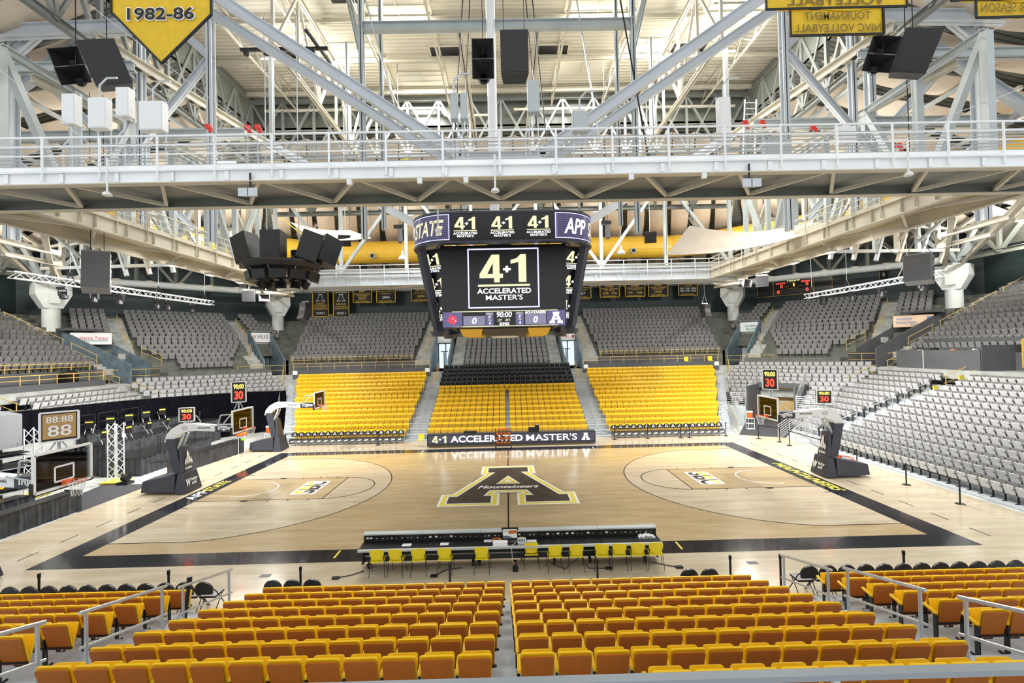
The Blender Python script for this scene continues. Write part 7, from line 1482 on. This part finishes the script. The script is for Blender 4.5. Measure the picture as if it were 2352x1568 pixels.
for g, fr, lab in ((1, SR, 'big slate walled entrance in the right stand below a Success Starts Here sign'), (-1, SL, 'big slate walled entrance in the left stand below a Harris Teeter sign')):
    t = thing('entrance_portal', lab, 'entrance', (g*31, 17, 4.6))
    for (y0, y1) in ((18.2, 18.6), (15.9, 16.2)): mb = MB(); obox(mb, (g*31.0, y0), (g*37.2, y1), 4.5, 4.5, 6.1, 9.2, .2); mb.build('side_wall', m_char if g > 0 else m_slate, t, world=True)
    mb = MB(); obox(mb, (g*37.0, 15.8), (g*36.6, 18.8), 4.5, 4.5, 9.2, 9.2, .1); mb.build('back_wall', m_char, t, world=True)
    mb = MB(); obox(mb, (g*36.4, 15.8), (g*36.0, 18.8), 9.0, 9.0, 9.2, 9.2, 1.0); mb.build('lintel', m_char, t, world=True)
    p, q_ = V((g*34.5, 18.3, 0)), V((g*36.2, 16.15, 0)); ex = (q_-p).normalized()*(1 if g > 0 else -1); cc = (p+q_)/2+Z_*8.35; W_ = 2.75
    mb = MB(); mb.prism([(-W_/2, -.5), (W_/2, -.5), (W_/2, .5), (-W_/2, .5)], cc, ex, Z_, -.12); sg_ = mb.build('sign_box', m_peach if g > 0 else m_white, t, world=True)
    if g > 0: text('Success', 1.1, .24, cc-ex*.6+Z_*.24, ex, Z_, m_blut, sg_, 'sign_lettering', .01, off=.02); text('Starts Here.', 1.5, .24, cc-ex*.45-Z_*.08, ex, Z_, m_blut, sg_, 'sign_lettering', .01, off=.02); text('CCC&TI', .7, .18, cc+ex*.2-Z_*.36, ex, Z_, m_gret, sg_, 'sign_lettering', .01, off=.02); mb = MB(); mb.quad(cc+ex*.85-Z_*.45+ex.cross(Z_)*.02, cc+ex*1.3-Z_*.45+ex.cross(Z_)*.02, cc+ex*1.2+Z_*.3+ex.cross(Z_)*.02, cc+ex*.95+Z_*.4+ex.cross(Z_)*.02); mb.build('picture_patch', m_blut, sg_, world=True)
    else: text('Harris Teeter', 1.9, .28, cc+ex*.2+Z_*.05, ex, Z_, m_redt, sg_, 'sign_lettering', .005, off=.02); mb = MB(); nn = ex.cross(Z_)*.02; mb.quad(cc-ex*.7-Z_*.22+nn, cc+ex*1.1-Z_*.22+nn, cc+ex*1.1-Z_*.15+nn, cc-ex*.7-Z_*.15+nn); mb.build('green_underline', m_teal, sg_, world=True)
# control booth on the right
t = thing('control_booth', 'charcoal walled control booth counter in the right stand', 'booth', (30.5, 9.6, 3.6))
for a, b_, z0, z1 in (((30.4, 6.4), (30.4, 13.0), 3.7, 5.95), ((30.4, 6.4), (33.0, 6.0), 3.9, 6.25), ((32.9, 5.8), (32.9, 13.4), 4.6, 6.75)): mb = MB(); obox(mb, a, b_, z0, z0, z1, z1, .14); mb.build('booth_wall', m_booth, t, world=True) if False else mb.build('booth_wall', m_char2, t, world=True) if 'm_char2' in globals() else mb.build('booth_wall', m_char, t, world=True)
mb = MB(); mb.box((30.5, 6.5, 5.6), (31.3, 12.9, 5.66)); mb.build('counter', m_blk, t, world=True)
mb = MB(); mb.box((30.30, 10.55, 3.8), (30.32, 10.6, 5.9)); mb.build('panel_joint', m_wht2, t, world=True)
for nm, lab, y, w, h, m in (('folded_cloth', 'bright blue folded cloth on the booth counter', 12.6, .3, .1, m_blut), ('papers', 'white paper on the booth counter', 11.5, .16, .3, m_tag), ('monitor', 'black monitor in the middle of the booth counter', 10.3, .3, .42, m_blk), ('camera_gear', 'black camera gear left of middle on the booth counter', 10.9, .25, .3, m_blk), ('equipment_bag', 'dark equipment bag on the right of the booth counter', 8.2, .3, .3, m_blk), ('cable_reel', 'orange cable reel on the booth counter', 8.8, .18, .32, m_cord), ('bottle', 'white container at the right end of the booth counter', 7.3, .1, .34, m_tag), ('black_bin', 'second black bag beside the orange reel', 8.5, .16, .28, m_blk)):
    t = thing(nm, lab, nm.replace('_', ' '), (30.9, y, 5.67)); mb = MB(); mb.hexa([(-.15, -w, 0), (.15, -w, 0), (.15, w, 0), (-.15, w, 0), (-.1, -w*.8, h), (.1, -w*.8, h), (.1, w*.8, h), (-.1, w*.8, h)]); mb.build('body', m, t)
t = thing('yellow_gate', 'mustard yellow door panel beside the right control booth', 'gate', (33.4, 5.6, 4.65)); mb = MB(); obox(mb, (32.2, 5.6), (33.4, 5.2), 4.8, 4.8, 6.6, 6.9, .06); mb.build('panel', m_duct, t, world=True)
t = thing('end_wall', 'slate sloping wall at the right frame edge above the booth', 'low wall', (33, 4.2, 4.6)); mb = MB(); obox(mb, (32.6, 4.9), (38, 5.3), 4.6, 4.6, 6.9, 9.4, .2); mb.build('wall_slab', m_char, t, world=True)
# trash bins on the left walkway
for (x, y, lab) in ((-31.6, 5.2, 'grey metal rubbish bin on the left walkway at the frame edge'), (-31.8, 11.2, 'dark rubbish bin on the left walkway beside the stairs')):
    t = thing('rubbish_bin', lab, 'bin', (x, y, 4.6)); mb = MB(); mb.hexa([(-.3, -.4, 0), (.3, -.4, 0), (.3, .4, 0), (-.3, .4, 0), (-.34, -.45, .9), (.34, -.45, .9), (.34, .45, .9), (-.34, .45, .9)]); mb.build('bin_body', m_vsteel if y < 8 else m_blk, t); mb = MB(); mb.hexa([(-.36, -.47, .95), (.36, -.47, .95), (.36, .47, .95), (-.36, .47, .95), (-.1, -.3, 1.25), (.1, -.3, 1.25), (.1, .3, 1.25), (-.1, .3, 1.25)]); mb.build('bin_lid', m_steel if y < 8 else m_blk, t)
for i, (x, y) in enumerate(((21.0, 24.0), (18.6, 24.0))): t = thing('walkway_chair', 'yellow chair on the far right walkway, %s one' % ('right' if i == 0 else 'left'), 'chair', (x-.6, 23.8, 4.62)); mb = MB(); mb.box((-.22, .12, .5), (.22, .16, .92)); mb.build('backrest', m_yel2, t); mb = MB(); mb.box((-.22, -.2, .44), (.22, .2, .48)); mb.build('seat', m_yel2, t); mb = MB(); [mb.tube((a*.2, b_*.18, 0), (a*.2, b_*.18, .45), .012) for a in (-1, 1) for b_ in (-1, 1)]; mb.build('legs', m_blk, t)
# red-digit scoreboard on the right corner wall and the small yellow signs
t = thing('wall_scoreboard', 'dark electronic scoreboard with red zeros on the right corner wall', 'scoreboard', (34.6, 31, 12.3)); A = V((31.0, 34.6, 0)); B = V((36.6, 29.1, 0)); ex = (B-A).normalized(); nn = ex.cross(Z_); cc = (A+B)/2+Z_*13.4
def wp(w0, w1, h0, h1, o, m, nm): mb = MB(); mb.prism([(w0, h0), (w1, h0), (w1, h1), (w0, h1)], cc+nn*o, ex, Z_, .05); return mb.build(nm, m, t, world=True)
wp(-3.9, 3.9, -1.05, 1.0, 0, m_blk, 'panel')
for a, b_ in (((-3.9, -1.05), (3.9, -1.05)), ((-3.9, -1.05), (-3.9, 1)), ((3.9, -1.05), (3.9, 1)), ((-2.1, -1.05), (-2.1, 1)), ((2.1, -1.05), (2.1, 1))): mb = MB(); mb.bar(cc+nn*.06+ex*a[0]+Z_*a[1], cc+nn*.06+ex*b_[0]+Z_*b_[1], .05, .05); mb.build('gold_trim', m_yp, t, world=True)
m_e_gr = M('lit green digits', (.75, 1, .3), emit=1.6)
for s, w, h, x, z, m in (('40:00', 1.5, .42, 0, .75, m_e_gr), ('APP STATE', 1.0, .16, -1.3, .38, m_e_r), ('VISITOR', .9, .16, 1.3, .42, m_e_r), ('0', .28, .4, -1.2, .02, m_e_r), ('0', .28, .4, 1.45, .1, m_e_r), ('1', .14, .36, .1, .1, m_e_y), ('0', .28, .4, -1.55, -.62, m_e_r), ('0', .28, .4, 1.45, -.55, m_e_r), ('PERIOD', .5, .09, .05, .42, m_gtxt), ('PLAYER FOUL', 1.2, .1, 0, -.3, m_gtxt), ('BONUS', .5, .09, -.65, -.05, m_gtxt), ('BONUS', .5, .09, .75, -.05, m_gtxt)):
    text(s, w, h, cc+nn*.07+ex*x+Z_*z, ex, Z_, m, t, 'display_digits', .02, off=.004)
for g, sd in ((-1, 'left'), (1, 'right')):
    t = thing('section_sign', 'small yellow and black section sign on the %s corner wall' % sd, 'sign', (g*39.6, 25.9, 13.2)); mb = MB(); mb.box((-.35, -.3, 0), (.35, -.25, .8)); mb.build('sign_face', m_blk, t); mb = MB(); mb.box((-.4, -.24, .7), (.35, -.2, .85)); mb.box((-.4, -.24, 0), (-.3, -.2, .85)); mb.build('yellow_bracket', m_gold, t); text('B' if g > 0 else 'O', .26, .4, V((g*39.6, 25.59, 13.6)), X_, Z_, m_wtxt, t, 'sign_lettering', .02)
# folded yellow seat ends in the right stand
for i, (s0, y) in enumerate(((7.6, 6.9), (9.3, 6.9), (10.1, 6.7))): t = thing('yellow_folded_bracket', 'yellow folded arm bracket at the aisle of the right stand, %s up' % ORD[i].replace('front', 'first'), 'bracket', SR.p(y, s0, .03+.381*s0)); mb = MB(); mb.hexa([(-.05, -.05, .1), (.3, -.05, .1), (.3, .05, .1), (-.05, .05, .1), (-.25, -.05, .75), (.05, -.05, .75), (.05, .05, .75), (-.25, .05, .75)]); mb.build('bracket', m_hose, t)
t = thing('red_white_bag', 'orange and white plastic package lying on the base of the main right hoop', 'package', (17.0, .1, .80)); mb = MB(); mb.hexa([(-.4, -.14, 0), (.4, -.14, -.12), (.4, .14, -.12), (-.4, .14, 0), (-.3, -.1, .16), (.32, -.1, .06), (.3, .1, .06), (-.3, .1, .16)]); mb.build('wrapper', m_orange, t); mb = MB(); mb.hexa([(-.3, -.15, .02), (.3, -.15, -.05), (.3, -.14, -.05), (-.3, -.14, .02), (-.25, -.12, .12), (.28, -.12, .04), (.28, -.11, .04), (-.25, -.11, .12)]); mb.build('label', m_white, t)
for (x, y) in ((-2.0, 0),): pass
